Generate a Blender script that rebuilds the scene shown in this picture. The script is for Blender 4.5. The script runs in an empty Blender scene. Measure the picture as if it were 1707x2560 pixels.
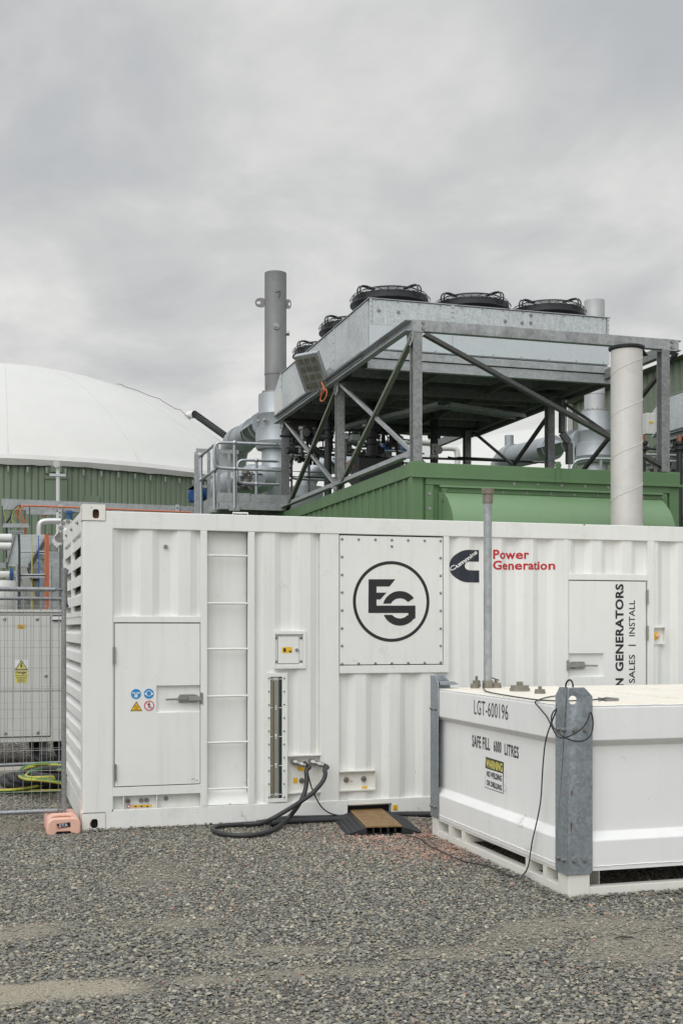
import bpy, bmesh, math, random
import numpy as np
from mathutils import Vector, Matrix
random.seed(7)
PI = math.pi
SC = bpy.context.scene
COL = SC.collection
# ------------------------------------------------------------------ camera, world, sun
FPX, HOR, EYE = 3000.0, 1572.0, 1.61          # focal length and horizon measured from the photograph (1707 x 2560)
TH = math.radians(16.58); S_, C_ = math.sin(TH), math.cos(TH)
cam = bpy.data.cameras.new('camera'); camo = bpy.data.objects.new('camera', cam); COL.objects.link(camo)
cam.sensor_fit = 'HORIZONTAL'; cam.sensor_width = 36; cam.lens = FPX / 1707 * 36
cam.shift_y = (HOR - 1280) / 1707
cam.clip_start = .1; cam.clip_end = 3000
camo.location = (0, 0, EYE); camo.rotation_euler = (PI / 2, 0, -TH)
SC.camera = camo
SC.view_settings.view_transform = 'Standard'; SC.view_settings.look = 'None'
SC.view_settings.exposure = 0.07; SC.view_settings.gamma = 1.0
SUN_DIR = Vector((-.60, -.72, 1.0)).normalized()            # towards the sun
w = bpy.data.worlds.new('World'); SC.world = w; w.use_nodes = True
nt = w.node_tree; N = nt.nodes; L = nt.links; N.clear()
def wn(t, **k):
    n = N.new(t)
    for a, b in k.items(): setattr(n, a, b)
    return n
out = wn('ShaderNodeOutputWorld'); tc = wn('ShaderNodeTexCoord')
sky = wn('ShaderNodeTexSky', sky_type='NISHITA', sun_disc=False)
sky.sun_elevation = math.asin(SUN_DIR.z); sky.sun_rotation = math.atan2(SUN_DIR.x, SUN_DIR.y)
bgs = wn('ShaderNodeBackground'); bgs.inputs[1].default_value = .06; L.new(sky.outputs[0], bgs.inputs[0])
sep = wn('ShaderNodeSeparateXYZ'); L.new(tc.outputs['Generated'], sep.inputs[0])
def m2(op, a, b, c=None):
    n = wn('ShaderNodeMath', operation=op)
    for i, v in enumerate((a, b, c)):
        if v is None: continue
        if isinstance(v, (int, float)): n.inputs[i].default_value = v
        else: L.new(v, n.inputs[i])
    return n.outputs[0]
zc = m2('MAXIMUM', sep.outputs[2], 0.0)
dz = m2('ADD', zc, .16)
cx = m2('DIVIDE', sep.outputs[0], dz); cy = m2('DIVIDE', sep.outputs[1], dz)
comb = wn('ShaderNodeCombineXYZ'); L.new(cx, comb.inputs[0]); L.new(cy, comb.inputs[1]); comb.inputs[2].default_value = 3.1
mp = wn('ShaderNodeMapping'); L.new(comb.outputs[0], mp.inputs[0]); mp.inputs['Scale'].default_value = (1.5, 1.15, 1)
mp.inputs['Rotation'].default_value = (0, 0, .45)
n1 = wn('ShaderNodeTexNoise'); L.new(mp.outputs[0], n1.inputs['Vector'])
n1.inputs['Scale'].default_value = 1.9; n1.inputs['Detail'].default_value = 8; n1.inputs['Roughness'].default_value = .55; n1.inputs['Distortion'].default_value = .25
n2 = wn('ShaderNodeTexNoise'); L.new(mp.outputs[0], n2.inputs['Vector'])
n2.inputs['Scale'].default_value = .45; n2.inputs['Detail'].default_value = 3
v = m2('ADD', m2('MULTIPLY', n1.outputs[0], .66), m2('SUBTRACT', m2('MULTIPLY', n2.outputs[0], .24), -.07))
v = m2('ADD', v, m2('MULTIPLY', m2('SUBTRACT', .32, zc), .42))     # paler low down
ramp = wn('ShaderNodeValToRGB'); L.new(v, ramp.inputs[0])
e = ramp.color_ramp.elements
e[0].position = .34; e[0].color = (.475, .492, .510, 1)
e[1].position = .66; e[1].color = (.765, .768, .745, 1)
k = ramp.color_ramp.elements.new(.44); k.color = (.528, .540, .550, 1)
k = ramp.color_ramp.elements.new(.52); k.color = (.600, .606, .602, 1)
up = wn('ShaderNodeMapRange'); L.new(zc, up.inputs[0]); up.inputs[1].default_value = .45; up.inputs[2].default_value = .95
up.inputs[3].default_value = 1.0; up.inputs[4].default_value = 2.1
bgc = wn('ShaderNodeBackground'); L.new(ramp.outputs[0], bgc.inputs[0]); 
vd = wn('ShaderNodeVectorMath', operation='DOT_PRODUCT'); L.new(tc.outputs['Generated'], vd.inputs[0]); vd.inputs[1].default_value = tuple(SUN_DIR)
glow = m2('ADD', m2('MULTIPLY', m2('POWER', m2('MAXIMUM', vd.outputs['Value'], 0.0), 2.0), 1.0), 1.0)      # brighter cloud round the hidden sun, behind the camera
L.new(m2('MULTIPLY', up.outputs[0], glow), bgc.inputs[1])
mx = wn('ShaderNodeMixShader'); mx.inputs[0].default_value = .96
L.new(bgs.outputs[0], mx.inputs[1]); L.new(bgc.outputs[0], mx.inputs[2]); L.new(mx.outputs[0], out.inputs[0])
sun = bpy.data.lights.new('sun', 'SUN'); sun.energy = .95; sun.angle = math.radians(48); sun.color = (1, .98, .95)
suno = bpy.data.objects.new('sun', sun); COL.objects.link(suno)
suno.rotation_euler = SUN_DIR.to_track_quat('Z', 'Y').to_euler()

# ------------------------------------------------------------------ measuring helpers: photo pixel -> real place on a real plane
def xat(px, Y):
    t = (px - 853.5) / FPX
    return Y * (S_ + t * C_) / (C_ - t * S_)
def yat(px, X):
    t = (px - 853.5) / FPX
    return X * (C_ - t * S_) / (S_ + t * C_)
def zat(py, X, Y): return EYE - (py - HOR) * (X * S_ + Y * C_) / FPX
def W(px, py, Y): x = xat(px, Y); return Vector((x, Y, zat(py, x, Y)))
def WX(px, py, X): y = yat(px, X); return Vector((X, y, zat(py, X, y)))
def G(px, py, z=0.0):
    d = FPX * (EYE - z) / (py - HOR); r = (px - 853.5) / FPX * d
    return Vector((d * S_ + r * C_, d * C_ - r * S_, z))

# ------------------------------------------------------------------ materials
MATS = {}
def nodes(name):
    m = bpy.data.materials.new(name); m.use_nodes = True; MATS[name] = m
    t = m.node_tree; b = t.nodes['Principled BSDF']
    return m, t, b
def add(t, typ, ins=None, **k):
    n = t.nodes.new(typ)
    for a, b in k.items(): setattr(n, a, b)
    for a, b in (ins or {}).items():
        if hasattr(b, 'is_linked') or isinstance(b, bpy.types.NodeSocket): t.links.new(b, n.inputs[a])
        else: n.inputs[a].default_value = b
    return n
def mixc(t, fac, a, b):
    n = t.nodes.new('ShaderNodeMix'); n.data_type = 'RGBA'
    for i, v in ((0, fac), (6, a), (7, b)):
        if isinstance(v, bpy.types.NodeSocket): t.links.new(v, n.inputs[i])
        elif isinstance(v, (int, float)): n.inputs[i].default_value = v
        else: n.inputs[i].default_value = (*v, 1)
    return n.outputs[2]
def rng(t, v, a, b, c=0., d=1.):
    n = add(t, 'ShaderNodeMapRange', {0: v, 1: a, 2: b, 3: c, 4: d}); return n.outputs[0]
def noise(t, co, scale, detail=3, rough=.5, sc=None, dist=0):
    if sc: co = add(t, 'ShaderNodeMapping', {0: co, 'Scale': sc}).outputs[0]
    return add(t, 'ShaderNodeTexNoise', {'Vector': co, 'Scale': scale, 'Detail': detail, 'Roughness': rough, 'Distortion': dist}).outputs[0]
def bump(t, b, h, s, d=.01):
    n = add(t, 'ShaderNodeBump', {'Height': h, 'Strength': s, 'Distance': d}); t.links.new(n.outputs[0], b.inputs['Normal'])
def mul(t, a, b):
    return add(t, 'ShaderNodeMath', {0: a, 1: b}, operation='MULTIPLY').outputs[0]
def paint(name, col, rough=.42, var=.06, dirt=.35, dirtcol=(.30, .26, .19), rust=0.0, wav=.10, specks=.5, streak=.5):
    m, t, b = nodes(name); co = add(t, 'ShaderNodeTexCoord').outputs['Object']
    big = noise(t, co, .9, 4, .6)
    c = mixc(t, rng(t, big, .3, .7), tuple(x * (1 - var) for x in col), tuple(min(1, x * (1 + var * .4)) for x in col))
    st = noise(t, co, 3, 4, .6, (4.5, 4.5, .28))
    c = mixc(t, mul(t, rng(t, st, .52, .78), .16 * streak), c, dirtcol)
    gr = noise(t, co, 2.2, 8, .72)
    c = mixc(t, mul(t, rng(t, gr, .56, .8), .30 * dirt), c, dirtcol)
    sp = noise(t, co, 42, 2, .5)
    c = mixc(t, mul(t, rng(t, sp, .74, .78), .55 * specks), c, (.07, .06, .05))
    if rust > 0:
        r = noise(t, co, 6.5, 6, .7); r2 = noise(t, co, 1.3, 2, .5)
        msk = mul(t, rng(t, r, .60, .66), rng(t, r2, .52, .62))
        c = mixc(t, mul(t, msk, rust), c, (.20, .075, .03))
    t.links.new(c, b.inputs['Base Color'])
    t.links.new(rng(t, gr, .3, .8, rough - .05, rough + .2), b.inputs['Roughness'])
    if wav: bump(t, b, noise(t, co, 2.6, 3, .5), wav, .02)
    return m
def metal(name, col, rough=.45, met=.55, var=.25, spangle=1.0, scr=0.0, stain=.3, staincol=(.10, .09, .08), sps=28):
    m, t, b = nodes(name); co = add(t, 'ShaderNodeTexCoord').outputs['Object']
    vo = add(t, 'ShaderNodeTexVoronoi', {'Vector': co, 'Scale': sps}); sx = add(t, 'ShaderNodeSeparateColor', {0: vo.outputs['Color']})
    fac = mul(t, sx.outputs[0], spangle)
    c = mixc(t, fac, tuple(x * (1 - var * .5) for x in col), tuple(min(1, x * (1 + var * .5)) for x in col))
    big = noise(t, co, 1.7, 5, .65)
    c = mixc(t, mul(t, rng(t, big, .48, .75), stain), c, staincol)
    st = noise(t, co, 4, 4, .6, (3.5, 3.5, .35))
    c = mixc(t, mul(t, rng(t, st, .5, .8), stain * .5), c, tuple(min(1, x * 1.35) for x in col))
    if scr:
        s1 = noise(t, co, 9, 2, .5, (9, 9, .6), 1.5)
        c = mixc(t, mul(t, rng(t, s1, .55, .62), scr), c, tuple(min(1, x * 1.5) for x in col))
    t.links.new(c, b.inputs['Base Color']); b.inputs['Metallic'].default_value = met
    t.links.new(rng(t, big, .3, .7, rough - .06, rough + .14), b.inputs['Roughness'])
    bump(t, b, noise(t, co, 14, 4, .6), .12, .004)
    return m
def plain(name, col, rough=.6, met=0., var=.15, sc=20, bmp=.1):
    m, t, b = nodes(name); co = add(t, 'ShaderNodeTexCoord').outputs['Object']
    nn = noise(t, co, sc, 4, .6)
    c = mixc(t, rng(t, nn, .3, .7), tuple(x * (1 - var) for x in col), tuple(min(1, x * (1 + var)) for x in col))
    t.links.new(c, b.inputs['Base Color']); b.inputs['Roughness'].default_value = rough; b.inputs['Metallic'].default_value = met
    if bmp: bump(t, b, nn, bmp, .003)
    return m
WHITE = paint('container_white_paint', (.80, .803, .770), rust=.12, wav=.06, dirt=.5, streak=.9)
WHITE_R = paint('container_white_paint_chipped', (.79, .78, .72), rust=.9, dirt=.8, wav=.05)
RAILW = paint('container_rail_white', (.80, .803, .770), rust=.45, dirt=.9, wav=.12, streak=.9)
TANKW = paint('tank_white_paint', (.83, .83, .815), dirt=.45, rust=.35, wav=.18, streak=.6, specks=.9)
TANKTOP = paint('tank_top_paint', (.80, .75, .65), dirt=2.6, dirtcol=(.48, .31, .15), rust=.5)
SKIDW = paint('tank_skid_paint', (.77, .76, .70), dirt=1.0, rust=.9)
GALV = metal('galvanised_steel', (.39, .41, .415), .46, .5, .25)
GALVD = metal('weathered_shaded_galvanised', (.14, .142, .142), .55, .45, .3, stain=.55)  # weathered steel, with the shade on the frame's dark sides put into the colour
GALVS = metal('galvanised_sheet', (.52, .55, .555), .42, .5, .30, scr=.40, stain=.45, staincol=(.27, .29, .29), sps=45)
GALVP = metal('galvanised_panel_plain', (.56, .60, .615), .42, .45, .08, stain=.12, staincol=(.4, .43, .45), sps=60)
BRKT = metal('galvanised_bracket', (.30, .335, .36), .42, .55, .35, scr=.15, stain=.5, staincol=(.16, .18, .2), sps=55)
CLAD = metal('aluminium_cladding', (.37, .395, .41), .48, .6, .06, stain=.25, staincol=(.36, .39, .42), sps=6)
STACK = metal('dull_steel_stack', (.225, .228, .225), .55, .35, .10, stain=.45, staincol=(.17, .17, .165), sps=60)
SPIRAL = metal('pale_spiral_steel', (.60, .58, .545), .5, .25, .06, stain=.30, staincol=(.40, .37, .33), sps=8)
SS = metal('stainless_hardware', (.33, .33, .315), .32, .8, .15, stain=.3, sps=90)
BOLTM = metal('bolt_steel', (.30, .30, .29), .4, .7, .2, sps=80)
GALVM = metal('stained_galvanised_steel', (.255, .26, .26), .5, .5, .35, stain=.6, staincol=(.12, .12, .12))
DARKB = metal('shaded_dark_steel_bar', (.085, .083, .083), .5, .5, .3, stain=.4)  # brace steel darkened: shade of its inner side is in the colour
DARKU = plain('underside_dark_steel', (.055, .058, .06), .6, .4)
GREEN = paint('green_enclosure_paint', (.108, .200, .088), .42, .10, .5, (.05, .05, .035), wav=.06, specks=.8, streak=.8)
GREENH = paint('green_hood_lit', (.160, .265, .138), .45, .08, .4, (.07, .08, .05), wav=.03, specks=.3)  # enclosure green made lighter: sky light on the hood put into the colour
GREENT = paint('faded_green_cladding', (.185, .235, .165), .5, .10, .3, (.09, .10, .07), wav=.04, streak=.6, specks=.3)
GREENS = paint('shed_green_cladding', (.15, .185, .13), .5, .08, .3, (.12, .13, .10), wav=.04)
MEMB = paint('pale_membrane', (.60, .595, .565), .55, .04, .25, (.55, .53, .46), wav=.12, specks=.15, streak=.5)
SKIRT = paint('membrane_skirt', (.60, .59, .565), .5, .08, .4, (.45, .43, .38), wav=.5, specks=.1)
BLACK = plain('black_plastic', (.022, .023, .026), .42)
RUBBER = plain('black_rubber', (.028, .029, .031), .55, sc=60)
DARKGAP = plain('dark_interior', (.012, .012, .012), .8)
DECAL = plain('black_vinyl', (.016, .016, .018), .4, var=.05, bmp=0)
NAVY = plain('dark_navy_vinyl', (.016, .022, .034), .3, var=.1, bmp=0)
RED = plain('red_vinyl', (.50, .018, .028), .4, var=.05, bmp=0)
WVIN = plain('white_vinyl', (.80, .80, .79), .4, var=.02, bmp=0)
YEL = plain('yellow_label', (.80, .48, .02), .45, var=.05, bmp=0)
YEL2 = plain('pale_yellow_label', (.72, .64, .16), .45, var=.05, bmp=0)
BLUEV = plain('blue_vinyl', (.01, .25, .55), .4, var=.05, bmp=0)
REDV = plain('sign_red', (.60, .02, .04), .4, var=.05, bmp=0)
ORANGE = plain('orange_cable', (.55, .15, .06), .45, var=.1)
YG_Y = plain('yellow_cable', (.50, .45, .06), .45); YG_G = plain('green_cable', (.06, .21, .06), .45)
BLUEC = plain('blue_cable', (.03, .12, .42), .45)
BLUEM = plain('blue_machine_paint', (.02, .085, .24), .4)
PINK = plain('faded_orange_plastic', (.74, .44, .345), .5, var=.10, sc=6, bmp=.06)
CABG = paint('cabinet_grey_paint', (.62, .62, .59), .45, .04, .3, (.35, .33, .28), wav=.03)
CONC = plain('concrete', (.38, .36, .31), .85, sc=30, bmp=.4)
TAN = plain('tan_ramp_lid', (.25, .155, .07), .6, var=.25, sc=14, bmp=.3)
GLASSY = plain('gauge_glass_grey', (.26, .27, .23), .15, var=.12, sc=3, bmp=0)
OLIVE = plain('gauge_olive_fuel', (.22, .205, .14), .2, var=.1, bmp=0)
WPIPE = paint('pale_pipe', (.66, .66, .63), .38, .04, .2, wav=.0, specks=.2)
PIPESS = metal('silver_pipe', (.55, .55, .53), .35, .7, .08, stain=.2, sps=10)
GREYB = paint('grey_machine_paint', (.40, .40, .38), .5, .06, .4, wav=.0)

# ------------------------------------------------------------------ mesh building
def vbasis(d, up=(0, 0, 1)):
    d = Vector(d).normalized(); up = Vector(up)
    if abs(d.dot(up)) > .995: up = Vector((0, 1, 0)) if abs(d.y) < .9 else Vector((1, 0, 0))
    s = d.cross(up).normalized(); u = s.cross(d).normalized()
    return d, s, u
class MB:
    def __init__(self): self.v = []; self.f = []; self.mi = []
    def add(self, vs, fs, mi=0):
        n = len(self.v); self.v += [Vector(p) for p in vs]; self.f += [tuple(i + n for i in f) for f in fs]; self.mi += [mi] * len(fs)
        return self
    def box(self, x0, x1, y0, y1, z0, z1, mi=0):
        if x0 > x1: x0, x1 = x1, x0
        if y0 > y1: y0, y1 = y1, y0
        if z0 > z1: z0, z1 = z1, z0
        vs = [(x, y, z) for z in (z0, z1) for x, y in ((x0, y0), (x1, y0), (x1, y1), (x0, y1))]
        return self.add(vs, [(3, 2, 1, 0), (4, 5, 6, 7), (0, 1, 5, 4), (1, 2, 6, 5), (2, 3, 7, 6), (3, 0, 4, 7)], mi)
    def prof(self, p0, p1, pts, up=(0, 0, 1), mi=0, cap=True):
        """sweep a closed 2D profile (side, up) from p0 to p1"""
        p0 = Vector(p0); p1 = Vector(p1); d, s, u = vbasis(p1 - p0, up); n = len(pts)
        vs = [p0 + s * a + u * b for a, b in pts] + [p1 + s * a + u * b for a, b in pts]
        fs = [(i, (i + 1) % n, n + (i + 1) % n, n + i) for i in range(n)]
        if cap: fs += [tuple(range(n))[::-1], tuple(range(n, 2 * n))]
        return self.add(vs, fs, mi)
    def bar(self, p0, p1, w, h, up=(0, 0, 1), mi=0):
        return self.prof(p0, p1, [(-w / 2, -h / 2), (w / 2, -h / 2), (w / 2, h / 2), (-w / 2, h / 2)], up, mi)
    def chan(self, p0, p1, w, h, t=.012, up=(0, 0, 1), side=1, mi=0):
        """C channel: web at side*0, flanges reaching w"""
        s = side
        pts = [(0, -h / 2), (s * w, -h / 2), (s * w, -h / 2 + t), (s * t, -h / 2 + t), (s * t, h / 2 - t), (s * w, h / 2 - t), (s * w, h / 2), (0, h / 2)]
        if s < 0: pts = pts[::-1]
        return self.prof(p0, p1, pts, up, mi)
    def ang(self, p0, p1, a, b, t=.01, up=(0, 0, 1), s=1, v=1, mi=0):
        pts = [(0, 0), (s * a, 0), (s * a, v * t), (s * t, v * t), (s * t, v * b), (0, v * b)]
        if s * v < 0: pts = pts[::-1]
        return self.prof(p0, p1, pts, up, mi)
    def ibeam(self, p0, p1, w, h, t=.012, up=(0, 0, 1), mi=0):
        a, b = w / 2, h / 2; q = t / 2
        pts = [(-a, -b), (a, -b), (a, -b + t), (q, -b + t), (q, b - t), (a, b - t), (a, b), (-a, b), (-a, b - t), (-q, b - t), (-q, -b + t), (-a, -b + t)]
        return self.prof(p0, p1, pts, up, mi)
    def cyl(self, p0, p1, r, n=16, r2=None, mi=0, cap=True):
        r2 = r if r2 is None else r2
        p0 = Vector(p0); p1 = Vector(p1); d, s, u = vbasis(p1 - p0)
        vs = []
        for p, q in ((p0, r), (p1, r2)):
            vs += [p + (s * math.cos(2 * PI * i / n) + u * math.sin(2 * PI * i / n)) * q for i in range(n)]
        fs = [(i, (i + 1) % n, n + (i + 1) % n, n + i) for i in range(n)]
        if cap: fs += [tuple(range(n))[::-1], tuple(range(n, 2 * n))]
        return self.add(vs, fs, mi)
    def lathe(self, c, pts, n=32, axis=(0, 0, 1), mi=0):
        """pts: (radius, height) along axis from c"""
        c = Vector(c); d, s, u = vbasis(axis); vs = []; fs = []
        for r, h in pts:
            vs += [c + d * h + (s * math.cos(2 * PI * i / n) + u * math.sin(2 * PI * i / n)) * r for i in range(n)]
        for k in range(len(pts) - 1):
            fs += [(k * n + i, k * n + (i + 1) % n, (k + 1) * n + (i + 1) % n, (k + 1) * n + i) for i in range(n)]
        return self.add(vs, fs, mi)
    def tube(self, pts, r, n=8, mi=0, closed=False, sm=0, stripe=None):
        P = [Vector(p) for p in pts]
        for _ in range(sm):
            Q = []
            m = len(P)
            if closed:
                for i in range(m): a, b = P[i], P[(i + 1) % m]; Q += [a * .75 + b * .25, a * .25 + b * .75]
            else:
                Q = [P[0]]
                for i in range(m - 1): a, b = P[i], P[i + 1]; Q += [a * .75 + b * .25, a * .25 + b * .75]
                Q.append(P[-1])
            P = Q
        m = len(P); vs = []; fs = []; mis = []; prev = None
        for i in range(m):
            if closed: t = P[(i + 1) % m] - P[i - 1]
            else: t = P[min(i + 1, m - 1)] - P[max(i - 1, 0)]
            t = t.normalized() if t.length > 1e-9 else Vector((0, 0, 1))
            if prev is None: _, s, u = vbasis(t)
            else:
                s = prev - t * prev.dot(t); s = s.normalized() if s.length > 1e-6 else vbasis(t)[1]; u = t.cross(s)
            prev = s
            vs += [P[i] + (s * math.cos(2 * PI * k / n) + u * math.sin(2 * PI * k / n)) * r for k in range(n)]
        nn = len(self.v)
        for i in range(m if closed else m - 1):
            j = (i + 1) % m
            for k in range(n):
                fs.append((i * n + k, i * n + (k + 1) % n, j * n + (k + 1) % n, j * n + k)); mis.append(mi if stripe is None or k % 4 < 2 else stripe)
        if not closed: fs += [tuple(range(n))[::-1], tuple(range((m - 1) * n, m * n))]; mis += [mi, mi]
        self.add(vs, fs); self.mi[-len(fs):] = mis
        return self
    def poly(self, pts, thick=None, n=(0, 1, 0), mi=0):
        """flat polygon (3D points), given thickness along n"""
        P = [Vector(p) for p in pts]; m = len(P)
        if not thick: return self.add(P, [tuple(range(m))], mi)
        Q = [p + Vector(n) * thick for p in P]
        return self.add(P + Q, [tuple(range(m)), tuple(range(m, 2 * m))[::-1]] + [(i, m + i, m + (i + 1) % m, (i + 1) % m) for i in range(m)], mi)
    def hplate(self, o, ux, uz, w, h, hw, hh, cx, cz, depth, n=24, power=4, mi=0, mj=None):
        """plate w x h (o = its lower left, ux/uz unit axes) pierced by a superellipse hole (half sizes hw, hh) with walls going in by vector depth"""
        o = Vector(o); ux = Vector(ux); uz = Vector(uz); D = Vector(depth); vs = []; m = 4 * (n // 4); fs = []
        for i in range(m):
            a = 2 * PI * i / m + PI / 4 * 0
            ca, sa = math.cos(a), math.sin(a)
            e = 2 / power
            hx = cx + hw * math.copysign(abs(ca) ** e, ca); hz = cz + hh * math.copysign(abs(sa) ** e, sa)
            # square the circle for the outer rim
            q = max(abs(ca), abs(sa)); sx, sz = ca / q, sa / q
            ox = cx + (sx * (w - cx) if sx > 0 else sx * cx); oz = cz + (sz * (h - cz) if sz > 0 else sz * cz)
            vs.append(o + ux * ox + uz * oz); vs.append(o + ux * hx + uz * hz); vs.append(o + ux * hx + uz * hz + D); vs.append(o + ux * ox + uz * oz + D)
        for i in range(m):
            j = (i + 1) % m
            fs += [(4 * i, 4 * j, 4 * j + 1, 4 * i + 1), (4 * i + 1, 4 * j + 1, 4 * j + 2, 4 * i + 2), (4 * i + 3, 4 * j + 3, 4 * j, 4 * i)]
        self.add(vs, fs, mi)
        return self
    def build(self, name, mat, parent=None, smooth=35, bevel=0, seg=2):
        o3 = Vector((0, 0, 0)); q = parent
        while q is not None: o3 = o3 + Vector(q.location); q = q.parent
        me = bpy.data.meshes.new(name); me.from_pydata([p - o3 for p in self.v], [], self.f)
        mats = mat if isinstance(mat, (list, tuple)) else [mat]
        for m in mats: me.materials.append(m)
        me.polygons.foreach_set('material_index', self.mi)
        bm = bmesh.new(); bm.from_mesh(me); bmesh.ops.recalc_face_normals(bm, faces=bm.faces[:]); bm.to_mesh(me); bm.free()
        if smooth:
            me.polygons.foreach_set('use_smooth', [True] * len(me.polygons)); me.set_sharp_from_angle(angle=math.radians(smooth))
        o = bpy.data.objects.new(name, me); COL.objects.link(o); o.parent = parent
        if bevel:
            b = o.modifiers.new('bevel', 'BEVEL'); b.width = bevel; b.segments = seg; b.limit_method = 'ANGLE'; b.angle_limit = math.radians(40); b.harden_normals = True
        return o
def tag(o, label=None, cat=None, group=None, kind=None):
    if label: o['label'] = label
    if cat: o['category'] = cat
    if group: o['group'] = group
    if kind: o['kind'] = kind
    return o
def thing(name, label, cat, loc=(0, 0, 0), group=None):
    o = bpy.data.objects.new(name, None); COL.objects.link(o); o.location = loc; o.empty_display_size = .2
    return tag(o, label, cat, group)
def dup(o, parent=None, dloc=(0, 0, 0)):
    c = o.copy(); COL.objects.link(c); c.parent = parent
    if parent is None: c.location = Vector(o.location) + Vector(dloc)
    for ch in [x for x in SC.objects if x.parent == o]: dup(ch, c)
    return c

# ---- flat lettering: outlines of the built-in font mapped onto a surface
def text_mesh(body, offset=0.0, spacing=1.0, shear=0.0):
    cu = bpy.data.curves.new('t', 'FONT'); cu.body = body; cu.offset = offset; cu.space_character = spacing; cu.shear = shear; cu.resolution_u = 3
    ob = bpy.data.objects.new('t', cu); COL.objects.link(ob)
    dg = bpy.context.evaluated_depsgraph_get(); me = bpy.data.meshes.new_from_object(ob.evaluated_get(dg))
    bpy.data.objects.remove(ob)
    vs = [(v.co.x, v.co.y) for v in me.vertices]; fs = [tuple(p.vertices) for p in me.polygons]
    xs = [a for a, b in vs]; ys = [b for a, b in vs]; x0, x1, y0, y1 = min(xs), max(xs), min(ys), max(ys)
    vs = [((a - x0) / (x1 - x0), (b - y0) / (y1 - y0)) for a, b in vs]
    bpy.data.meshes.remove(me)
    return vs, fs
def decal_text(body, o, ux, uy, name, mat, parent, offset=0.0, spacing=1.0, shear=0.0):
    """text stretched over the parallelogram o, ux, uy"""
    vs, fs = text_mesh(body, offset, spacing, shear); o = Vector(o); ux = Vector(ux); uy = Vector(uy)
    return MB().add([o + ux * a + uy * b for a, b in vs], fs).build(name, mat, parent, smooth=0)
def drape(verts2, faces, folds, yfun):
    """cut a flat (x, z) mesh at the folds and lay it on y = yfun(x)"""
    bm = bmesh.new(); vv = [bm.verts.new((a, 0, b)) for a, b in verts2]
    for f in faces:
        try: bm.faces.new([vv[i] for i in f])
        except ValueError: pass
    for x in folds:
        bmesh.ops.bisect_plane(bm, geom=bm.verts[:] + bm.edges[:] + bm.faces[:], plane_co=(x, 0, 0), plane_no=(1, 0, 0))
    bm.verts.index_update()
    vs = [Vector((v.co.x, yfun(v.co.x), v.co.z)) for v in bm.verts]; fs = [tuple(v.index for v in f.verts) for f in bm.faces]
    bm.free(); return MB().add(vs, fs)
def hexbolt(p, n, r, h, name='bolt', mat=None, parent=None, washer=True):
    p = Vector(p); n = Vector(n).normalized(); m = MB()
    if washer: m.cyl(p, p + n * h * .25, r * 1.55, 14)
    m.cyl(p + n * h * .2, p + n * h, r, 6)
    return m.build(name, mat or BOLTM, parent, smooth=30)

def bool_cut(o, cutter):
    """cut a real hole into a part"""
    q = cutter.build('cutter', o.data.materials[0], None, smooth=0)
    if o.parent: q.location = (0, 0, 0)
    md = o.modifiers.new('cut', 'BOOLEAN'); md.object = q; md.operation = 'DIFFERENCE'; md.solver = 'EXACT'
    bpy.context.view_layer.update(); dg = bpy.context.evaluated_depsgraph_get()
    me = bpy.data.meshes.new_from_object(o.evaluated_get(dg)); o.modifiers.remove(md); o.data = me; bpy.data.objects.remove(q)
    return o

# ================================================================== GROUND
def ground_mat():
    m, t, b = nodes('gravel_bed'); co = add(t, 'ShaderNodeTexCoord').outputs['Object']
    vo = add(t, 'ShaderNodeTexVoronoi', {'Vector': co, 'Scale': 90}); sc_ = add(t, 'ShaderNodeSeparateColor', {0: vo.outputs['Color']})
    rp = add(t, 'ShaderNodeValToRGB', {0: sc_.outputs[0]}); e = rp.color_ramp.elements
    e[0].position = 0; e[0].color = (.05, .05, .047, 1); e[1].position = 1; e[1].color = (.30, .27, .225, 1)
    for p, c in ((.35, (.09, .088, .08, 1)), (.65, (.14, .13, .11, 1)), (.85, (.19, .17, .14, 1))):
        k = rp.color_ramp.elements.new(p); k.color = c
    fine = noise(t, co, 160, 3, .6); big = noise(t, co, .8, 5, .6)
    sa = add(t, 'ShaderNodeAttribute', attribute_name='sand').outputs['Fac']
    c = mixc(t, mul(t, rng(t, big, .50, .62), .35), rp.outputs[0], (.25, .225, .18))
    c = mixc(t, rng(t, fine, .35, .65, 0, .45), c, (.12, .11, .095))
    c = mixc(t, rng(t, sa, .10, .8, 0, .92), c, mixc(t, rng(t, fine, .3, .7), (.32, .285, .21), (.50, .445, .335)))
    t.links.new(c, b.inputs['Base Color']); b.inputs['Roughness'].default_value = .9
    h = add(t, 'ShaderNodeMath', {0: vo.outputs['Distance'], 1: -1.0}, operation='MULTIPLY').outputs[0]
    bump(t, b, h, .9, .02)
    return m
GB = ground_mat()
def fbm(x, y, seed, sc):
    """cheap value noise"""
    r = np.random.default_rng(seed); T = r.random((64, 64)); v = 0; a = .5
    for o in range(4):
        X = x * sc * 2 ** o; Y = y * sc * 2 ** o; i = np.floor(X).astype(int); j = np.floor(Y).astype(int); fx = X - i; fy = Y - j
        fx = fx * fx * (3 - 2 * fx); fy = fy * fy * (3 - 2 * fy)
        q = lambda a_, b_: T[(a_) % 64, (b_) % 64]
        v = v + a * ((q(i, j) * (1 - fx) + q(i + 1, j) * fx) * (1 - fy) + (q(i, j + 1) * (1 - fx) + q(i + 1, j + 1) * fx) * fy); a /= 2
    return v / .9375
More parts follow.
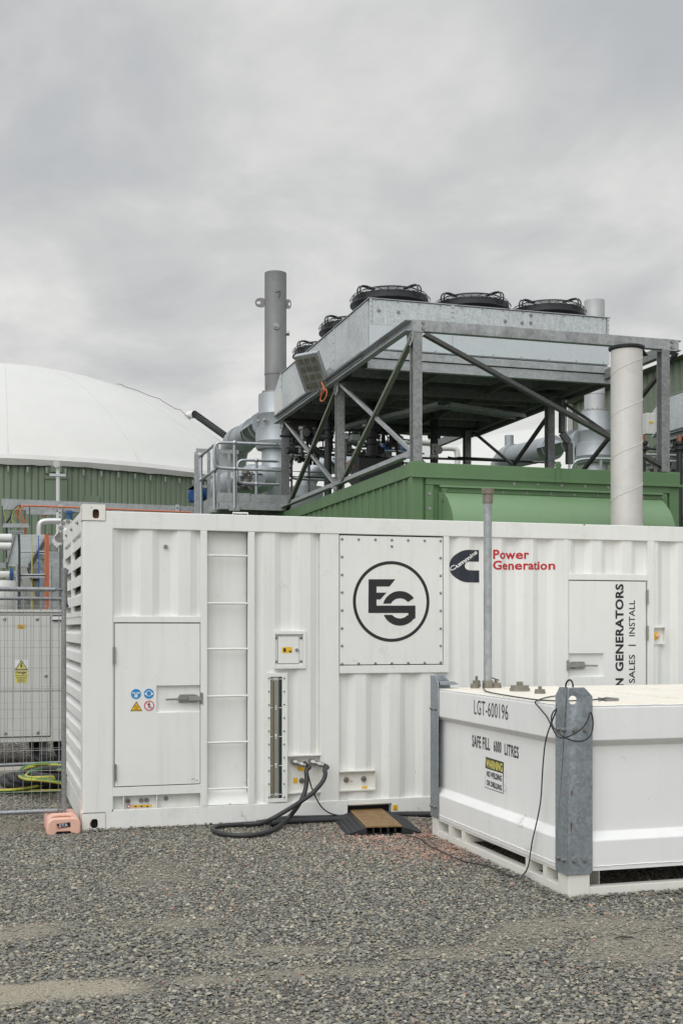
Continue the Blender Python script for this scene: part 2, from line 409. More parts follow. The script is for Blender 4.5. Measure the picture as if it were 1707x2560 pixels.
def sandy(x, y):
    s = np.clip((fbm(x, y, 5, .9) - .55) * 4, 0, 1) * .55
    for (px, py, rx, ry, am) in ((170, 2478, .60, .15, 1.), (20, 2330, .3, .2, .6), (1420, 2318, .75, .20, .5), (1180, 2375, .5, .16, .45), (1640, 2370, .4, .3, .5), (420, 2310, .4, .2, .5), (800, 2430, .5, .13, .6), (650, 2380, .4, .12, .5)):
        c = G(px, py); q = ((x - c.x) / rx) ** 2 + ((y - c.y) / ry) ** 2
        s = np.maximum(s, am * np.clip(1.25 - q * .9 + (fbm(x, y, 9, 4) - .5) * 2.6, 0, 1))
    return s
gx = np.concatenate([[-400, -120, -40, -15], np.arange(-6, 9.01, .05), [14, 30, 90, 400]]); gy = np.concatenate([[-200, -60, -15, 0], np.arange(3, 13.01, .05), [18, 26, 40, 60, 120, 400, 900]])
GXX, GYY = np.meshgrid(gx, gy); nx_, ny_ = len(gx), len(gy); sand = sandy(GXX.ravel(), GYY.ravel())
vs = [(x, y, .004 * sd) for x, y, sd in zip(GXX.ravel().tolist(), GYY.ravel().tolist(), sand.tolist())]
fs = [(j * nx_ + i, j * nx_ + i + 1, (j + 1) * nx_ + i + 1, (j + 1) * nx_ + i) for j in range(ny_ - 1) for i in range(nx_ - 1)]
go = tag(MB().add(vs, fs).build('ground', GB, smooth=0), kind='structure')
at_ = go.data.attributes.new('sand', 'FLOAT', 'POINT'); at_.data.foreach_set('value', sand.astype(np.float32))

PAL = np.array([(.105, .112, .118), (.135, .15, .165), (.165, .172, .172), (.22, .222, .21), (.27, .255, .215), (.33, .305, .255), (.40, .385, .34), (.20, .17, .135), (.085, .088, .09)])
PW = np.array([.13, .14, .15, .15, .14, .11, .07, .05, .06]); PW = PW / PW.sum()
PINKS = np.array([(.40, .20, .14), (.46, .28, .21), (.30, .14, .10), (.42, .31, .25)])
def stones(name, n, sample, rmin, rmax, seed, label=None, lift=0.0):
    R = np.random.default_rng(seed)
    ph = (1 + 5 ** .5) / 2
    ico = np.array([(-1, ph, 0), (1, ph, 0), (-1, -ph, 0), (1, -ph, 0), (0, -1, ph), (0, 1, ph), (0, -1, -ph), (0, 1, -ph), (ph, 0, -1), (ph, 0, 1), (-ph, 0, -1), (-ph, 0, 1)]) / 1.9
    F = np.array([(0, 11, 5), (0, 5, 1), (0, 1, 7), (0, 7, 10), (0, 10, 11), (1, 5, 9), (5, 11, 4), (11, 10, 2), (10, 7, 6), (7, 1, 8), (3, 9, 4), (3, 4, 2), (3, 2, 6), (3, 6, 8), (3, 8, 9), (4, 9, 5), (2, 4, 11), (6, 2, 10), (8, 6, 7), (9, 8, 1)])
    x, y = sample(R, n)
    sd = sandy(x, y); keep = R.random(len(x)) > sd * .82; x, y, sd = x[keep], y[keep], sd[keep]; n = len(x)
    r = rmin + (rmax - rmin) * R.random(n) ** 2.6; r *= 1 - .45 * sd
    sc = np.stack([.8 + .5 * R.random(n), .8 + .5 * R.random(n),   .34 + .30 * R.random(n)], 1) * r[:, None]
    V = ico[None] * (1 + .38 * (R.random((n, 12, 1)) - .5)) + .16 * (R.random((n, 12, 3)) - .5)
    V = V * sc[:, None]
    a = R.random(n) * 2 * np.pi; b = (R.random(n) - .5) * .9; ca, sa, cb, sb = np.cos(a), np.sin(a), np.cos(b), np.sin(b)
    X, Y, Z = V[..., 0].copy(), V[..., 1].copy(), V[..., 2].copy()
    Y2 = Y * cb[:, None] - Z * sb[:, None]; Z2 = Y * sb[:, None] + Z * cb[:, None]
    X3 = X * ca[:, None] - Y2 * sa[:, None]; Y3 = X * sa[:, None] + Y2 * ca[:, None]
    z0 = sc[:, 2] * (.15 + .55 * R.random(n)) + .007 * R.random(n) ** 2 + lift * R.random(n) ** 1.5
    P = np.stack([X3 + x[:, None], Y3 + y[:, None], Z2 + z0[:, None]], 2).reshape(-1, 3)
    FF = (F[None] + 12 * np.arange(n)[:, None, None]).reshape(-1, 3)
    me = bpy.data.meshes.new(name); me.vertices.add(len(P)); me.vertices.foreach_set('co', P.astype(np.float32).ravel())
    me.loops.add(len(FF) * 3); me.loops.foreach_set('vertex_index', FF.astype(np.int32).ravel())
    me.polygons.add(len(FF)); me.polygons.foreach_set('loop_start', np.arange(0, len(FF) * 3, 3, dtype=np.int32))
    me.update(calc_edges=True)
    ci = R.choice(len(PAL), n, p=PW); col = PAL[ci] * (.80 + .4 * R.random((n, 1))) * np.array([.93, .895, .79]) * np.where(R.random((n, 1)) < .12, .45, 1.0) * np.where(R.random((n, 1)) < .07, 1.6, 1.0)
    col = col * (1 - sd[:, None] * .5) + np.array([.44, .40, .32]) * sd[:, None] * .5
    c0 = G(1010, 2090); c1 = G(1085, 2130)
    d = np.minimum(((x - c0.x) / .50) ** 2 + ((y - c0.y) / .45) ** 2, ((x - c1.x) / .35) ** 2 + ((y - c1.y) / .40) ** 2)
    pk = R.random(n) < np.clip(.80 * np.exp(-d * .9), 0, .7) + .008 + .05 * np.exp(-(((x - c0.x + .9) / .9) ** 2 + ((y - c0.y + .5) / .6) ** 2))
    col[pk] = PINKS[R.integers(0, 4, pk.sum())] * (.75 + .4 * R.random((pk.sum(), 1)))
    at = me.color_attributes.new('stone_colour', 'FLOAT_COLOR', 'POINT')
    cc = np.ones((n, 12, 4), np.float32); cc[..., :3] = col[:, None]; at.data.foreach_set('color', cc.ravel())
    me.materials.append(STONE); me.shade_flat()
    o = bpy.data.objects.new(name, me); COL.objects.link(o); tag(o, label, 'gravel', kind='stuff'); return o
m, t, b = nodes('crushed_stone'); STONE = m
at = add(t, 'ShaderNodeAttribute', attribute_name='stone_colour'); co = add(t, 'ShaderNodeTexCoord').outputs['Object']
fn = noise(t, co, 120, 4, .7)
t.links.new(mixc(t, rng(t, fn, .35, .75, 0, .5), at.outputs['Color'], (.30, .28, .24)), b.inputs['Base Color']); b.inputs['Roughness'].default_value = .82
bump(t, b, fn, .5, .002)
def samp_near(R, n):
    d = np.sqrt(4.35 ** 2 + R.random(n) * (11.2 ** 2 - 4.35 ** 2)); tt = -.285 - .14 + R.random(n) * (.57 + .28)
    r = tt * d; return d * S_ + r * C_, d * C_ - r * S_
def samp_far(R, n):
    d = 10.8 + R.random(n) * 6.5; tt = -.36 + R.random(n) * .14
    r = tt * d; return d * S_ + r * C_, d * C_ - r * S_
stones('gravel', 300000, samp_near, .0042, .0138, 3, 'loose grey crushed gravel covering the yard, pinkish near the cable ramp')
stones('gravel', 26000, samp_far, .007, .017, 4, 'loose grey gravel behind the wire fence under the cabinet')

def samp_edge(R, n):
    seg = [((.72, 9.66), (6.9, 9.66), .05), ((3.31, 6.42), (3.31, 8.72), .05), ((3.31, 6.425), (6.4, 6.425), .05), ((.73, 9.66), (.73, 12.1), .04), ((3.30, 6.42), (3.48, 6.42), .05)]
    ln = np.array([math.hypot(b[0] - a[0], b[1] - a[1]) for a, b, w in seg]); k = R.choice(len(seg), n, p=ln / ln.sum()); t = R.random(n); off = np.abs(R.normal(size=n)) * .03
    A = np.array([s[0] for s in seg])[k]; B = np.array([s[1] for s in seg])[k]; D = (B - A) / ln[k][:, None]; Nn = np.stack([D[:, 1], -D[:, 0]], 1); Nn = np.where((np.isin(k, [1, 3]))[:, None], np.array([[-1, 0]]), Nn)
    P = A + (B - A) * t[:, None] + Nn * off[:, None]; return P[:, 0], P[:, 1]
stones('gravel', 9000, samp_edge, .006, .015, 8, 'loose gravel banked against the feet of the container and the tank', .020)

# ================================================================== WHITE GENERATOR CONTAINER
YC = 9.676; XC = .744; LC = 6.058; WC = 2.438; HC = 2.591
def X(px, Y=YC): return xat(px, Y)
def Z(py, px, Y=YC): return zat(py, xat(px, Y), Y)
def Zs(py, px): return Z(py, px)
cont = thing('generator_container', 'long white steel generator container with louvred end, doors and round logo panel', 'container', (XC, YC, 0))
xR = XC + LC
# castings
def casting(x0, x1, z0, z1, y, hole_px, top=False, matt=WHITE_R):
    cxp, czp, hw, hh = hole_px
    c = MB()
    w_ = x1 - x0; h_ = z1 - z0
    c.hplate((x0, y, z0), (1, 0, 0), (0, 0, 1), w_, h_, hw, hh, cxp - x0, czp - z0, (0, .02, 0), n=32, power=3.2)
    dy = .162
    # other faces of the casting block
    c.add([(x0, y, z0), (x0, y, z1), (x0, y + dy, z1), (x0, y + dy, z0), (x1, y, z0), (x1, y, z1), (x1, y + dy, z1), (x1, y + dy, z0)],
          [(0, 1, 2, 3), (4, 7, 6, 5), (1, 5, 6, 2), (0, 3, 7, 4), (2, 6, 7, 3)])
    o = c.build('corner_casting', matt, cont, smooth=0)
    MB().box(x0 + .01, x1 - .01, y + .045, y + .06, z0 + .01, z1 - .01).build('casting_cavity', RUSTY if top else DARKGAP, o, smooth=0)
    return o
RUSTY = plain('rusty_cavity', (.16, .07, .035), .8, var=.4, sc=30)
cw = X(266) - XC
casting(XC - .004, XC + .178, HC - .122, HC + .006, YC - .006, (X(239.5), Z(1284.5, 240), .026, .037), True)
casting(XC - .004, XC + .178, 0.0, .145, YC - .006, (X(236), Z(2060, 236), .027, .038))
for z0, z1 in ((HC - .118, HC), (0, .118)):
    MB().box(XC, XC + .162, YC + WC - .178, YC + WC, z0, z1).build('corner_casting', WHITE, cont, bevel=.006)
xp0, xp1 = XC, X(283)
MB().box(xp0 + .004, xp1, YC, YC + .15, .145, HC - .122).build('corner_post', WHITE, cont, bevel=.008)
MB().box(XC + .004, XC + .12, YC + WC - .12, YC + WC, .118, HC - .118).build('corner_post', WHITE, cont, bevel=.008)
MB().box(xR - .15, xR, YC, YC + .15, 0, HC).build('corner_post', WHITE, cont, bevel=.008)
zt0 = Z(1331, 700)                                   # underside of top rail
zb1 = Z(2012, 620)                                   # top of bottom rail
zrt = HC - .045
MB().box(XC + .178, xR - .15, YC + .001, YC + .06, zt0, zrt).build('top_rail', RAILW, cont, bevel=.006)
zb0 = .012
sx0, sx1 = X(869), X(979); sz0, sz1 = Z(2036, 920), Z(2012, 920)
br = MB(); br.box(XC + .178, sx0, YC + .001, YC + .08, zb0, zb1).box(sx1, xR - .15, YC + .001, YC + .08, zb0, zb1).box(sx0, sx1, YC + .001, YC + .08, sz1, zb1)
br.box(XC + .178, xR - .15, YC + .08, YC + .1, .10, zb1)
br.build('bottom_rail', RAILW, cont, bevel=.004)
MB().box(sx0 + .002, sx1 - .002, YC + .085, YC + .1, 0.0, sz1).build('cable_slot', DARKGAP, cont, smooth=0)
MB().box(XC + .15, xR - .02, YC + .11, YC + WC - .05, .06, .12).build('floor_frame', GALVD, cont, smooth=0)
# roof with slightly uneven sheets
rf = MB(); rf.box(XC + .02, xR - .02, YC + .06, YC + WC - .02, zrt - .03, zrt - .006)
rf.build('roof', WHITE, cont, smooth=0)
MB().tube([(X(586), YC + .07, zrt - .01), (X(586), YC + .07, zrt + .022), (X(624), YC + .07, zrt + .022), (X(624), YC + .07, zrt - .01)], .006, 6).build('roof_handle', WHITE, cont)
MB().box(XC + .1, xR, YC + WC - .05, YC + WC, .1, zrt - .03).build('back_wall', WHITE, cont, smooth=0)
MB().box(xR - .05, xR - .005, YC + .15, YC + WC - .05, .1, zrt - .03).build('end_wall', WHITE, cont, smooth=0)
YO, YI = YC + .014, YC + .047                          # outer and inner plane of the corrugation
PITCH = .305
def corr(x, ph):
    q = (x - ph) % PITCH
    if q < .060: return YO + (YI - YO) * q / .060
    if q < .150: return YI
    if q < .210: return YI + (YO - YI) * (q - .150) / .060
    return YO
def folds(a, b, ph):
    r = [a]
    k = math.floor((a - ph) / PITCH) - 1
    while True:
        base = ph + k * PITCH
        if base > b: break
        for q in (0, .060, .150, .210):
            if a + .004 < base + q < b - .004: r.append(base + q)
        k += 1
    return sorted(r) + [b]
def corr_panel(a, b, z0, z1, ph, holes=()):
    f = sorted(folds(a, b, ph) + [q for h in holes for q in h[:2]]); zs = sorted([z0, z1] + [q for h in holes for q in h[2:]]); mb = MB()
    vs = []; fs = []
    nz = len(zs)
    for x in f:
        for k in range(nz): vs.append((x, corr(x, ph), zs[k]))
    for i in range(len(f) - 1):
        for k in range(nz - 1):
            mx_, mz_ = (f[i] + f[i + 1]) / 2, (zs[k] + zs[k + 1]) / 2
            if not any(h[0] < mx_ < h[1] and h[2] < mz_ < h[3] for h in holes): fs.append((nz * i + k, nz * i + nz + k, nz * i + nz + k + 1, nz * i + k + 1))
    return mb.add(vs, fs).build('corrugated_panel', WHITE, cont, smooth=0)
zz0, zz1 = zb1 - .02, zt0 + .02
P2, P3, P4, P5, P6 = 2.308, 3.101, 4.043, 5.02, 5.90
xa, xb = X(501.5), X(518)                              # post right of left door
xc, xd = X(621), X(636.5)
z_w1 = Z(1541, 390); z_d1 = Z(1556.5, 390); z_d0 = Z(1966, 390)
# left window panel
corr_panel(xp1, xa, z_w1, zt0, 1.298)
MB().box(xp1, xa, YC + .004, YC + .05, z_d1, z_w1).build('door_head', WHITE, cont, bevel=.003)
MB().box(xa, xb, YC, YC + .06, zb1, zt0).build('post', WHITE, cont, bevel=.003)
MB().box(xc, xd, YC + .003, YC + .06, zb1, zt0).build('post', WHITE, cont, bevel=.003)
# ladder recess
lad = MB(); yl = YC + .085
zl = Z(1976, 570)
lad.add([(xb, yl, zl), (xc, yl, zl), (xc, yl, zt0), (xb, yl, zt0)], [(0, 1, 2, 3)])
lad.add([(xb, yl, zl), (xc, yl, zl), (xc, YC + .01, zb1 + .004), (xb, YC + .01, zb1 + .004)], [(0, 1, 2, 3)])
lad.build('ladder_recess', WHITE, cont, smooth=0)
for py in (1389, 1508.5, 1623, 1741, 1857, 1973):
    z = Z(py, 570); t_ = MB().cyl((xb - .004, YC + .022, z), (xc + .004, YC + .022, z), .0085, 10)
    for i in range(28):
        x = xb + .012 + i * (xc - xb - .02) / 27; t_.cyl((x, YC + .022, z), (x + .004, YC + .022, z), .0105, 8)
    t_.build('ladder_rung', WHITE, cont)
# plate bolt in window panel
hexbolt((X(416), YI - .01, Z(1366, 416)), (0, -1, 0), .011, .02, parent=cont)

def recessed_leaf(x0, x1, z0, z1, hx0, hx1, hz0, hz1, y, dep, tap, name, parent, open_left=False, open_right=False):
    """door leaf with a tapered handle pocket that can run out at one edge"""
    m = MB(); q = m.add
    th = .03
    q([(x0, y, z0), (x1, y, z0), (x1, y, hz0), (x0, y, hz0)], [(0, 1, 2, 3)])
    q([(x0, y, hz1), (x1, y, hz1), (x1, y, z1), (x0, y, z1)], [(0, 1, 2, 3)])
    if not open_left: q([(x0, y, hz0), (hx0, y, hz0), (hx0, y, hz1), (x0, y, hz1)], [(0, 1, 2, 3)])
    if not open_right: q([(hx1, y, hz0), (x1, y, hz0), (x1, y, hz1), (hx1, y, hz1)], [(0, 1, 2, 3)])
    a0 = hx0 if open_left else hx0 + tap; a1 = hx1 if open_right else hx1 - tap
    yy = y + dep
    vs = [(hx0, y, hz0), (hx1, y, hz0), (hx1, y, hz1), (hx0, y, hz1), (a0, yy, hz0 + tap), (a1, yy, hz0 + tap), (a1, yy, hz1 - tap * .4), (a0, yy, hz1 - tap * .4)]
    fs = [(4, 5, 6, 7), (0, 1, 5, 4), (2, 3, 7, 6)]
    if not open_left: fs.append((3, 0, 4, 7))
    if not open_right: fs.append((1, 2, 6, 5))
    q(vs, fs)
    # edge of the leaf
    for (p, r) in (((x0, z0), (x1, z0)), ((x1, z1), (x0, z1)), ((x0, z1), (x0, z0)), ((x1, z0), (x1, z1))):
        q([(p[0], y, p[1]), (r[0], y, r[1]), (r[0], y + th, r[1]), (p[0], y + th, p[1])], [(0, 1, 2, 3)])
    return m.build(name, WHITE, parent, smooth=0)
def lever(px, py, flip, parent, ycl):
    """chromed lever latch; base px,py is the centre of the round-ended plate; the lever points left when flip=1"""
    cx_, cz_ = X(px), Z(py, px); y = ycl
    m = MB(); L_ = .085; H_ = .034
    pts = []
    for i in range(17):
        a = -PI / 2 + PI * i / 16; pts.append((cx_ + .045 + 0 * a, cz_)) 
    pl = [(-L_, 0), (-L_ + .018, H_), (L_ - .03, H_), (L_, H_ * .62), (L_, -H_ * .62), (L_ - .03, -H_), (-L_ + .018, -H_)]
    s = flip
    m.poly([(cx_ + s * a, y, cz_ + b) for a, b in pl], .012, (0, -1, 0))
    o = m.build('latch', SS, parent, smooth=30, bevel=.003)
    b = MB()
    b.prof((cx_ + s * .10, y - .030, cz_), (cx_ + s * .0, y - .032, cz_), [(-.016, -.017), (.016, -.017), (.014, .017), (-.014, .017)])
    b.prof((cx_ + s * .02, y - .034, cz_ - .001), (cx_ - s * .185, y - .040, cz_ - .004), [(-.006, -.008), (.006, -.008), (.006, .008), (-.006, .008)])
    b.build('lever', SS, o, bevel=.002)
    k = MB()
    for a, c in ((-.045, .025), (.035, .025), (-.045, -.025), (.035, -.025)): k.cyl((cx_ + s * a, y - .012, cz_ + c), (cx_ + s * a, y - .017, cz_ + c), .006, 8)
    k.build('rivets', BOLTM, o)
    MB().box(cx_ + s * .098, cx_ + s * .116, YC - .012, YC + .002, cz_ - .045, cz_ + .048).build('keeper', SS, o, bevel=.002)
    return o
def hinge(px, py0, py1, parent):
    x = X(px); z1, z0 = Z(py0, px), Z(py1, px); m = MB()
    m.box(x - .011, x - .002, YC - .010, YC - .002, z0, z1); m.cyl((x, YC - .009, z0), (x, YC - .009, (z0 + z1) / 2 - .002), .0085, 10).cyl((x, YC - .009, (z0 + z1) / 2 + .002), (x, YC - .009, z1), .0085, 10)
    return m.build('hinge', SS, parent)
def ringf(cx_, cz_, r0, r1, y, n=48, a0=0, a1=2 * PI):
    m = MB(); vs = []; fs = []
    for i in range(n + 1):
        a = a0 + (a1 - a0) * i / n; vs += [(cx_ + r0 * math.cos(a), y, cz_ + r0 * math.sin(a)), (cx_ + r1 * math.cos(a), y, cz_ + r1 * math.sin(a))]
    for i in range(n): fs.append((2 * i, 2 * i + 1, 2 * i + 3, 2 * i + 2))
    return m.add(vs, fs)
# left door
gx0, gx1 = X(284.5), X(502.5)
MB().box(gx0 - .01, gx1 + .01, YC + .055, YC + .065, z_d0 - .01, z_d1 + .01).build('door_gap_backing', DARKGAP, cont, smooth=0)  # dark sheet behind the leaf, painted as the shade inside the gap
d1 = recessed_leaf(gx0 + .008, gx1 - .008, z_d0 + .008, z_d1 - .008, X(391), gx1 - .008, Z(1782, 440), Z(1714, 440), YC + .006, .028, .012, 'door', cont, open_right=True)
d1['label'] = 'left access door with safety stickers'
lever(471, 1747, 1, d1, YC + .030)
hinge(286, 1618, 1660, d1); hinge(288.5, 1911, 1953, d1)
MB().box(xp1, gx0, YC + .004, YC + .05, z_d0, z_d1).build('door_jamb', WHITE, cont, smooth=0)
zs1 = Z(1988, 390)
MB().box(xp1 - .01, xa, YC + .002, YC + .05, zs1, z_d0).build('door_sill', WHITE, cont, bevel=.002)
# recess under the left door
zq0 = zb1 + .012
MB().add([(xp1, YI + .02, zb1 - .01), (xa, YI + .02, zb1 - .01), (xa, YI + .02, zs1), (xp1, YI + .02, zs1)], [(0, 1, 2, 3)]).build('service_recess', WHITE, cont, smooth=0)
MB().box(X(308), X(310), YC + .006, YI + .02, zb1, zs1).build('recess_rib', WHITE, cont, smooth=0)
MB().box(X(391.5), X(393.5), YC + .006, YI + .02, zb1, zs1).build('recess_rib', WHITE, cont, smooth=0)
def plug(px, py, r, y, dark=False, parent=cont):
    x, z = X(px), Z(py, px)
    m = MB(); m.cyl((x, y, z), (x, y - .006, z), r * 1.5, 20); m.cyl((x, y - .004, z), (x, y - .026, z), r, 18)
    o = m.build('pipe_plug', SS, parent); MB().cyl((x, y - .0265, z), (x, y - .028, z), r * .62, 12).build('plug_centre', RUSTY if dark else BOLTM, o); return o
plug(322, 2006, .014, YI + .02, True); plug(355.5, 2004.5, .013, YI + .02); plug(369, 2004, .013, YI + .02)
hexbolt((X(418), YI + .02, Z(1999.5, 418)), (0, -1, 0), .012, .022, parent=cont)
lb = MB().box(X(331.5), X(382), YI + .014, YI + .016, Z(2021.5, 355), Z(2016, 355)).build('warning_label', YEL, cont, smooth=0)
tm = MB()
for px_ in (341, 356, 371): tm.poly([(X(px_ - 4), YI + .0125, Z(2021, px_)), (X(px_ + 4), YI + .0125, Z(2021, px_)), (X(px_), YI + .0125, Z(2017, px_))])
tm.build('label_symbols', DECAL, lb, smooth=0)
MB().cyl((X(324), YI + .016, Z(2019.5, 324)), (X(324), YI + .014, Z(2019.5, 324)), .018, 16).build('round_label', WVIN, cont)
ringf(X(324), Z(2019.5, 324), .010, .0165, YI + .0132, 20).build('round_label_ring', REDV, cont, smooth=0)

# stickers on the left door: chain lock, ear defenders, hot surface, no entry
yst = YC + .0045
def disc(px, py, r, mat, y, n=32, parent=d1, name='sticker'):
    x, z = X(px), Z(py, px); return MB().cyl((x, y + .0008, z), (x, y, z), r, n).build(name, mat, parent)
rs = .0415
for i, (px_, py_) in enumerate(((340.2, 1735.5), (372.3, 1734.8))):
    disc(px_, py_, rs * 1.03, WVIN, yst); b_ = disc(px_, py_, rs * .97, BLUEV, yst - .001)
    x, z = X(px_), Z(py_, px_); y = yst - .002
    if i == 0:
        for dx in (-.024, -.012, .012, .024): ringf(x + dx, z + .006 - abs(dx) * .1 + .004, .0035, .0075, y, 16).build('symbol', WVIN, b_, smooth=0)
        MB().box(x - .012, x + .012, y, y + .0005, z - .027, z - .006).build('symbol', WVIN, b_, smooth=0)
        ringf(x, z - .006, .006, .0095, y, 16, 0, PI).build('symbol', WVIN, b_, smooth=0)
        MB().box(x - .0015, x + .0015, y - .0007, y - .0003, z - .022, z - .011).build('symbol', BLUEV, b_, smooth=0)
    else:
        ringf(x, z + .002, .019, .024, y, 32).build('symbol', WVIN, b_, smooth=0)
        MB().cyl((x - .024, y + .0004, z - .001), (x - .024, y - .0004, z - .001), .0095, 14).cyl((x + .024, y + .0004, z - .001), (x + .024, y - .0004, z - .001), .0095, 14).build('symbol', WVIN, b_)
        ringf(x, z + .001, 0, .0165, y - .001, 24).build('symbol', BLUEV, b_, smooth=0)
# triangle
x, z = X(341), Z(1767, 341)
o_ = MB().poly([(x - .047, yst, z - .036), (x + .047, yst, z - .036), (x, yst, z + .043)], .0006).build('sticker', DECAL, d1, smooth=0)
MB().poly([(x - .039, yst - .001, z - .0315), (x + .039, yst - .001, z - .0315), (x, yst - .001, z + .034)]).build('symbol', YEL, o_, smooth=0)
for dx in (-.010, 0, .010):
    MB().tube([(x + dx + .003 * math.sin(k * 1.2), yst - .002, z - .018 + k * .006) for k in range(6)], .0012, 4).build('symbol', DECAL, o_)
MB().box(x - .019, x + .019, yst - .002, yst - .0015, z - .026, z - .023).build('symbol', DECAL, o_, smooth=0)
# prohibition
px_, py_ = 372.8, 1764.5; b_ = disc(px_, py_, rs * 1.0, WVIN, yst); x, z = X(px_), Z(py_, px_); y = yst - .001
fg = MB(); fg.cyl((x + .001, y, z + .023), (x + .001, y - .0004, z + .023), .005, 12)
fg.bar((x, y, z + .017), (x - .001, y, z - .003), .0004, .010, (1, 0, 0)); fg.bar((x, y, z - .003), (x + .011, y, z - .025), .0004, .0045, (1, 0, 0)); fg.bar((x - .001, y, z - .003), (x - .010, y, z - .024), .0004, .0045, (1, 0, 0))
fg.bar((x + .001, y, z + .015), (x + .013, y, z + .002), .0004, .0035, (1, 0, 0)); fg.bar((x - .001, y, z + .015), (x - .013, y, z + .004), .0004, .0035, (1, 0, 0))
fg.build('symbol', DECAL, b_, smooth=0)
ringf(x, z, .0335, .0405, y - .001).build('symbol', REDV, b_, smooth=0)
MB().bar((x - .026, y - .0015, z + .026), (x + .026, y - .0015, z - .026), .0003, .005, (1, 0, 1)).build('symbol', REDV, b_, smooth=0)

# middle corrugated wall with fuel gauge, small hatch, hose recess
xe = X(801); xf = X(848)
HR = lambda a, b, c, d: (X(a), X(b), Z(d, (a + b) / 2), Z(c, (a + b) / 2))
corr_panel(xd, xe + .004, zb1, zt0, P2, [HR(687.5, 763, 1580, 1671), HR(671, 717, 1684, 2005), HR(720.5, 800.5, 1892, 1980)])
MB().box(xe, xf, YC + .008, YC + .04, zb1, zt0).build('flat_panel', WHITE, cont, smooth=0)
# logo panel
xg0, xg1 = X(849.5), X(1123); zp0 = Z(1683, 980); zpi = Z(1663.5, 980); xi1 = X(1109)
corr_panel(xf, X(1123), zb1, zp0, P3, [HR(850, 937.5, 1930.5, 1974.5)])
MB().box(xg0, xg1, YC + .002, YC + .05, zp0, zpi).build('panel_frame', WHITE, cont, bevel=.003)
MB().box(xi1, xg1, YC + .002, YC + .05, zpi, zt0).build('panel_frame', WHITE, cont, bevel=.003)
pnl = MB().box(xg0 + .003, xi1 - .006, YC + .008, YC + .03, zpi + .008, zt0 - .012).build('logo_panel', WHITE, cont, bevel=.002)
MB().box(xg0, xi1, YC + .034, YC + .05, zpi, zt0).build('panel_backing', DARKGAP, pnl, smooth=0)
yp = YC + .008
def screw(px, py, y=yp, parent=pnl, r=.0095):
    x, z = X(px), Z(py, px)
    m = MB(); m.cyl((x, y, z), (x, y - .002, z), r * 1.25, 16); m.lathe((x, y - .002, z), [(r, 0), (r * .95, .004), (r * .6, .007), (0.0001, .008)], 16, (0, -1, 0))
    o = m.build('screw', SS, parent); MB().cyl((x, y - .0101, z), (x, y - .0106, z), r * .35, 6).build('screw_socket', DARKGAP, o, smooth=0); return o
for px_, py_ in zip((855.5, 897, 939, 980, 1021, 1062, 1102), (1347.5, 1348.3, 1349, 1349.8, 1350.6, 1351.4, 1352)): screw(px_, py_)
for i in range(1, 6): pass
for py_ in (1392, 1437, 1481, 1526, 1571, 1615): screw(855.5, py_); screw(1102, 1395 + (py_ - 1392) * .985)
for px_, py_ in zip((855.5, 897, 939, 980, 1021, 1062, 1102), (1660, 1659.3, 1659, 1658.6, 1658, 1657.3, 1656.5)): screw(px_, py_)
screw(980, 1365.6)
def L5(a, b):   # enlarged-view coordinates of the logo area -> place on the panel
    px_ = 620 + a / 3.015; return Vector((X(px_), yp - .0015, Z(1280 + b / 3.015, px_)))
cc_ = L5(1083, 675); rad = (L5(1371, 675) - cc_).x
ringf(cc_.x, cc_.z, rad * .915, rad * .993, yp - .0015, 72).build('logo_ring', DECAL, pnl, smooth=0)
E_ = [(910, 507), (1112, 507), (1067, 562), (970, 562), (970, 608), (1046, 608), (998, 660), (970, 660), (970, 706), (1263, 706), (1263, 803)]
gc = (1146, 727); R1 = 131; R0 = 76
def arc(c, r, a0, a1, n=20): return [(c[0] + r * math.cos(math.radians(a0 + (a1 - a0) * i / n)), c[1] - r * math.sin(math.radians(a0 + (a1 - a0) * i / n))) for i in range(n + 1)]
lg = MB()
lg.poly([L5(a, b) for a, b in [(910, 507), (1112, 507), (1067, 562), (970, 562), (970, 608), (1046, 608), (998, 660), (970, 660), (970, 762), (908, 762)]])
lg.poly([L5(a, b) for a, b in [(970, 706), (1263, 706), (1263, 762), (970, 762)]])
lg.poly([L5(a, b) for a, b in arc(gc, R1, 164.5, 36) + [(1210, 678)] + arc(gc, R0, 42, 152)])
lg.poly([L5(a, b) for a, b in [(1210, 762), (1263, 762), (1263, 803)] + arc(gc, R1, -37, -158, 22) + [(1085, 776)] + arc(gc, R0, -140, -42, 12) + [(1210, 780)]])
lg.build('logo_letters', DECAL, pnl, smooth=0)
# right corrugated wall
xj = X(1409); xk = X(1422)
z4b = zb1
P4L = folds(X(1123), xj, P4)
corr_panel(X(1123), xj + .003, zb1, zt0, P4)
MB().box(xj, xk, YC + .006, YC + .05, zb1, zt0).build('post', WHITE, cont, bevel=.003)
yr = lambda x: corr(x, P4) - .0022
def L2(a, b):
    px_ = 1080 + a / 2.5; return (X(px_), Z(1280 + b / 2.5, px_))
c_ = [(305, 236), (232, 236)] + [(232 - 112 * math.sin(PI * i / 30), 338 - 102 * math.cos(PI * i / 30)) for i in range(1, 30)] + [(232, 440), (307, 440), (307, 364), (238, 364)] + [(238 - 31 * math.sin(PI * i / 10), 336 + 28 * math.cos(PI * i / 10)) for i in range(1, 10)] + [(238, 309), (305, 309)]
bmv = [L2(a, b) for a, b in c_]
drape(bmv, [tuple(range(len(bmv)))], P4L, yr).build('c_emblem', NAVY, cont, smooth=0)
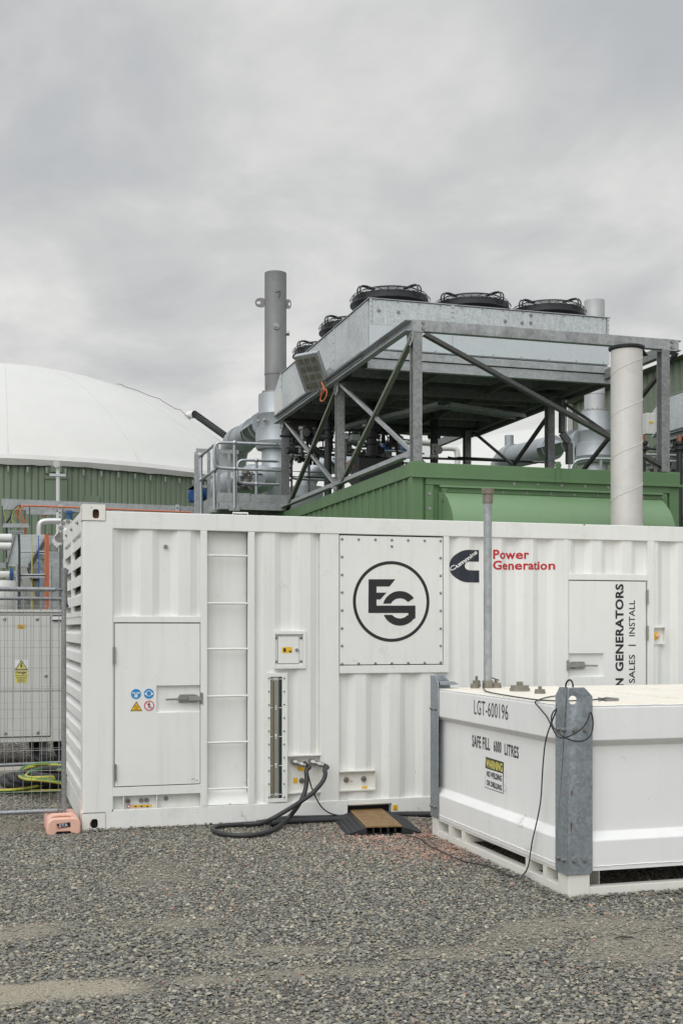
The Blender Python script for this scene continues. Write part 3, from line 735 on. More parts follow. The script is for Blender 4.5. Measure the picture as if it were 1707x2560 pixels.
def drape_text(body, q0, q1, q2, mat, name, off=0.0, lift=.0, sp=1.0, shear=0.0):
    """q0 lower left, q1 lower right, q2 upper left in enlarged-view coordinates"""
    a0, a1, a2 = (Vector(L2(*q)) for q in (q0, q1, q2))
    vs, fs = text_mesh(body, off, sp, shear)
    return drape([tuple(a0 + (a1 - a0) * u + (a2 - a0) * v_) for u, v_ in vs], fs, P4L, lambda x: yr(x) - lift).build(name, mat, cont, smooth=0)
drape_text('Cummins', (128, 372), (296, 258), (116, 347), WVIN, 'emblem_lettering', .028, .0025, .98)
drape_text('Power', (385, 294), (610, 294), (385, 235), RED, 'red_lettering', .026, 0, 1.06)
drape_text('Generation', (384, 361), (773, 361), (384, 303), RED, 'red_lettering', .026, 0, 1.05)
# right door
xm0, xm1 = X(1422), X(1619); zrd = Z(1450.5, 1500); zrw = Z(1435, 1500)
corr_panel(xm0, xm1, zrw, zt0, P5)
MB().box(xm0, xm1, YC + .004, YC + .05, zrd, zrw).build('door_head', WHITE, cont, bevel=.003)
xrr = X(1616)
MB().box(xm0 - .005, xm1 + .005, YC + .055, YC + .065, zb1, zrd + .01).build('door_gap_backing', DARKGAP, cont, smooth=0)  # dark sheet painted as gap shade, as behind the left door
d2 = recessed_leaf(xm0 + .004, xrr - .003, zb1 + .01, zrd - .008, xm0 + .004, X(1511), Z(1693, 1470), Z(1633.5, 1470), YC + .008, .028, .012, 'door', cont, open_left=True)
d2['label'] = 'right access door with black upright lettering'
lever(1446, 1664, -1, d2, YC + .032)
hinge(1617.5, 1475, 1511, d2); hinge(1617.5, 1565, 1602, d2)
MB().box(X(1619), X(1635), YC, YC + .06, zb1, zt0).build('post', WHITE, cont, bevel=.003)
corr_panel(X(1635), xR - .15, zb1, zt0, P6, [HR(1635.5, 1663.5, 1569, 1610.5)])
def up_text(body, px0, px1, py0, py1, off, sp=1.0):
    """text running upwards: px0..px1 is letter height, py0 bottom (start), py1 top (end)"""
    o0 = Vector((X(px1), YC + .0065, Z(py0, px1))); ux = Vector((0, 0, Z(py1, px1) - Z(py0, px1))); uy = Vector((X(px0) - X(px1), 0, 0))
    decal_text(body, o0, ux, uy, 'door_lettering', DECAL, d2, off, sp)
up_text('GENERATORS', 1539, 1559.5, 1679, 1460, .034, 1.05)
up_text('N', 1539, 1559.5, 1716, 1696, .045)
up_text('INSTALL', 1573, 1588, 1591, 1501, .012, 1.05)
up_text('SALES', 1573, 1588, 1708, 1637, .012, 1.05)
up_text('|', 1571.5, 1590, 1615, 1612, .02)
# emergency stop in its pocket
xs0, xs1 = X(1634.5), X(1664); ze0, ze1 = Z(1611, 1650), Z(1568, 1650)
bx_ = MB(); bx_.box(xs0, xs1, YC + .045, YC + .06, ze0, ze1)
for a in ((xs0, xs1, ze1 - .006, ze1), (xs0, xs1, ze0, ze0 + .006), (xs1 - .006, xs1, ze0 + .0061, ze1 - .0061)): bx_.box(a[0], a[1], YC + .002, YC + .0449, a[2], a[3])
eb = bx_.build('stop_button_pocket', WHITE, cont, smooth=0)
xx, zz = X(1643), Z(1590, 1643)
MB().box(xx - .028, xx + .026, YC + .020, YC + .045, zz - .032, zz + .032).build('button_box', YEL, eb, bevel=.004)
MB().lathe((xx + .006, YC + .020, zz), [(.009, 0), (.009, .012), (.017, .013), (.018, .022), (.012, .028), (.0001, .029)], 20, (0, -1, 0)).build('red_button', PINK, eb)

# small hatch box
hx0, hx1, hz0, hz1 = X(686.5), X(764.5), Z(1672, 725), Z(1578, 725)
ix0, ix1, iz0, iz1 = X(693), X(757), Z(1664, 725), Z(1586, 725)
hb = MB()
hb.box(hx0, hx1, YC - .004, YO + .03, iz1, hz1).box(hx0, hx1, YC - .004, YO + .03, hz0, iz0).box(hx0, X(687.8), YC - .004, YO + .03, iz0, iz1).box(X(757.5), hx1, YC - .004, YO + .03, iz0, iz1)
hb.box(X(687.8), X(757.5), YC + .018, YC + .03, iz0, iz1)
hbo = hb.build('hatch_frame', WHITE, cont, bevel=.0015)
hd = MB().box(X(695.6), X(747.7), YC + .008, YC + .018, Z(1659, 720), Z(1591, 720)).build('hatch_door', WHITE, hbo, bevel=.0015)
MB().box(X(694.9), X(748.5), YC + .0165, YC + .0178, Z(1660, 720), Z(1590, 720)).build('hatch_gap', DARKGAP, hbo, smooth=0)
for p_ in ((690.5, 1595), (753.5, 1595), (690.5, 1655), (753.5, 1654)): screw(*p_, y=YC + .018, parent=hbo, r=.011)
lb = MB().box(X(705.5), X(731), YC + .0068, YC + .0075, Z(1633, 718), Z(1618, 718)).build('warning_label', YEL, hd, smooth=0)
MB().bar((X(723), YC + .006, Z(1629, 723)), (X(729), YC + .006, Z(1629, 729)), .0004, .012, (0, 0, 1)).box(X(709), X(715), YC + .006, YC + .0063, Z(1630, 712), Z(1621, 712)).build('label_symbols', DECAL, lb, smooth=0)
xx, zz = X(742.5), Z(1625, 742.5)
MB().lathe((xx, YC + .008, zz), [(.014, 0), (.014, .006), (.010, .014), (.0001, .015)], 16, (0, -1, 0)).bar((xx - .016, YC - .008, zz + .006), (xx + .016, YC - .008, zz - .006), .006, .008).build('turn_latch', SS, hd)

# fuel level gauge
fx0, fx1 = X(669.5), X(718.5); fz0, fz1 = Z(2006.5, 694), Z(1682.5, 694)
gx0_, gx1_ = X(675.5), X(705); gz0, gz1 = Z(1997, 690), Z(1692.5, 690)
gf = MB(); yg = YC - .004
gf.box(fx0, gx0_, yg, YO + .02, fz0, fz1).box(gx1_, fx1, yg, YO + .02, fz0, fz1).box(gx0_, gx1_, yg, YO + .02, gz1, fz1).box(gx0_, gx1_, yg, YO + .02, fz0, gz0)
gfo = gf.build('fuel_gauge', WHITE, cont, bevel=.0015)
MB().box(gx0_, gx1_, YC + .006, YC + .02, gz0, gz1).build('gauge_window', GLASSY, gfo, smooth=0)
MB().box(X(697), gx1_ - .0005, YC + .002, YC + .0055, gz0, gz1).build('gauge_strip', BLACK, gfo, smooth=0)
MB().box(gx0_, X(681.5), YC + .002, YC + .0055, gz0, gz1).build('fuel_column', OLIVE, gfo, smooth=0)
MB().cyl((X(684), YC + .001, gz0 + .03), (X(684), YC + .001, gz1 - .04), .003, 6).build('sight_cord', RUSTY, gfo)
for lab, py_ in (('MAX', 1698), ('3/4', 1770), ('1/2', 1842), ('1/4', 1915), ('MIN', 1987)):
    zz = Z(py_, 690)
    MB().box(X(697.5), gx1_ - .001, YC + .0, YC + .0012, zz - .0025, zz + .0025).box(gx0_ + .001, X(682), YC + .0, YC + .0012, zz - .0025, zz + .0025).build('gauge_mark', WVIN, gfo, smooth=0)
    if lab[0] == 'M':
        decal_text(lab, (X(683.5), YC + .0004, zz - .012), (X(696) - X(683.5), 0, 0), (0, 0, .024), 'gauge_lettering', WVIN, gfo, .03)
    else:
        for ch, dz_ in ((lab[0], .004), (lab[2], -.020)):
            decal_text(ch, (X(687.5), YC + .0004, zz + dz_ + (.001 if dz_ > 0 else 0)), (X(692) - X(687.5), 0, 0), (0, 0, .016), 'gauge_lettering', WVIN, gfo, .02)
        MB().box(X(686.5), X(693), YC + .0002, YC + .0006, zz - .0018, zz + .0018).build('gauge_mark', WVIN, gfo, smooth=0)
for i in range(10):
    py_ = 1660 + (98 + (902 - 98) * i / 9) / 2.703
    screw(672, py_, y=yg, parent=gfo, r=.0062); screw(710, py_ - .3, y=yg, parent=gfo, r=.0062)

# hose recess and second recess
def pocket(px0, px1, py0, py1, ydeep, name='service_pocket'):
    x0, x1 = X(px0), X(px1); pm = (px0 + px1) / 2; z1, z0 = Z(py0, pm), Z(py1, pm); m = MB()
    m.box(x0, x1, ydeep, ydeep + .01, z0, z1); m.box(x0 - .002, x1 + .003, YC - .002, ydeep + .0005, z1, z1 + .010); m.box(x0 - .002, x1 + .003, YC - .002, ydeep + .0005, z0 - .010, z0)
    m.box(x1, x1 + .005, YC + .003, ydeep, z0 + .0005, z1 - .0005)
    return m.build(name, WHITE_R, cont, smooth=0)
pk1 = pocket(720, 802, 1891, 1981, YC + .048); pk2 = pocket(849.5, 938, 1930, 1975, YC + .040)
plug(868.5, 1951.5, .016, YC + .040, True, pk2); plug(912.3, 1949.5, .016, YC + .040, True, pk2)
plug(757.5, 1954, .016, YC + .048, True, pk1)
MB().box(X(736.5), X(747), YC + .046, YC + .0475, Z(1961, 742), Z(1947, 742)).build('warning_label', YEL, pk1, smooth=0)
MB().box(X(748), X(769), YC + .046, YC + .0475, Z(1929, 758), Z(1915, 758)).build('warning_label', YEL, pk1, smooth=0)
lb = MB().box(X(981.5), X(994), YC - .002, YC - .0005, Z(2027, 988), Z(2013, 988)).build('hook_label', YEL, cont, smooth=0)
MB().tube([(X(987.5), YC - .0026, Z(2015.5, 988)), (X(987.5), YC - .0026, Z(2019, 988)), (X(990), YC - .0026, Z(2021, 988)), (X(989), YC - .0026, Z(2024, 988)), (X(986), YC - .0026, Z(2024, 988)), (X(985), YC - .0026, Z(2022, 988))], .0022, 5, sm=1).build('hook_symbol', DECAL, lb)
MB().box(X(908), X(921), YC + .036, YC + .0395, Z(1973, 914), Z(1968, 914)).build('warning_label', YEL, pk2, smooth=0)
# couplings
def coupling(px0, py0, name='hose_coupling'):
    a = Vector((X(px0), YC + .045, Z(py0, px0))); d = Vector((.115, -.115, -.035)).normalized()
    m = MB(); m.cyl(a, a + Vector((0, -.03, 0)), .024, 18); s = a + Vector((.004, -.02, 0))
    m.cyl(s, s + d * .04, .025, 6); m.cyl(s + d * .04, s + d * .07, .019, 18); m.cyl(s + d * .07, s + d * .10, .024, 6); m.cyl(s + d * .10, s + d * .125, .021, 18)
    m.build(name, SS, cont, bevel=.001); return s + d * .118
cp1 = coupling(736, 1906); cp2 = coupling(780, 1906)

# louvred end
en = MB()
xe0 = XC + .012
yl0, yl1 = YC + .15, YC + WC - .12
MB().box(XC + .004, XC + .1, yl0, yl1, HC - .2, HC - .03).build('end_header', RAILW, cont, bevel=.004)
MB().box(XC + .004, XC + .1, YC + .15, yl1, .02, .21).build('end_sill', RAILW, cont, bevel=.004)
MB().box(XC + .25, XC + .26, yl0, yl1, .1, HC - .1).build('louvre_backing', DARKGAP, cont, smooth=0)
ymid = YC + 1.25
for yq in (yl0 + .0, yl1 - .05): MB().box(XC + .004, XC + .12, yq + .001, yq + .05, .21, HC - .2).build('end_frame', WHITE, cont, smooth=0)
zz = .225; pl = .158; k_ = 0
while zz < 2.30:
    ya, yb_ = yl0 + .05, yl1 - .05
    m = MB()
    prf = [(XC + .006, zz), (XC + .006, zz + .078), (XC + .165, zz + .195), (XC + .165, zz + .187), (XC + .014, zz + .07), (XC + .014, zz)]
    vs = [(a, ya, b) for a, b in prf] + [(a, yb_, b) for a, b in prf]; q = len(prf)
    m.add(vs, [(i, (i + 1) % q, q + (i + 1) % q, q + i) for i in range(q)] + [tuple(range(q)), tuple(range(q, 2 * q))])
    m.build('louvre_blade', WHITE, cont, smooth=0); zz += pl; k_ += 1
MB().box(XC - .002, XC + .03, ymid - .03, ymid + .03, 1.75, HC - .2).build('end_frame', WHITE, cont, smooth=0)
MB().box(XC - .001, XC + .03, yl0, yl1, 1.71, 1.752).build('end_frame', WHITE, cont, smooth=0)
yri = yat(176, XC)
MB().tube([(XC - .03, yri - .08, 1.80), (XC - .05, yri - .10, 1.84), (XC - .05, yri - .10, 2.10), (XC - .03, yri - .08, 2.14), (XC - .05, yri - .04, 2.10), (XC - .05, yri - .04, 1.84)], .016, 8, closed=True, sm=2).build('lifting_ring', GALVD, cont)
for dy in (.5, 1.2, 1.9): hexbolt((XC + .004, YC + dy, HC - .1), (-1, 0, 0), .014, .02, parent=cont)

WR = random.Random(21)
def scuffs(name, lst, mat, parent, y):
    """small chips of paint: irregular flat flecks with their own outline"""
    for (px_, py_, w_, h_) in lst:
        x, z = X(px_), Z(py_, px_); n_ = 7
        MB().poly([(x + w_ * math.cos(2 * PI * i / n_) * WR.uniform(.5, 1.1), y, z + h_ * math.sin(2 * PI * i / n_) * WR.uniform(.4, 1.1)) for i in range(n_)]).build(name, mat, parent, smooth=0)
scuffs('rust_chip', [(226, 2062, .006, .03), (224, 2074, .004, .02), (226.5, 2080, .003, .012), (482, 1948, .02, .003), (492, 1951, .012, .004), (575, 2010, .007, .006)], RUSTY, cont, YC - .0068)
scuffs('rust_chip', [(279, 2071, .012, .006), (300, 2069.5, .02, .003), (281, 2027, .006, .012), (611, 1956, .003, .01), (804, 1302.5, .004, .003), (792, 1292, .004, .003), (797, 1291, .008, .003), (1460, 1312, .012, .006)], RUSTY, cont, YC - .0004)
scuffs('dark_speck', [(244, 1513, .003, .003), (1165, 1328, .003, .004), (252, 1753, .003, .003), (397, 1867, .003, .003), (232, 1856, .003, .003), (1038, 1930, .003, .014)], BOLTM, cont, YC + .0035)
STAIN = paint('dust_stain', (.52, .46, .36), dirt=1.0, rust=.3)

m = MB()
for i in range(90):
    px_ = WR.gauss(880, 22); py_ = WR.uniform(1985, 2045); 
    if py_ > 2006 and 868 < px_ < 980 : continue
    x, z = X(px_), Z(py_, px_); r_ = WR.uniform(.0008, .0028); y_ = YC - .0004 if py_ > 2008 else None
    if y_ is None: continue
    m.poly([(x + r_ * math.cos(a_), y_, z + r_ * WR.uniform(.8, 2.2) * math.sin(a_)) for a_ in np.linspace(0, 2 * PI, 6)[:-1]])
m.build('dust_specks', STAIN, cont, smooth=0)
m = MB()
for i in range(130):
    px_ = WR.uniform(290, 1070); x = X(px_); z = WR.uniform(.02, .16) ; r_ = WR.uniform(.0008, .0024)
    if sx0 - .02 < x < sx1 + .02: continue
    m.poly([(x + r_ * math.cos(a_), YC - .0004, z + r_ * math.sin(a_)) for a_ in np.linspace(0, 2 * PI, 6)[:-1]])
m.build('mud_specks', RUSTY, cont, smooth=0)

# ================================================================== FUEL TANK
TX, TY0, TY1, TZ = 3.326, 6.445, 8.71, 1.148; TX1 = TX + 3.1
tank = thing('fuel_tank', 'white steel fuel storage cube with galvanised corner brackets and fill marking', 'fuel tank', (TX, TY0, 0))
zA, zB, zC, zD, zE = .160, .338, .388, .902, .940       # sill, lower bevel, recess bottom, recess top, upper bevel
RD = .045
def shell(inset, z): 
    return [(TX + inset, TY0 + inset, z), (TX1 - inset, TY0 + inset, z), (TX1 - inset, TY1 - inset, z), (TX + inset, TY1 - inset, z)]
m = MB(); lev = [(0, zA), (0, zB), (RD, zC), (RD, zD), (0, zE), (0, TZ - .012), (.012, TZ)]
vs = []; fs = []
for i, zz in lev: vs += shell(i, zz)
for k in range(len(lev) - 1):
    for i in range(4): fs.append((4 * k + i, 4 * k + (i + 1) % 4, 4 * k + 4 + (i + 1) % 4, 4 * k + 4 + i))
m.add(vs, fs); m.add(shell(0, zA), [(0, 1, 2, 3)]); m.build('tank_body', TANKW, tank, smooth=0, bevel=.006)
m = MB(); q = 6
m.box(TX + .012, TX1 - .012, TY0 + .012, TY1 - .012, TZ - .006, TZ + .003)
tt = m.build('tank_top', TANKTOP, tank, bevel=.002)
MB().box(TX + 1.02, TX + 1.03, TY0 + .02, TY1 - .02, TZ + .003, TZ + .007).box(TX + .03, TX1 - .03, TY0 + .26, TY0 + .268, TZ + .003, TZ + .0065).build('weld_seam', TANKTOP, tt, smooth=0)
# skid base
sk = MB(); FZ = .062
def skid_side(m, horiz):
    pass
T2 = .075
# left side (X = TX) rails
m = MB(); m.box(TX + .004, TX + T2, TY0 + .142, TY1 - .12, .0, FZ); m.box(TX + .006, TX + T2, TY0 + .142, TY1 - .12, zA - .022, zA)
m.build('skid_rail', SKIDW, tank, smooth=0, bevel=.003)
m = MB(); m.box(TX + .142, TX1 - .14, TY0 + .004, TY0 + T2, .0, FZ); m.build('skid_rail', SKIDW, tank, smooth=0, bevel=.003)
m = MB(); m.box(TX + .142, TX1 - .14, TY1 - T2, TY1 - .004, .0, FZ); m.build('skid_rail', SKIDW, tank, smooth=0)
m = MB(); m.box(TX1 - T2, TX1 - .004, TY0 + .142, TY1 - .12, .0, FZ); m.build('skid_rail', SKIDW, tank, smooth=0)
for x in (TX, TX1 - .14):
    for y in (TY0, TY1 - .12):
        MB().box(x, x + .14, y, y + (.14 if y == TY0 else .12), 0, zA - .001).build('foot', SKIDW, tank, bevel=.004)
for px_ in (1055 / 2.387,): pass
def yl_(zx): return yat(1050 + zx / 2.387, TX)          # enlarged-view x on the left face
for a, b in ((165, 185), (243, 262), (625, 645), (728, 747)):
    y1, y0 = yl_(a), yl_(b)
    MB().box(TX + .005, TX + .26, min(y0, y1), max(y0, y1), FZ + .0005, zA - .0225).build('fork_pocket_plate', SKIDW, tank, smooth=0)
for a, b in ((105, 165), (185, 243), (645, 728), (747, 832)):
    MB().box(TX + .262, TX + .27, min(yl_(a), yl_(b)), max(yl_(a), yl_(b)), .02, zA - .023).build('fork_pocket_back', SKIDW, tank, smooth=0)
MB().box(TX + .3, TX1 - .3, TY0 + .9, TY0 + 1.0, .0, zA - .03).build('skid_cross_member', SKIDW, tank, smooth=0)
# galvanised corner brackets
def bracket(x, y, sx, sy, z0, z1, eye=False):
    """angle with its spine at x, y; legs run sx along X and sy along Y"""
    lw = .165; t_ = .008; root_x = x - sx * .012; root_y = y - sy * .012
    m = MB(); ch = .055
    # leg facing -Y (in the XZ plane)
    for (o_, u, nrm, sg) in (((root_x, root_y), (sx, 0), (0, 1, 0), sy), ((root_x, root_y), (0, sy), (1, 0, 0), sx)):
        u = Vector((u[0], u[1], 0)); o3 = Vector((o_[0], o_[1], 0)); nv = Vector(nrm) * sg
        pts = [(0, z0), (lw - .012, z0), (lw, z0 + .012), (lw, z1 - ch), (lw - ch, z1), (0, z1)]
        if nrm == (1, 0, 0): pts = [(t_, z0), (lw - .012, z0), (lw, z0 + .012), (lw, z1 - ch), (lw - ch, z1), (t_, z1)]
        m.poly([o3 + u * a + Vector((0, 0, b)) for a, b in pts], t_, nv)
    o = m.build('corner_bracket', BRKT, tank)
    if eye: bool_cut(o, MB().lathe((root_x + sx * .034, root_y - .03, z1 - .075), [(.0001, 0), (.026, 0), (.026, .06), (.0001, .06)], 24, (0, 1, 0)))
    b_ = o.modifiers.new('bevel', 'BEVEL'); b_.width = .004; b_.segments = 2; b_.limit_method = 'ANGLE'; b_.angle_limit = math.radians(40)
    for zz in (z0 + .085, z1 - .255):
        for a in (.045, .115):
            hexbolt((root_x + sx * a, root_y, zz), (0, -sy, 0), .0115, .02, parent=o)
            hexbolt((root_x, root_y + sy * a, zz), (-sx, 0, 0), .0115, .02, parent=o)
    return o
zbt, ztp = zat(2189, TX, TY0), zat(1719, TX, TY0)
bk = bracket(TX, TY0, 1, 1, zbt, ztp, True)
bracket(TX, TY1, 1, -1, zat(2040, TX, TY1), zat(1688, TX, TY1))
bracket(TX1, TY0, -1, 1, zbt, ztp); bracket(TX1, TY1, -1, -1, zbt, ztp)
MB().poly([(TX + .01, TY1 - .02, TZ + .055), (TX + .13, TY1 - .02, TZ + .055), (TX + .17, TY1 - .02, TZ + .035), (TX + .13, TY1 - .02, TZ + .03), (TX + .01, TY1 - .02, TZ + .03)], -.12, (0, 1, 0)).build('bracket_cap', BRKT, tank, bevel=.003)
rst = MB()
for cz_, hh in ((.50, .035), (.38, .05)):
    p = WX(1050 + 903 / 2.387, 0, TX) if False else None
for zz, hh, dx in ((zat(1984, TX, TY0), .020, .010), (zat(2067, TX, TY0), .034, .008)):
    MB().poly([(TX + dx, TY0 - .0128, zz - hh), (TX + dx + .009, TY0 - .0128, zz - hh * .3), (TX + dx + .006, TY0 - .0128, zz + hh), (TX + dx - .003, TY0 - .0128, zz + hh * .5)]).build('rust_mark', RUSTY, bk, smooth=0)
WRr = random.Random(4)
def bead(p0, p1, n_): p0 = Vector(p0); p1 = Vector(p1); return [p0.lerp(p1, i / n_) + Vector((WRr.uniform(-.001, .001), WRr.uniform(-.001, .001), WRr.uniform(-.0022, .0022))) for i in range(n_ + 1)]
for a_, b_ in (((TX - .001, TY0 + .16, .186), (TX - .001, TY1 - .05, .186)), ((TX + .16, TY0 - .001, .186), (TX1, TY0 - .001, .186)), ((TX + .10, TY0 + .004, TZ - .001), (TX1, TY0 + .004, TZ - .001)), ((TX + .004, TY0 + .1, TZ - .001), (TX + .004, TY1 - .1, TZ - .001))):
    MB().tube(bead(a_, b_, 90), .0035, 5).build('weld_bead', TANKW, tank)
# lettering on the left face
def T3(a, b, rec=0.0):   # enlarged-view coordinates -> place on the left face (rec = how far the face is set in)
    x = TX + rec - .0016; return WX(1050 + a / 2.387, 1660 + b / 2.387, x)
def side_text(body, q0, q1, q2, rec, mat, off, parent=tank, nm='stencil_lettering', sp=1.0, lift=0):
    o0, a1, a2 = T3(*q0, rec), T3(*q1, rec), T3(*q2, rec)
    ux = a1 - o0; uy = a2 - o0; uy.y = 0; L_ = Vector((-lift, 0, 0))
    return decal_text(body, o0 + L_, ux, uy, nm, mat, parent, off, sp)
side_text('LGT-600196', (322, 300), (524, 338), (322, 214), 0, DECAL, .0, sp=1.05)
side_text('SAFE FILL', (310, 495), (416, 520), (310, 422), RD, DECAL, .028, sp=1.12)
side_text('6000', (438, 526), (484, 536), (438, 455), RD, DECAL, .028, sp=1.15)
side_text('LITRES', (503, 545), (587, 568), (503, 474), RD, DECAL, .028, sp=1.12)
def quad(a, rec, name, mat, parent, lift=0.0, th=None):
    return MB().poly([T3(*p, rec) - Vector((lift, 0, 0)) for p in a]).build(name, mat, parent, smooth=0)
ws = quad([(387, 738), (495, 776), (498, 588), (391, 555)], RD, 'warning_sign', DECAL, tank)
quad([(389, 735), (493, 771), (494, 656), (390, 623)], RD, 'sign_field', WVIN, ws, .0006)
side_text('WARNING', (394, 617), (493, 648), (394, 566), RD, YEL2, .035, ws, 'sign_lettering', lift=.0012)
side_text('NO WELDING', (398, 672), (487, 704), (398, 636), RD, DECAL, .045, ws, 'sign_lettering', lift=.0014)
side_text('OR DRILLING', (397, 724), (487, 760), (397, 690), RD, DECAL, .045, ws, 'sign_lettering', lift=.0014)
# caps on top and vent pipe
def cap(px, py, r, h, name='filler_cap', hexr=.4):
    p = Vector((0, 0, 0)); d = FPX * (EYE - TZ) / (py - HOR); rr = (px - 853.5) / FPX * d; p = Vector((d * S_ + rr * C_, d * C_ - rr * S_, TZ + .003))
    m = MB(); m.cyl(p, p + Vector((0, 0, h * .35)), r * 1.1, 20); m.cyl(p + Vector((0, 0, h * .35)), p + Vector((0, 0, h * .7)), r, 20); m.cyl(p + Vector((0, 0, h * .7)), p + Vector((0, 0, h * 1.15)), r * hexr, 6)
    m.build(name, CAPM, tank, bevel=.001); return p
CAPM = metal('tarnished_cap', (.26, .24, .20), .5, .5, .2, stain=.5, staincol=(.13, .08, .05), sps=60)
cap(1187, 1722, .032, .05); cap(1191, 1719, .030, .075); cap(1240, 1721, .038, .055); cap(1299, 1729, .068, .06); cap(1349.5, 1735.5, .036, .045); cap(1405, 1748, .03, .05)
dv = 9.28; rv = (1219 - 853.5) / FPX * dv; vx, vy = dv * S_ + rv * C_, dv * C_ - rv * S_
zt_ = EYE + (HOR - 1226) * dv / FPX
vp = MB().cyl((vx, vy, TZ), (vx, vy, zt_ - .02), .0325, 20).build('vent_pipe', GALV, tank)
MB().cyl((vx, vy, TZ), (vx, vy, TZ + .06), .042, 20).build('vent_pipe_socket', CAPM, tank)
MB().cyl((vx, vy, zt_ - .10), (vx, vy, zt_ - .03), .040, 20).cyl((vx, vy, zt_ - .03), (vx, vy, zt_ + .015), .047, 20, .05).build('vent_cap', CAPM, vp, bevel=.003)

# thin black earth cable: from the couplings, past the ramp, over the gravel and up round the near bracket
def T3g(a, b, off=.02): p = G(1050 + a / 2.387, 1660 + b / 2.387, .02); return p
pts = [WX(1050 + 372 / 2.387, 1660 + 160 / 2.387, 4.0)]
tk = []
def TT(a, b):   # place on the tank's top
    px_, py_ = 1050 + a / 2.387, 1660 + b / 2.387; d = FPX * (EYE - TZ - .012) / (py_ - HOR); r = (px_ - 853.5) / FPX * d
    return Vector((d * S_ + r * C_, d * C_ - r * S_, TZ + .012))
def TF(a, b, o=.03):  # just outside the left face
    return WX(1050 + a / 2.387, 1660 + b / 2.387, TX - o)
def TN(a, b, o=.04):  # just outside the front face
    return W(1050 + a / 2.387, 1660 + b / 2.387, TY0 - o)
c1 = [TT(470, 112) + Vector((0, 0, .02)), TT(400, 118) + Vector((0, 0, .06)), TT(372, 130) + Vector((0, 0, .03)), TT(380, 160), TT(415, 170), TT(440, 176), TT(540, 193), TT(620, 205), TT(700, 216), TT(790, 221), TT(860, 222), TT(1000, 218), TT(1075, 210), TT(1180, 212)]
black = tag(MB().tube(c1, .0048, 6, sm=2).build('earth_lead', RUBBER), 'thin black lead with clamp lying across the top of the white fuel tank', 'cable')
MB().tube([TT(1065, 208), TT(1110, 206), TT(1180, 213)], .010, 6).tube([TT(1068, 219), TT(1110, 217), TT(1175, 214)], .008, 6).build('clamp', BOLTM, black)
c2 = [TT(820, 190), TT(750, 200), TT(690, 222), TF(684, 232), TF(705, 255), TF(735, 290), TF(760, 320), TF(785, 375, .035), TF(800, 405, .04), TN(822, 440, .06), TN(860, 444, .06), TN(920, 420, .05), TN(975, 380, .05), TN(1005, 330, .05), TN(1012, 285, .04), TN(1025, 300, .04), TN(1034, 350, .04), TN(1025, 420, .045), TN(990, 455, .05), TN(950, 466, .05), TN(890, 455, .055), TN(830, 420, .06), TF(790, 375, .05), TF(780, 330, .045), TF(790, 290, .04), TF(815, 268, .03)]
c2b = [TF(815, 275, .045), TF(795, 320, .05), TF(775, 375, .05), TF(755, 430, .04), TF(742, 500, .03), TF(733, 600, .02), TF(727, 700, .0), TF(722, 800, .0), TF(710, 880, .01), TF(688, 980, .02), TF(668, 1060, .03), TF(658, 1130, .035), TF(650, 1190, .04), TF(636, 1235, .05)]
c2c = [G(1050 + a / 2.387, 1660 + b / 2.387, .022) for a, b in ((615, 1262), (580, 1273), (545, 1270), (500, 1252), (455, 1228), (400, 1205), (330, 1195), (260, 1180), (190, 1152), (120, 1115), (60, 1092), (20, 1060), (0, 1040))]
p5 = [G(520 + a / 2.703, 1660 + b / 2.703, .022) for a, b in ((1490, 1225), (1440, 1185), (1385, 1168), (1330, 1162))]
tag(MB().tube(c2b + c2c + p5, .0048, 6, sm=2).build('earth_cable', RUBBER), 'thin black cable hanging down the left tank face and crossing the gravel', 'cable')
tag(MB().tube(c2, .0045, 6, sm=2).build('looped_cable', RUBBER), 'thin black cable looped twice around the near corner bracket of the fuel tank', 'cable')
tag(MB().tube([WX(1050 + a / 2.387, 1660 + b / 2.387, TX + .06) for a, b in ((868, 150), (870, 115), (885, 97), (900, 97), (912, 118), (912, 150))], .006, 6, sm=2).build('wire_loop', RUBBER), 'small upright black wire loop above the near corner bracket of the fuel tank', 'wire')

# ================================================================== HOSES, CABLES, RAMP
def K(a, b): return 520 + a / 2.703, 1660 + b / 2.703
def Kg(a, b, z=.03): return G(*K(a, b), z)
def Ky(a, b, y): return W(*K(a, b), y)
HOSE = plain('hose_rubber', (.030, .031, .033), .5, sc=80, bmp=.3)
hp = [cp1, cp1 + Vector((.03, -.03, -.012)), Ky(660, 715, YC - .13), Ky(668, 770, YC - .15), Ky(662, 840, YC - .17), Ky(640, 905, YC - .2), Ky(600, 975, YC - .28), Kg(545, 1042, .07), Kg(490, 1095, .03), Kg(420, 1135, .03), Kg(290, 1163, .03), Kg(150, 1160, .03), Kg(60, 1142, .03), Kg(22, 1118, .035), Kg(55, 1098, .03), Kg(180, 1088, .03), Kg(340, 1078, .03)]
tag(MB().tube(hp[:9] + hp[9:], .0185, 12, sm=2).build('rubber_hose', HOSE), 'thick black rubber hose dropping from the left coupling into a flat loop on the gravel', 'hose', 'thick black hoses on the container front')
hq = [cp2, cp2 + Vector((.03, -.035, -.012)), Ky(785, 712, YC - .16), Ky(795, 745, YC - .18), Ky(780, 790, YC - .19), Ky(740, 840, YC - .21), Ky(690, 890, YC - .24), Ky(620, 935, YC - .28), Ky(560, 975, YC - .31), Ky(500, 1010, YC - .33), Kg(430, 1050, .09), Kg(380, 1074, .05), Kg(330, 1081, .035), Kg(240, 1086, .03)]
tag(MB().tube(hq, .0185, 12, sm=2).build('rubber_hose', HOSE), 'thick black rubber hose sweeping left from the right coupling beside the recess', 'hose', 'thick black hoses on the container front')
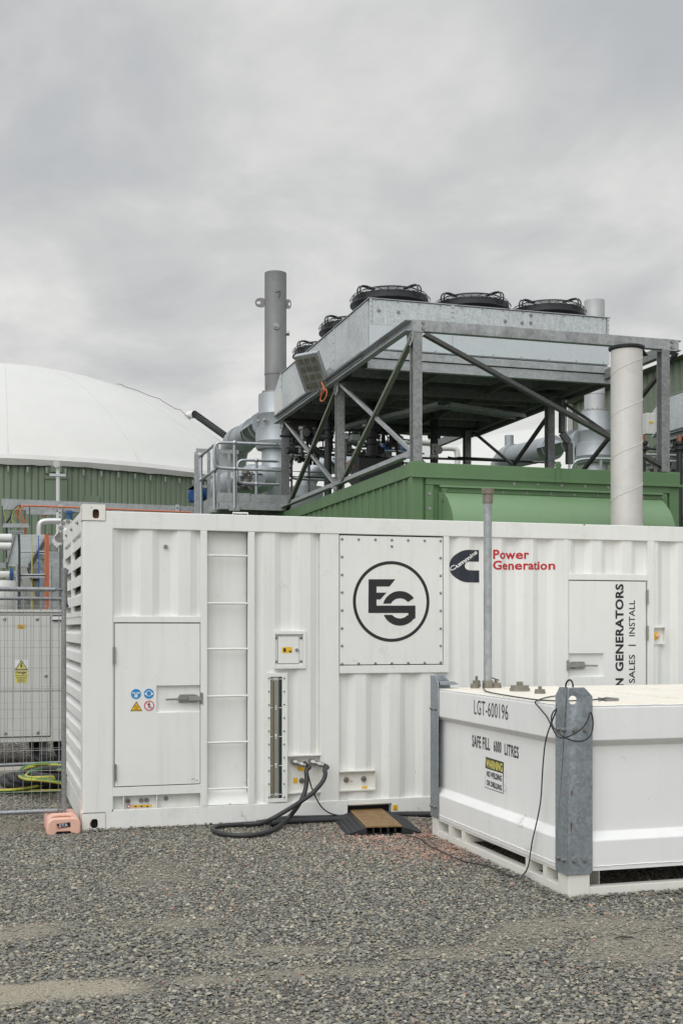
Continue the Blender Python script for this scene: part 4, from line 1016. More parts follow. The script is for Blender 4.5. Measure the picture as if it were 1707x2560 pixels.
# cables along the foot of the container
tag(MB().tube([Kg(330, 1079, .03), Kg(430, 1062, .03), Kg(520, 1046, .045), Kg(640, 1044, .03), Kg(760, 1042, .03), Kg(880, 1040, .03), Kg(960, 1036, .03), Kg(1090, 1022, .03)], .023, 10, sm=2).build('power_cable', RUBBER), 'black cable left of the ramp along the container foot, upper of the pair', 'cable', 'black cables along the container foot')
tag(MB().tube([Kg(420, 1082, .03), Kg(520, 1068, .03), Kg(640, 1060, .03), Kg(760, 1056, .03), Kg(850, 1052, .03), Kg(960, 1050, .03)], .021, 10, sm=2).build('power_cable', RUBBER), 'black cable left of the ramp along the container foot, lower of the pair', 'cable', 'black cables along the container foot')
for dz_, lab in ((0, 'upper'), (16, 'lower')):
    tag(MB().tube([Kg(1150, 1010 + dz_, .03), Kg(1240, 1004 + dz_, .03), Kg(1340, 1000 + dz_, .03), Kg(1500, 1001 + dz_, .03), Kg(1700, 996 + dz_, .03), Kg(2000, 985 + dz_, .03), Kg(2600, 975 + dz_, .03)], .024, 10, sm=2).build('power_cable', RUBBER), 'black cable running right from the ramp behind the tank, %s of the pair' % lab, 'cable', 'black cables along the container foot')
tag(MB().tube([Ky(642, 668, YC - .03), Ky(655, 660, YC - .10), Ky(668, 672, YC - .12), Ky(672, 720, YC - .06), Ky(680, 770, YC - .03), Ky(700, 840, YC - .03), Ky(725, 900, YC - .04), Ky(755, 955, YC - .05), Ky(790, 992, YC - .06), Ky(830, 1015, YC - .06), Ky(870, 1024, YC - .07), Kg(930, 1034, .02)], .006, 7, sm=2).build('thin_cable', RUBBER), 'thin black cable hanging from the hose recess down to the ramp', 'cable')

ramp = None
r0, r1 = G(890, 2092), G(1037, 2084)
rx0, rx1 = .0, .0
yN, yF = 8.955, 9.80
# directions of the ramp measured on the ground: it runs back into the container slot, turned slightly
cn = (G(921, 2092) + G(1001, 2088)) / 2; cf = Vector((X(912, 9.80), 9.80, 0))
ax = (cf - cn); ax.z = 0; RL = ax.length; ax.normalize(); rt = Vector((ax.y, -ax.x, 0))
ramp = thing('cable_ramp', 'black rubber cable ramp with tan lid leading into the container slot', 'cable ramp', tuple(cn))
def RP(u, v, z): return cn + rt * u + ax * v + Vector((0, 0, z))
hw, sw, hh = .148, .145, .062
m = MB()
for s in (-1, 1):
    a = [RP(s * hw, 0, .012), RP(s * (hw + sw), 0, .012), RP(s * (hw + sw), 0, .018), RP(s * hw, 0, hh)]
    b = [p + ax * RL for p in a]
    mm = MB().add(a + b, [(0, 1, 2, 3), (4, 5, 6, 7), (0, 1, 5, 4), (1, 2, 6, 5), (2, 3, 7, 6), (3, 0, 4, 7)])
    for i in range(30):
        v0 = .012 + i * RL / 30
        for j in range(4):
            u0 = hw + .012 + j * .038; zz0 = hh - (u0 - hw) / sw * (hh - .018); u1 = u0 + .030; zz1 = hh - (u1 - hw) / sw * (hh - .018)
            mm.add([RP(s * u0, v0, zz0 + .0006), RP(s * u1, v0 + .006, zz1 + .0006), RP(s * u1, v0 + .014, zz1 + .0045), RP(s * u0, v0 + .008, zz0 + .0045), RP(s * u0, v0 + .016, zz0 + .0006), RP(s * u1, v0 + .022, zz1 + .0006)], [(0, 1, 2, 3), (3, 2, 5, 4)])
    mm.build('side_ramp', BLACK, ramp, smooth=0)
m.add([RP(-hw, 0, 0), RP(hw, 0, 0), RP(hw, RL, 0), RP(-hw, RL, 0), RP(-hw, 0, .012), RP(hw, 0, .012), RP(hw, RL, .012), RP(-hw, RL, .012)], [(0, 1, 2, 3), (4, 5, 6, 7), (0, 1, 5, 4), (1, 2, 6, 5), (2, 3, 7, 6), (3, 0, 4, 7)])
for i in range(6):
    u = -hw + .004 + i * (2 * hw - .008) / 5
    m.bar(RP(u, 0, .033), RP(u, RL, .033), .010, .044)
m.build('channel_base', BLACK, ramp, smooth=0)
m = MB(); m.bar(RP(0, .03, hh + .003), RP(0, RL, hh + .003), 2 * hw - .01, .010)
for i in range(26):
    v0 = .05 + i * (RL - .08) / 25
    for j in range(7):
        u0 = -hw + .025 + j * .040 + (.02 if i % 2 else 0)
        if u0 > hw - .03: continue
        m.bar(RP(u0, v0, hh + .0085), RP(u0 + .024, v0 + .004, hh + .0085), .008, .003)
m.build('lid', TAN, ramp, smooth=0)

# ================================================================== TEMPORARY FENCE, WEIGHT BLOCK
FX = .615; FY = 9.90
def fence_panel(name, label, xr, y, xl, ztop, zbot, post_top, slope=0.0):
    f = thing(name, label, 'fence', (xr, y, 0), 'wire mesh temporary fence panels')
    P_ = lambda x, z: Vector((x, y + (xr - x) * slope, z))
    MB().cyl(P_(xr, zbot - .02), P_(xr, post_top), .0195, 14).build('post', GALVD2, f)
    MB().cyl(P_(xl, zbot - .02), P_(xl, post_top), .0195, 14).build('post', GALVD2, f)
    MB().tube([P_(xr - .01, ztop), P_(xr - .07, ztop), P_(xl, ztop)], .019, 12).build('top_tube', GALVD2, f)
    MB().tube([P_(xr - .01, zbot), P_(xr - .05, zbot), P_(xl, zbot)], .019, 12).build('bottom_tube', GALVD2, f)
    m = MB(); R = random.Random(5)
    n = int((xr - xl - .05) / .0685)
    for i in range(n):
        x = xr - .045 - i * .0685; j = R.uniform(-.006, .006); k = R.uniform(-.012, .012)
        m.tube([P_(x, zbot), P_(x + k, zbot + .5), P_(x + k * .6 + j, zbot + 1.1), P_(x + j, ztop)], .0022, 4)
    z = zbot + .16
    while z < ztop - .05:
        m.tube([P_(xr - .01, z), P_((xr + xl) / 2, z + R.uniform(-.008, .008)), P_(xl, z)], .0022, 4)
        z += .165
    m.build('wire_mesh', WIRE, f, smooth=0)
    return f
GALVD2 = metal('weathered_fence_tube', (.30, .305, .315), .38, .6, .3, stain=.7, staincol=(.12, .12, .12), sps=70)
WIRE = metal('fence_wire', (.40, .40, .385), .45, .5, .1)
fence_panel('mesh_fence', 'wire mesh fence panel with round post standing against the louvred end of the container', FX, FY, FX - 3.4, 1.925, .145, 2.10)
fence_panel('mesh_fence', 'wire mesh fence panel further back, low bottom tube rising to the right', 1.3, 13.25, -2.2, 1.93, .17, 2.02, -.10)
# chain
ch = MB(); 
for i in range(30):
    p = W(0 + i * 5.4, 1729 - .03 * i * 5.4 * .5 + 0 * i, 11.0); a = Vector((.012, 0, 0)); s = (0, 1) if i % 2 else (1, 0)
    off = Vector((0, s[0] * .006, s[1] * .006))
    ch.tube([p - a + off, p + a + off, p + a - off, p - a - off], .0028, 4, closed=True)
tag(ch.build('chain', BOLTM), 'thin steel chain strung across behind the wire fence', 'chain')

blk = thing('fence_foot', 'pale orange plastic fence foot with ETA badge beside the container corner', 'fence foot', (.58, 9.75, 0))
# measured: left 111, right 201 px; front bottom y 2088
bx0, bx1 = xat(118, 9.60), xat(200, 9.60); by0 = 9.59
prf = [(0, 0), (.055, 0), (.075, .030), (.185, .030), (.205, 0), (.262, 0), (.268, .02), (.268, .115), (.250, .150), (.225, .165), (.045, .165), (.018, .150), (0, .115), (-.006, .02)]
kx = (bx1 - bx0) / .262
def foot_section(y, s=1.0, dz=0): return [Vector((bx0 + a * kx * s + (1 - s) * .13 * kx, y, b * .78 * s + dz)) for a, b in prf]
m = MB(); secs = [(by0 + .012, .93, .004), (by0, .0, 0)]
rows = [foot_section(by0, .94, .003), foot_section(by0 + .016, 1.0), foot_section(by0 + .22, 1.0), foot_section(by0 + .23, .93, .002), foot_section(by0 + .26, .93, .002), foot_section(by0 + .27, 1.0), foot_section(by0 + .50, 1.0), foot_section(by0 + .515, .94, .003)]
vs = [p for r in rows for p in r]; q = len(prf); fs = []
for k in range(len(rows) - 1): fs += [(k * q + i, k * q + (i + 1) % q, (k + 1) * q + (i + 1) % q, (k + 1) * q + i) for i in range(q)]
fs += [tuple(range(q)), tuple(range((len(rows) - 1) * q, len(rows) * q))]
m.add(vs, fs); m.build('block_body', PINK, blk, bevel=.010, seg=3)
m = MB(); xm = (bx0 + bx1) / 2
m.tube([(xm - .085, by0 + .06, .124), (xm - .078, by0 + .065, .144), (xm + .060, by0 + .065, .144), (xm + .068, by0 + .06, .124)], .012, 8, sm=1); m.build('carry_handle', PINK, blk)
MB().box(xm - .058, xm + .045, by0 + .085, by0 + .15, .1295, .1305).build('handle_hollow_shade', plain('hollow_shade_plastic', (.55, .25, .17), .6), blk, smooth=0)  # flat patch; the hollow's shade is painted as darker plastic
bl = [(704, 2060), (880, 2032), (882, 2080), (712, 2118)]
def FB(a, b, yy): return W(a / 5.003, 1650 + b / 5.003, yy)
yb = by0 - .0035
bd = MB().poly([FB(a, b, yb) for a, b in [(706, 2056), (878, 2032), (882, 2090), (716, 2116)]]).build('badge', DECAL, blk, smooth=0)
MB().poly([FB(a, b, yb - .0008) for a, b in [(707, 2082), (728, 2080), (748, 2112), (716, 2116)]]).build('badge_flash', ORANGE, bd, smooth=0)
o0 = FB(748, 2100, yb - .001); decal_text('ETA', o0, FB(848, 2086, yb - .001) - o0, FB(744, 2058, yb - .001) - o0, 'badge_lettering', WVIN, bd, .0)

# ================================================================== CABINET BEHIND THE FENCE, COILS
CY = 14.6
cb = thing('electrical_cabinet', 'pale grey electrical cabinet with yellow danger sign behind the wire fence', 'cabinet', (-1.2, CY, 0))
zc1 = zat(1531, xat(80, CY), CY); zc0 = zat(1856, xat(80, CY), CY)
xl_, xr_ = -3.6, xat(157, CY) + .25; zA_ = zat(1846, xat(80, CY), CY)
MB().box(xl_, xr_, CY, CY + .8, zc0, zc1).build('cabinet_body', CABG, cb, bevel=.008)
MB().box(xl_ - .02, xr_ + .02, CY - .02, CY + .82, zc1 + .0, zc1 + .03).build('cabinet_roof', CABG, cb, bevel=.005)
dx1 = xat(124.5, CY); dz1, dz0 = zat(1539.5, dx1, CY), zat(1840, dx1, CY)
MB().box(xl_ + .3, dx1 + .008, CY - .006, CY + .01, dz0 - .008, dz1 + .008).build('door_gap', DARKGAP, cb, smooth=0)
dr = MB().box(xl_ + .31, dx1, CY - .016, CY, dz0, dz1).build('cabinet_door', CABG, cb, bevel=.004)
for a, b in ((11.5, 1548), (93, 1548), (115, 1690), (13, 1834), (94.5, 1832)):
    p = W(a, b, CY - .016); MB().lathe(p, [(.020, 0), (.020, .006), (.012, .010), (.0001, .010)], 14, (0, -1, 0)).build('door_lock', SS, dr)
def CB(a, b, l=0.0): return W(a, b, CY - .018 - l)
s1 = MB().poly([CB(43, 1572), CB(63.5, 1572), CB(63.5, 1561.5), CB(43, 1561.5)]).build('orange_label', YEL, dr, smooth=0)
for k_ in range(4): MB().box(CB(46, 0).x, CB(60 - (k_ % 2) * 3, 0).x, CY - .0195, CY - .019, CB(50, 1564.4 + k_ * 2).z - .0015, CB(50, 1564.4 + k_ * 2).z + .0015).build('label_line', RUSTY, s1, smooth=0)
sg = MB().poly([CB(37.5, 1675), CB(70, 1675), CB(70, 1650), CB(37.5, 1650)]).build('paper_backing', WVIN, dr, smooth=0)
dg = MB().poly([CB(37, 1707.5), CB(70.5, 1707.5), CB(70.5, 1677), CB(37, 1677)]).build('danger_sign', YEL2, dr, smooth=0)
tr = MB().poly([CB(37, 1675.5, .001), CB(70, 1675.5, .001), CB(53.3, 1650, .001)]).build('warning_triangle', DECAL, dr, smooth=0)
MB().poly([CB(40.3, 1673.6, .002), CB(66.7, 1673.6, .002), CB(53.3, 1653.5, .002)]).build('triangle_field', YEL2, tr, smooth=0)
MB().poly([CB(a, b, .003) for a, b in ((53, 1658), (56, 1658), (53.5, 1664), (56.5, 1663.5), (53.8, 1670), (52.5, 1670), (53, 1666), (50, 1666.5))]).build('lightning_bolt', DECAL, tr, smooth=0)
o0 = CB(39, 1685.5, .001); decal_text('Danger', o0, CB(67.5, 1685.5, .001) - o0, Vector((0, 0, (CB(39, 1678.5).z - o0.z))), 'sign_lettering', DECAL, dg, .03)
for i, (t1_, a, b) in enumerate((('Electric shock risk', 38.5, 69), ('Isolate before work', 41, 67))):
    o0 = CB(a, 1690.5 + i * 5, .001); decal_text(t1_, o0, Vector((CB(b, 1690).x - o0.x, 0, 0)), Vector((0, 0, .013)), 'sign_lettering', DECAL, dg, .02)
for k_ in range(4):
    MB().box(CB(42 + k_ % 2 * 2, 0).x, CB(65 - k_ % 2 * 3, 0).x, CY - .0195, CY - .019, CB(50, 1698 + k_ * 2.2).z - .0014, CB(50, 1698 + k_ * 2.2).z + .0014).build('label_line', DECAL, dg, smooth=0)
s2 = MB().poly([CB(130, 1553), CB(154.5, 1553), CB(154.5, 1538), CB(130, 1538)]).build('maker_plate', WVIN, cb, smooth=0)
for y0_, y1_ in ((1541, 1538), (1553, 1549.5)): MB().poly([CB(130, y0_, .001), CB(154.5, y0_, .001), CB(154.5, y1_, .001), CB(130, y1_, .001)]).build('plate_band', NAVY, s2, smooth=0)
for a in (129, 142):
    p = W(a, 1524, CY + .1); MB().tube([p + Vector((.035 * math.cos(k * PI / 6), 0, .035 * math.sin(k * PI / 6))) for k in range(12)], .008, 6, closed=True).build('lifting_eye', SS, cb)
for x in (xl_ + .2, xat(110, CY)): MB().box(x - .05, x + .05, CY + .1, CY + .7, 0.0, zc0).build('leg', GALVD, cb, bevel=.004)
for k_, a in enumerate((78, 85, 96, 139, 147)):
    tag(MB().tube([W(a, 1858, CY + .3), W(a + 3, 1880, CY + .2), W(a + 14, 1895, CY + .1), W(a + 26, 1902, CY - .1)], .03, 8, sm=2).build('supply_cable', RUBBER), ['leftmost', 'second', 'middle', 'fourth', 'rightmost'][k_] + ' black supply cable bending out from under the grey cabinet', 'cable', 'black cables under the grey cabinet')
gk = G(20, 1926); tag(MB().box(-6, 1.6, 13.30, 13.62, 0, .10).build('concrete_kerb', CONC, bevel=.01), 'low pale concrete kerb under the grey cabinet', 'kerb')

def coil(name, label, pts, r, mat, stripe=False, group=None):
    return tag(MB().tube(pts, r, 8, sm=2, stripe=1 if stripe else None).build(name, mat, smooth=50), label, 'cable coil', group)
def Zg(a, b, z): return G(a / 5.003, 1650 + b / 5.003, z)
loop1 = [(800, 1335), (700, 1305), (560, 1298), (420, 1312), (290, 1345), (232, 1410), (240, 1460), (320, 1498), (450, 1505), (620, 1490), (800, 1478), (1000, 1440), (1040, 1390), (950, 1345), (800, 1320), (650, 1312), (480, 1325), (320, 1360), (250, 1425), (290, 1480), (430, 1500), (620, 1515), (800, 1545)]
coil('earth_cable_coil', 'green and yellow striped cable coiled on the ground behind the fence', [Zg(a, b, .20 + .03 * math.sin(i)) for i, (a, b) in enumerate(loop1)], .016, [YG_G, YG_Y], True)
loop2 = [(900, 1360), (780, 1372), (560, 1355), (420, 1385), (340, 1430), (310, 1450), (320, 1480), (360, 1400), (420, 1370), (520, 1362)]
coil('earth_cable_loop', 'inner green and yellow cable loop lying inside the coil', [Zg(a, b, .21 + .02 * math.sin(i * 2)) for i, (a, b) in enumerate([(980, 1400), (800, 1385), (640, 1362), (500, 1365), (380, 1405), (320, 1450), (345, 1480), (500, 1478), (760, 1470), (980, 1450)])], .018, [YG_G, YG_Y], True)
coil('earth_cable_tail', 'green and yellow cable tail curving along the ground to the left', [Zg(a, b, .06) for a, b in ((-200, 1655), (0, 1640), (200, 1632), (400, 1605), (560, 1565), (700, 1525), (860, 1490))], .018, [YG_G, YG_Y], True)
coil('earth_cable_tail', 'lowest green and yellow cable lying straight along the gravel', [Zg(a, b, .03) for a, b in ((-100, 1650), (150, 1655), (400, 1648), (760, 1640))], .018, [YG_G, YG_Y], True)
for k_, (cxp, cyp, rx, ry, z) in enumerate(((520, 1500, 490, 62, .06), (560, 1470, 430, 58, .12), (600, 1445, 370, 52, .17), (520, 1530, 480, 48, .05), (680, 1420, 300, 50, .2))):
    pts = [Zg(cxp + rx * math.cos(a_), cyp + ry * math.sin(a_) + 4 * math.sin(a_ * 3 + k_), z + .015 * math.sin(a_ * 2 + k_)) for a_ in np.linspace(0, 2 * PI, 28)[:-1]]
    tag(MB().tube(pts, .036, 10, closed=True, sm=1).build('black_hose_coil', RUBBER), ['widest black hose ring at the bottom of the coil behind the fence', 'second black hose ring of the coil behind the fence', 'third black hose ring of the coil behind the fence', 'black hose ring lying nearest the fence', 'smallest black hose ring on top of the coil'][k_], 'hose coil', 'black hose coils behind the fence')

tg = G(1560, 2346, .012); tag(MB().tube([tg + Vector((-.055, .0, .0)), tg + Vector((-.02, .01, .006)), tg + Vector((.02, -.004, .004)), tg + Vector((.05, .004, 0))], .004, 6, sm=1).build('twig', plain('dark_twig', (.04, .03, .025), .8)), 'short dark twig lying on the gravel near the right edge', 'twig')

# ================================================================== GREEN ENGINE ENCLOSURE WITH ROOFTOP COOLER
YG = 13.6; GX0 = xat(1030, YG); GX1 = xat(1697, YG); GZ = zat(1155, GX0, YG); GL = 15.5
DX = 7.65
def lxt(a, b): return 1250 + a / 3.431, 720 + b / 3.431       # enlarged-view coordinates of the upper right crop
gc_ = thing('engine_enclosure', 'green steel engine enclosure with ribbed side and curved intake hood', 'enclosure', (GX0, YG, 0))
rimh = .26
MB().box(GX0 + .03, GX1 - .03, YG + .03, YG + GL, .05, GZ - .02).build('enclosure_body', GREEN, gc_, smooth=0)
# roof rim
m = MB(); m.box(GX0 - .01, GX1 + .01, YG - .012, YG + .05, GZ - .17, GZ).build('roof_rim', GREEN, gc_, bevel=.006)
MB().box(GX0 - .02, GX1 + .05, YG - .045, YG - .0125, GZ - .185, GZ - .155).build('rain_lip', GREEN, gc_, bevel=.004)
MB().box(GX0 - .01, GX0 + .05, YG + .0505, YG + GL, GZ - .17, GZ).build('roof_rim', GREEN, gc_, bevel=.006)
MB().box(GX1 - .05, GX1 + .01, YG + .0505, YG + GL, GZ - .17, GZ).build('roof_rim', GREEN, gc_, bevel=.006)
MB().box(GX0, GX0 + .14, YG, YG + .14, .0, GZ - .1705).build('corner_post', GREEN, gc_, bevel=.006)
MB().box(GX1 - .14, GX1, YG, YG + .14, .0, GZ - .1705).build('corner_post', GREEN, gc_, bevel=.006)
# ribbed left side
m = MB(); y = YG + .14; vs = []; prof_ = []
while y < YG + GL:
    prof_ += [(y, .028), (y + .16, .028), (y + .175, .0), (y + .19, .0), (y + .20, .028)]
    y += .30
    prof_ += [(y - .085, .028), (y - .075, -.0), (y - .06, -.0), (y - .05, .028)] if False else []
for (yy, dx) in prof_: vs += [(GX0 + dx, yy, .05), (GX0 + dx, yy, GZ - .1705)]
m.add(vs, [(2 * i, 2 * i + 2, 2 * i + 3, 2 * i + 1) for i in range(len(prof_) - 1)]); m.build('ribbed_side', GREEN, gc_, smooth=0)
# front face: flanges and hood
HPP = [(0, 0), (.05, .018), (.10, .050), (.167, .10), (.27, .21), (.335, .325), (.37, .46), (.385, .65), (.39, .9), (.39, 1.2)]
def HP(t):
    q = t * (len(HPP) - 1); i = min(int(q), len(HPP) - 2); u = q - i; return (HPP[i][0] * (1 - u) + HPP[i + 1][0] * u, HPP[i][1] * (1 - u) + HPP[i + 1][1] * u)
hx0 = xat(1108, YG - .02); hx1 = xat(1652, YG - .02)
fl = MB()
za, zb_ = GZ - .165, GZ - .66
fl.box(GX0 + .17, GX1 - .145, YG - .012, YG + .0295, za - .10, za - .012)
fl.build('hood_flange', GREEN, gc_, bevel=.003)
MB().box(GX0 + .34, GX1 - .26, YG - .055, YG - .0125, za - .130, za - .105).build('hood_lip', GREENH, gc_, bevel=.004)
MB().box(GX0 + .17, GX0 + .27, YG - .010, YG + .0295, .3, za - .105).build('hood_flange', GREEN, gc_, bevel=.003)
MB().box(GX0 + .34, GX0 + .44, YG - .018, YG + .0295, .3, za - .19).build('hood_flange', GREEN, gc_, bevel=.003)
MB().box(GX1 - .30, GX1 - .18, YG - .010, YG + .0295, .3, za - .105).build('hood_flange', GREEN, gc_, bevel=.003)
m = MB(); zh = za - .185; R_ = .72; sq = 24; xs_ = [hx0, hx0 + .82, hx0 + .823, hx0 + 1.95, hx0 + 1.953, hx1]
vs = []; 
for x in xs_:
    for i in range(sq + 1):
        f_, d_ = HP(i / sq); vs.append((x, YG - f_, zh - d_))
for k in range(len(xs_) - 1):
    pass
fs = [(k * (sq + 1) + i, (k + 1) * (sq + 1) + i, (k + 1) * (sq + 1) + i + 1, k * (sq + 1) + i + 1) for k in range(len(xs_) - 1) for i in range(sq)]
m.add(vs, fs)
for x in (hx0, hx1):
    e_ = [(x, YG - HP(i / sq)[0], zh - HP(i / sq)[1]) for i in range(sq + 1)] + [(x, YG, zh - 1.2)]
    m.add(e_, [tuple(range(len(e_)))])
m.build('intake_hood', GREENH, gc_, smooth=30)
MB().box(hx0 - .03, hx1 + .03, YG - .016, YG + .0295, zh - .0, za - .135).build('hood_backplate', GREEN, gc_, smooth=0)
for a in (120, 323, 527, 728, 923, 1112):
    px_, py_ = lxt(a, 1655); p = W(px_, 0, YG - .012); hexbolt((p.x + .0, YG - .012, za - .055), (0, -1, 0), .013, .014, mat=SS, parent=gc_)
for a in (20, 225, 430, 630, 830, 1220, 1385):
    p = W(lxt(a, 0)[0], 0, YG); hexbolt((p.x, YG - .016, za - .165), (0, -1, 0), .012, .012, parent=gc_)
for zz in (.12, .30, .62, .95): hexbolt((GX0 + .22, YG - .010, za - .09 - zz * .0 - zz), (0, -1, 0), .014, .014, mat=SS, parent=gc_)
for zz in (.2, .5, .85): hexbolt((GX0 + .385, YG - .018, za - .05 - zz), (0, -1, 0), .014, .014, mat=SS, parent=gc_)
for x in (hx0 + .01, xat(1393, YG)):
    mm = MB(); mm.box(x - .03, x + .03, YG - .03, YG - .012, (za - .30 if x < 6 else GZ - .2), (za - .14 if x < 6 else GZ + .03)); mm.cyl((x, YG - .034, (za - .14 if x < 6 else GZ + .03)), (x, YG - .0145, (za - .14 if x < 6 else GZ + .03)), .042, 20)
    mm.build('lifting_lug', GREEN, gc_, bevel=.003)
GALVB = metal('streaked_galvanised_beam', (.36, .375, .375), .5, .5, .3, stain=.9, staincol=(.15, .145, .14), scr=.25)
# ------ steel frame on the roof
FR0, FR1 = GX0 + .03, xat(1675, YG) ; FYS = (YG + .02, YG + 3.27, YG + 6.6)
bz1 = zat(796, GX0, YG); bz0 = zat(824, GX0, YG)          # top beam
PH = .13
fr = thing('cooler_frame', 'galvanised braced steel frame on the near green enclosure roof carrying the cooler', 'steel frame', (FR0, YG, GZ))
for x in (FR0, FR1):
    for k_, y in enumerate(FYS):
        s = 1 if x == FR0 else -1
        o = MB().ibeam((x + s * .05, y + .065, GZ + .015), (x + s * .05, y + .065, bz0), .115, .13, .012, up=(0, 1, 0)).build('post', GALVM, fr, bevel=.002)
        MB().box(x - .03, x + .14, y - .02, y + .15, GZ - .002, GZ + .015).build('base_plate', GREEN, o, bevel=.002)
        MB().box(x - .02, x + .12, y - .005, y + .135, bz0 - .012, bz0 - .0).build('cap_plate', GALV, o)
yF0, yF2 = FYS[0], FYS[2] + .13
hb_ = (bz1 - bz0)
zc_ = (bz0 + bz1) / 2
MB().chan((FR0 - .02, yF0, zc_), (FR1 + .14, yF0, zc_), .09, hb_, .012, side=-1).build('top_beam', GALVB, fr, bevel=.002)
MB().chan((FR0 - .01, yF0 + .02, zc_), (FR0 - .01, yF2 + .2, zc_), .09, hb_, .012, side=-1).build('top_beam', GALV, fr, bevel=.002)
MB().chan((FR1 + .10, yF0 + .02, zc_), (FR1 + .10, yF2 + 2.0, zc_), .09, hb_, .012, side=1).build('top_beam', GALVM, fr, bevel=.002)
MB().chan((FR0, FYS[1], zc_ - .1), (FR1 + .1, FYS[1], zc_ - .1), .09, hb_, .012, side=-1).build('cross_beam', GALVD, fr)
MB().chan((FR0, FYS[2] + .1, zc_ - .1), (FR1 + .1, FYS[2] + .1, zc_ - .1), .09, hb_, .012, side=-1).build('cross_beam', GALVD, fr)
for x in (FR0 - .012,):
    for zz in (0.035, -.035): hexbolt((FR0 + .12, yF0 - .001, zc_ + zz), (0, -1, 0), .018, .016, parent=fr); hexbolt((FR1 + .04, yF0 - .001, zc_ + zz), (0, -1, 0), .018, .016, parent=fr)
# lower chord on left and right roof edges
zlc = GZ + .075
MB().ang((FR0 + .0, FYS[0] + .16, zlc), (FR0 + .0, FYS[1] - .0, zlc), .09, .09, .01, s=-1).build('lower_chord', GALV, fr)
MB().ang((FR0 + .0, FYS[1] + .15, zlc), (FR0 + .0, FYS[2] - .0, zlc), .09, .09, .01, s=-1).build('lower_chord', GALV, fr)
OLV = metal('olive_reflection_bar', (.17, .18, .145), .5, .4, .15, stain=.3)  # olive tint paints the green reflection into the steel
def brace(a, b, mat, w_=.085, t_=.045):
    MB().ang(a, b, t_, w_, .009, up=(1, 0, 0)).build('brace', mat, fr)
xl = FR0 - .03
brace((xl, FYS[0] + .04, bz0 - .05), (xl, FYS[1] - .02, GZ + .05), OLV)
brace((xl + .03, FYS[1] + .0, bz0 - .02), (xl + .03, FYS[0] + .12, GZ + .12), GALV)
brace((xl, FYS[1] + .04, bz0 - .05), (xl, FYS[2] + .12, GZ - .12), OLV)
brace((xl + .03, FYS[2] + .02, bz0 - .02), (xl + .03, FYS[1] + .12, GZ + .07), GALV)
xr_b = FR1 + .07
def braceY(a, b, mat): MB().ang(a, b, .045, .085, .009, up=(0, 1, 0)).build('brace', mat, fr)
xmid = (FR0 + FR1) / 2
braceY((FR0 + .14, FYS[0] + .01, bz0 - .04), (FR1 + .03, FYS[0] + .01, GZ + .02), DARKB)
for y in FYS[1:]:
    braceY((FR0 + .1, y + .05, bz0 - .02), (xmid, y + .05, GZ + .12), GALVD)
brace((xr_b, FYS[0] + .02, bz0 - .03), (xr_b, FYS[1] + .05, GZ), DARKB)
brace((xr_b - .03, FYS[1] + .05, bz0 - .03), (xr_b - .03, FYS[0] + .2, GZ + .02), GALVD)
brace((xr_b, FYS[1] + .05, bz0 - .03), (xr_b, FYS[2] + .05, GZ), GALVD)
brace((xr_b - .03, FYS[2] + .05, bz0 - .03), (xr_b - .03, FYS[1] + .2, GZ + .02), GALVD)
for (x, y, z) in ((FR0 - .022, FYS[0] + .09, bz0 - .05), (FR0 - .022, FYS[1] + .03, bz0 - .06), (FR0 - .022, FYS[1] + .06, GZ + .10), (FR0 - .022, FYS[2] + .06, bz0 - .05)):
    o = MB().poly([(x, y - .12, z + .06), (x, y + .12, z + .06), (x, y + .10, z - .07), (x, y - .02, z - .12), (x, y - .10, z - .07)], .01, (1, 0, 0)).build('gusset', GALV, fr)
    for dy, dz_ in ((-.06, .02), (.06, .02), (0, -.06)): hexbolt((x, y + dy, z + dz_), (-1, 0, 0), .014, .014, parent=o)

# ------ dry cooler
cx0, cy0 = FR0 + .04, 15.50; cx1, cy1 = xat(1523, cy0), cy0 + 5.05
cz0, cz1 = EYE + .2265 * 1.0 * (cx0 * S_ + cy0 * C_), zat(743, cx0, cy0)
cz0 = zat(873, cx0, cy0)
cl = thing('fan_cooler', 'large galvanised cooler box with black fans on top of the near braced frame', 'cooler', (cx0, cy0, cz0))
MB().box(cx0 + .02, cx1 - .02, cy0 + .02, cy1 - .02, cz0 + .01, cz1 - .012).build('cooler_body', GALVS, cl, smooth=0)
MB().box(cx0 - .012, cx1 + .012, cy0 - .012, cy1 + .012, cz1 - .012, cz1).build('top_edge', GALV, cl, bevel=.002)
zmid = cz1 - .36
xj1 = xat(1131, cy0)
for k_, (a, b) in enumerate(((cx0 + .055, xj1 - .022), (xj1 + .022, cx1 - .05))):
    MB().box(a, b, cy0 + .004, cy0 + .0195, zmid, cz1 - .02).build('upper_panel', GALVS, cl, bevel=.002)
    MB().box(a - (.05 if k_ == 0 else .02), b + (.02 if k_ == 0 else .05), cy0 - .004, cy0 + .0193, cz0 + .02, zmid - .004).build('lower_panel', GALVP, cl, bevel=.002)
for x in (cx0 + .025, xj1 - .012, xj1 + .012, cx1 - .022):
    MB().box(x - .014, x + .014, cy0 - .006, cy0 + .003, zmid + .001, cz1 - .0125).build('corner_strip', GALVP, cl, smooth=0)
    for i in range(5): hexbolt((x, cy0 - .006, zmid + .04 + i * .068), (0, -1, 0), .008, .006, parent=cl, washer=False)
R = random.Random(3)
for px_, py_ in ((947, 776), (996, 780), (1263, 803), (1305, 807), (1327, 788), (1327, 807)): p = W(px_, py_, cy0 + .004); hexbolt(p, (0, -1, 0), .018, .010, parent=cl)
for i in range(12):
    x = cx0 + .1 + i * (cx1 - cx0 - .2) / 11; hexbolt((x, cy0 - .004, cz1 - .03), (0, -1, 0), .010, .010, parent=cl, washer=False)
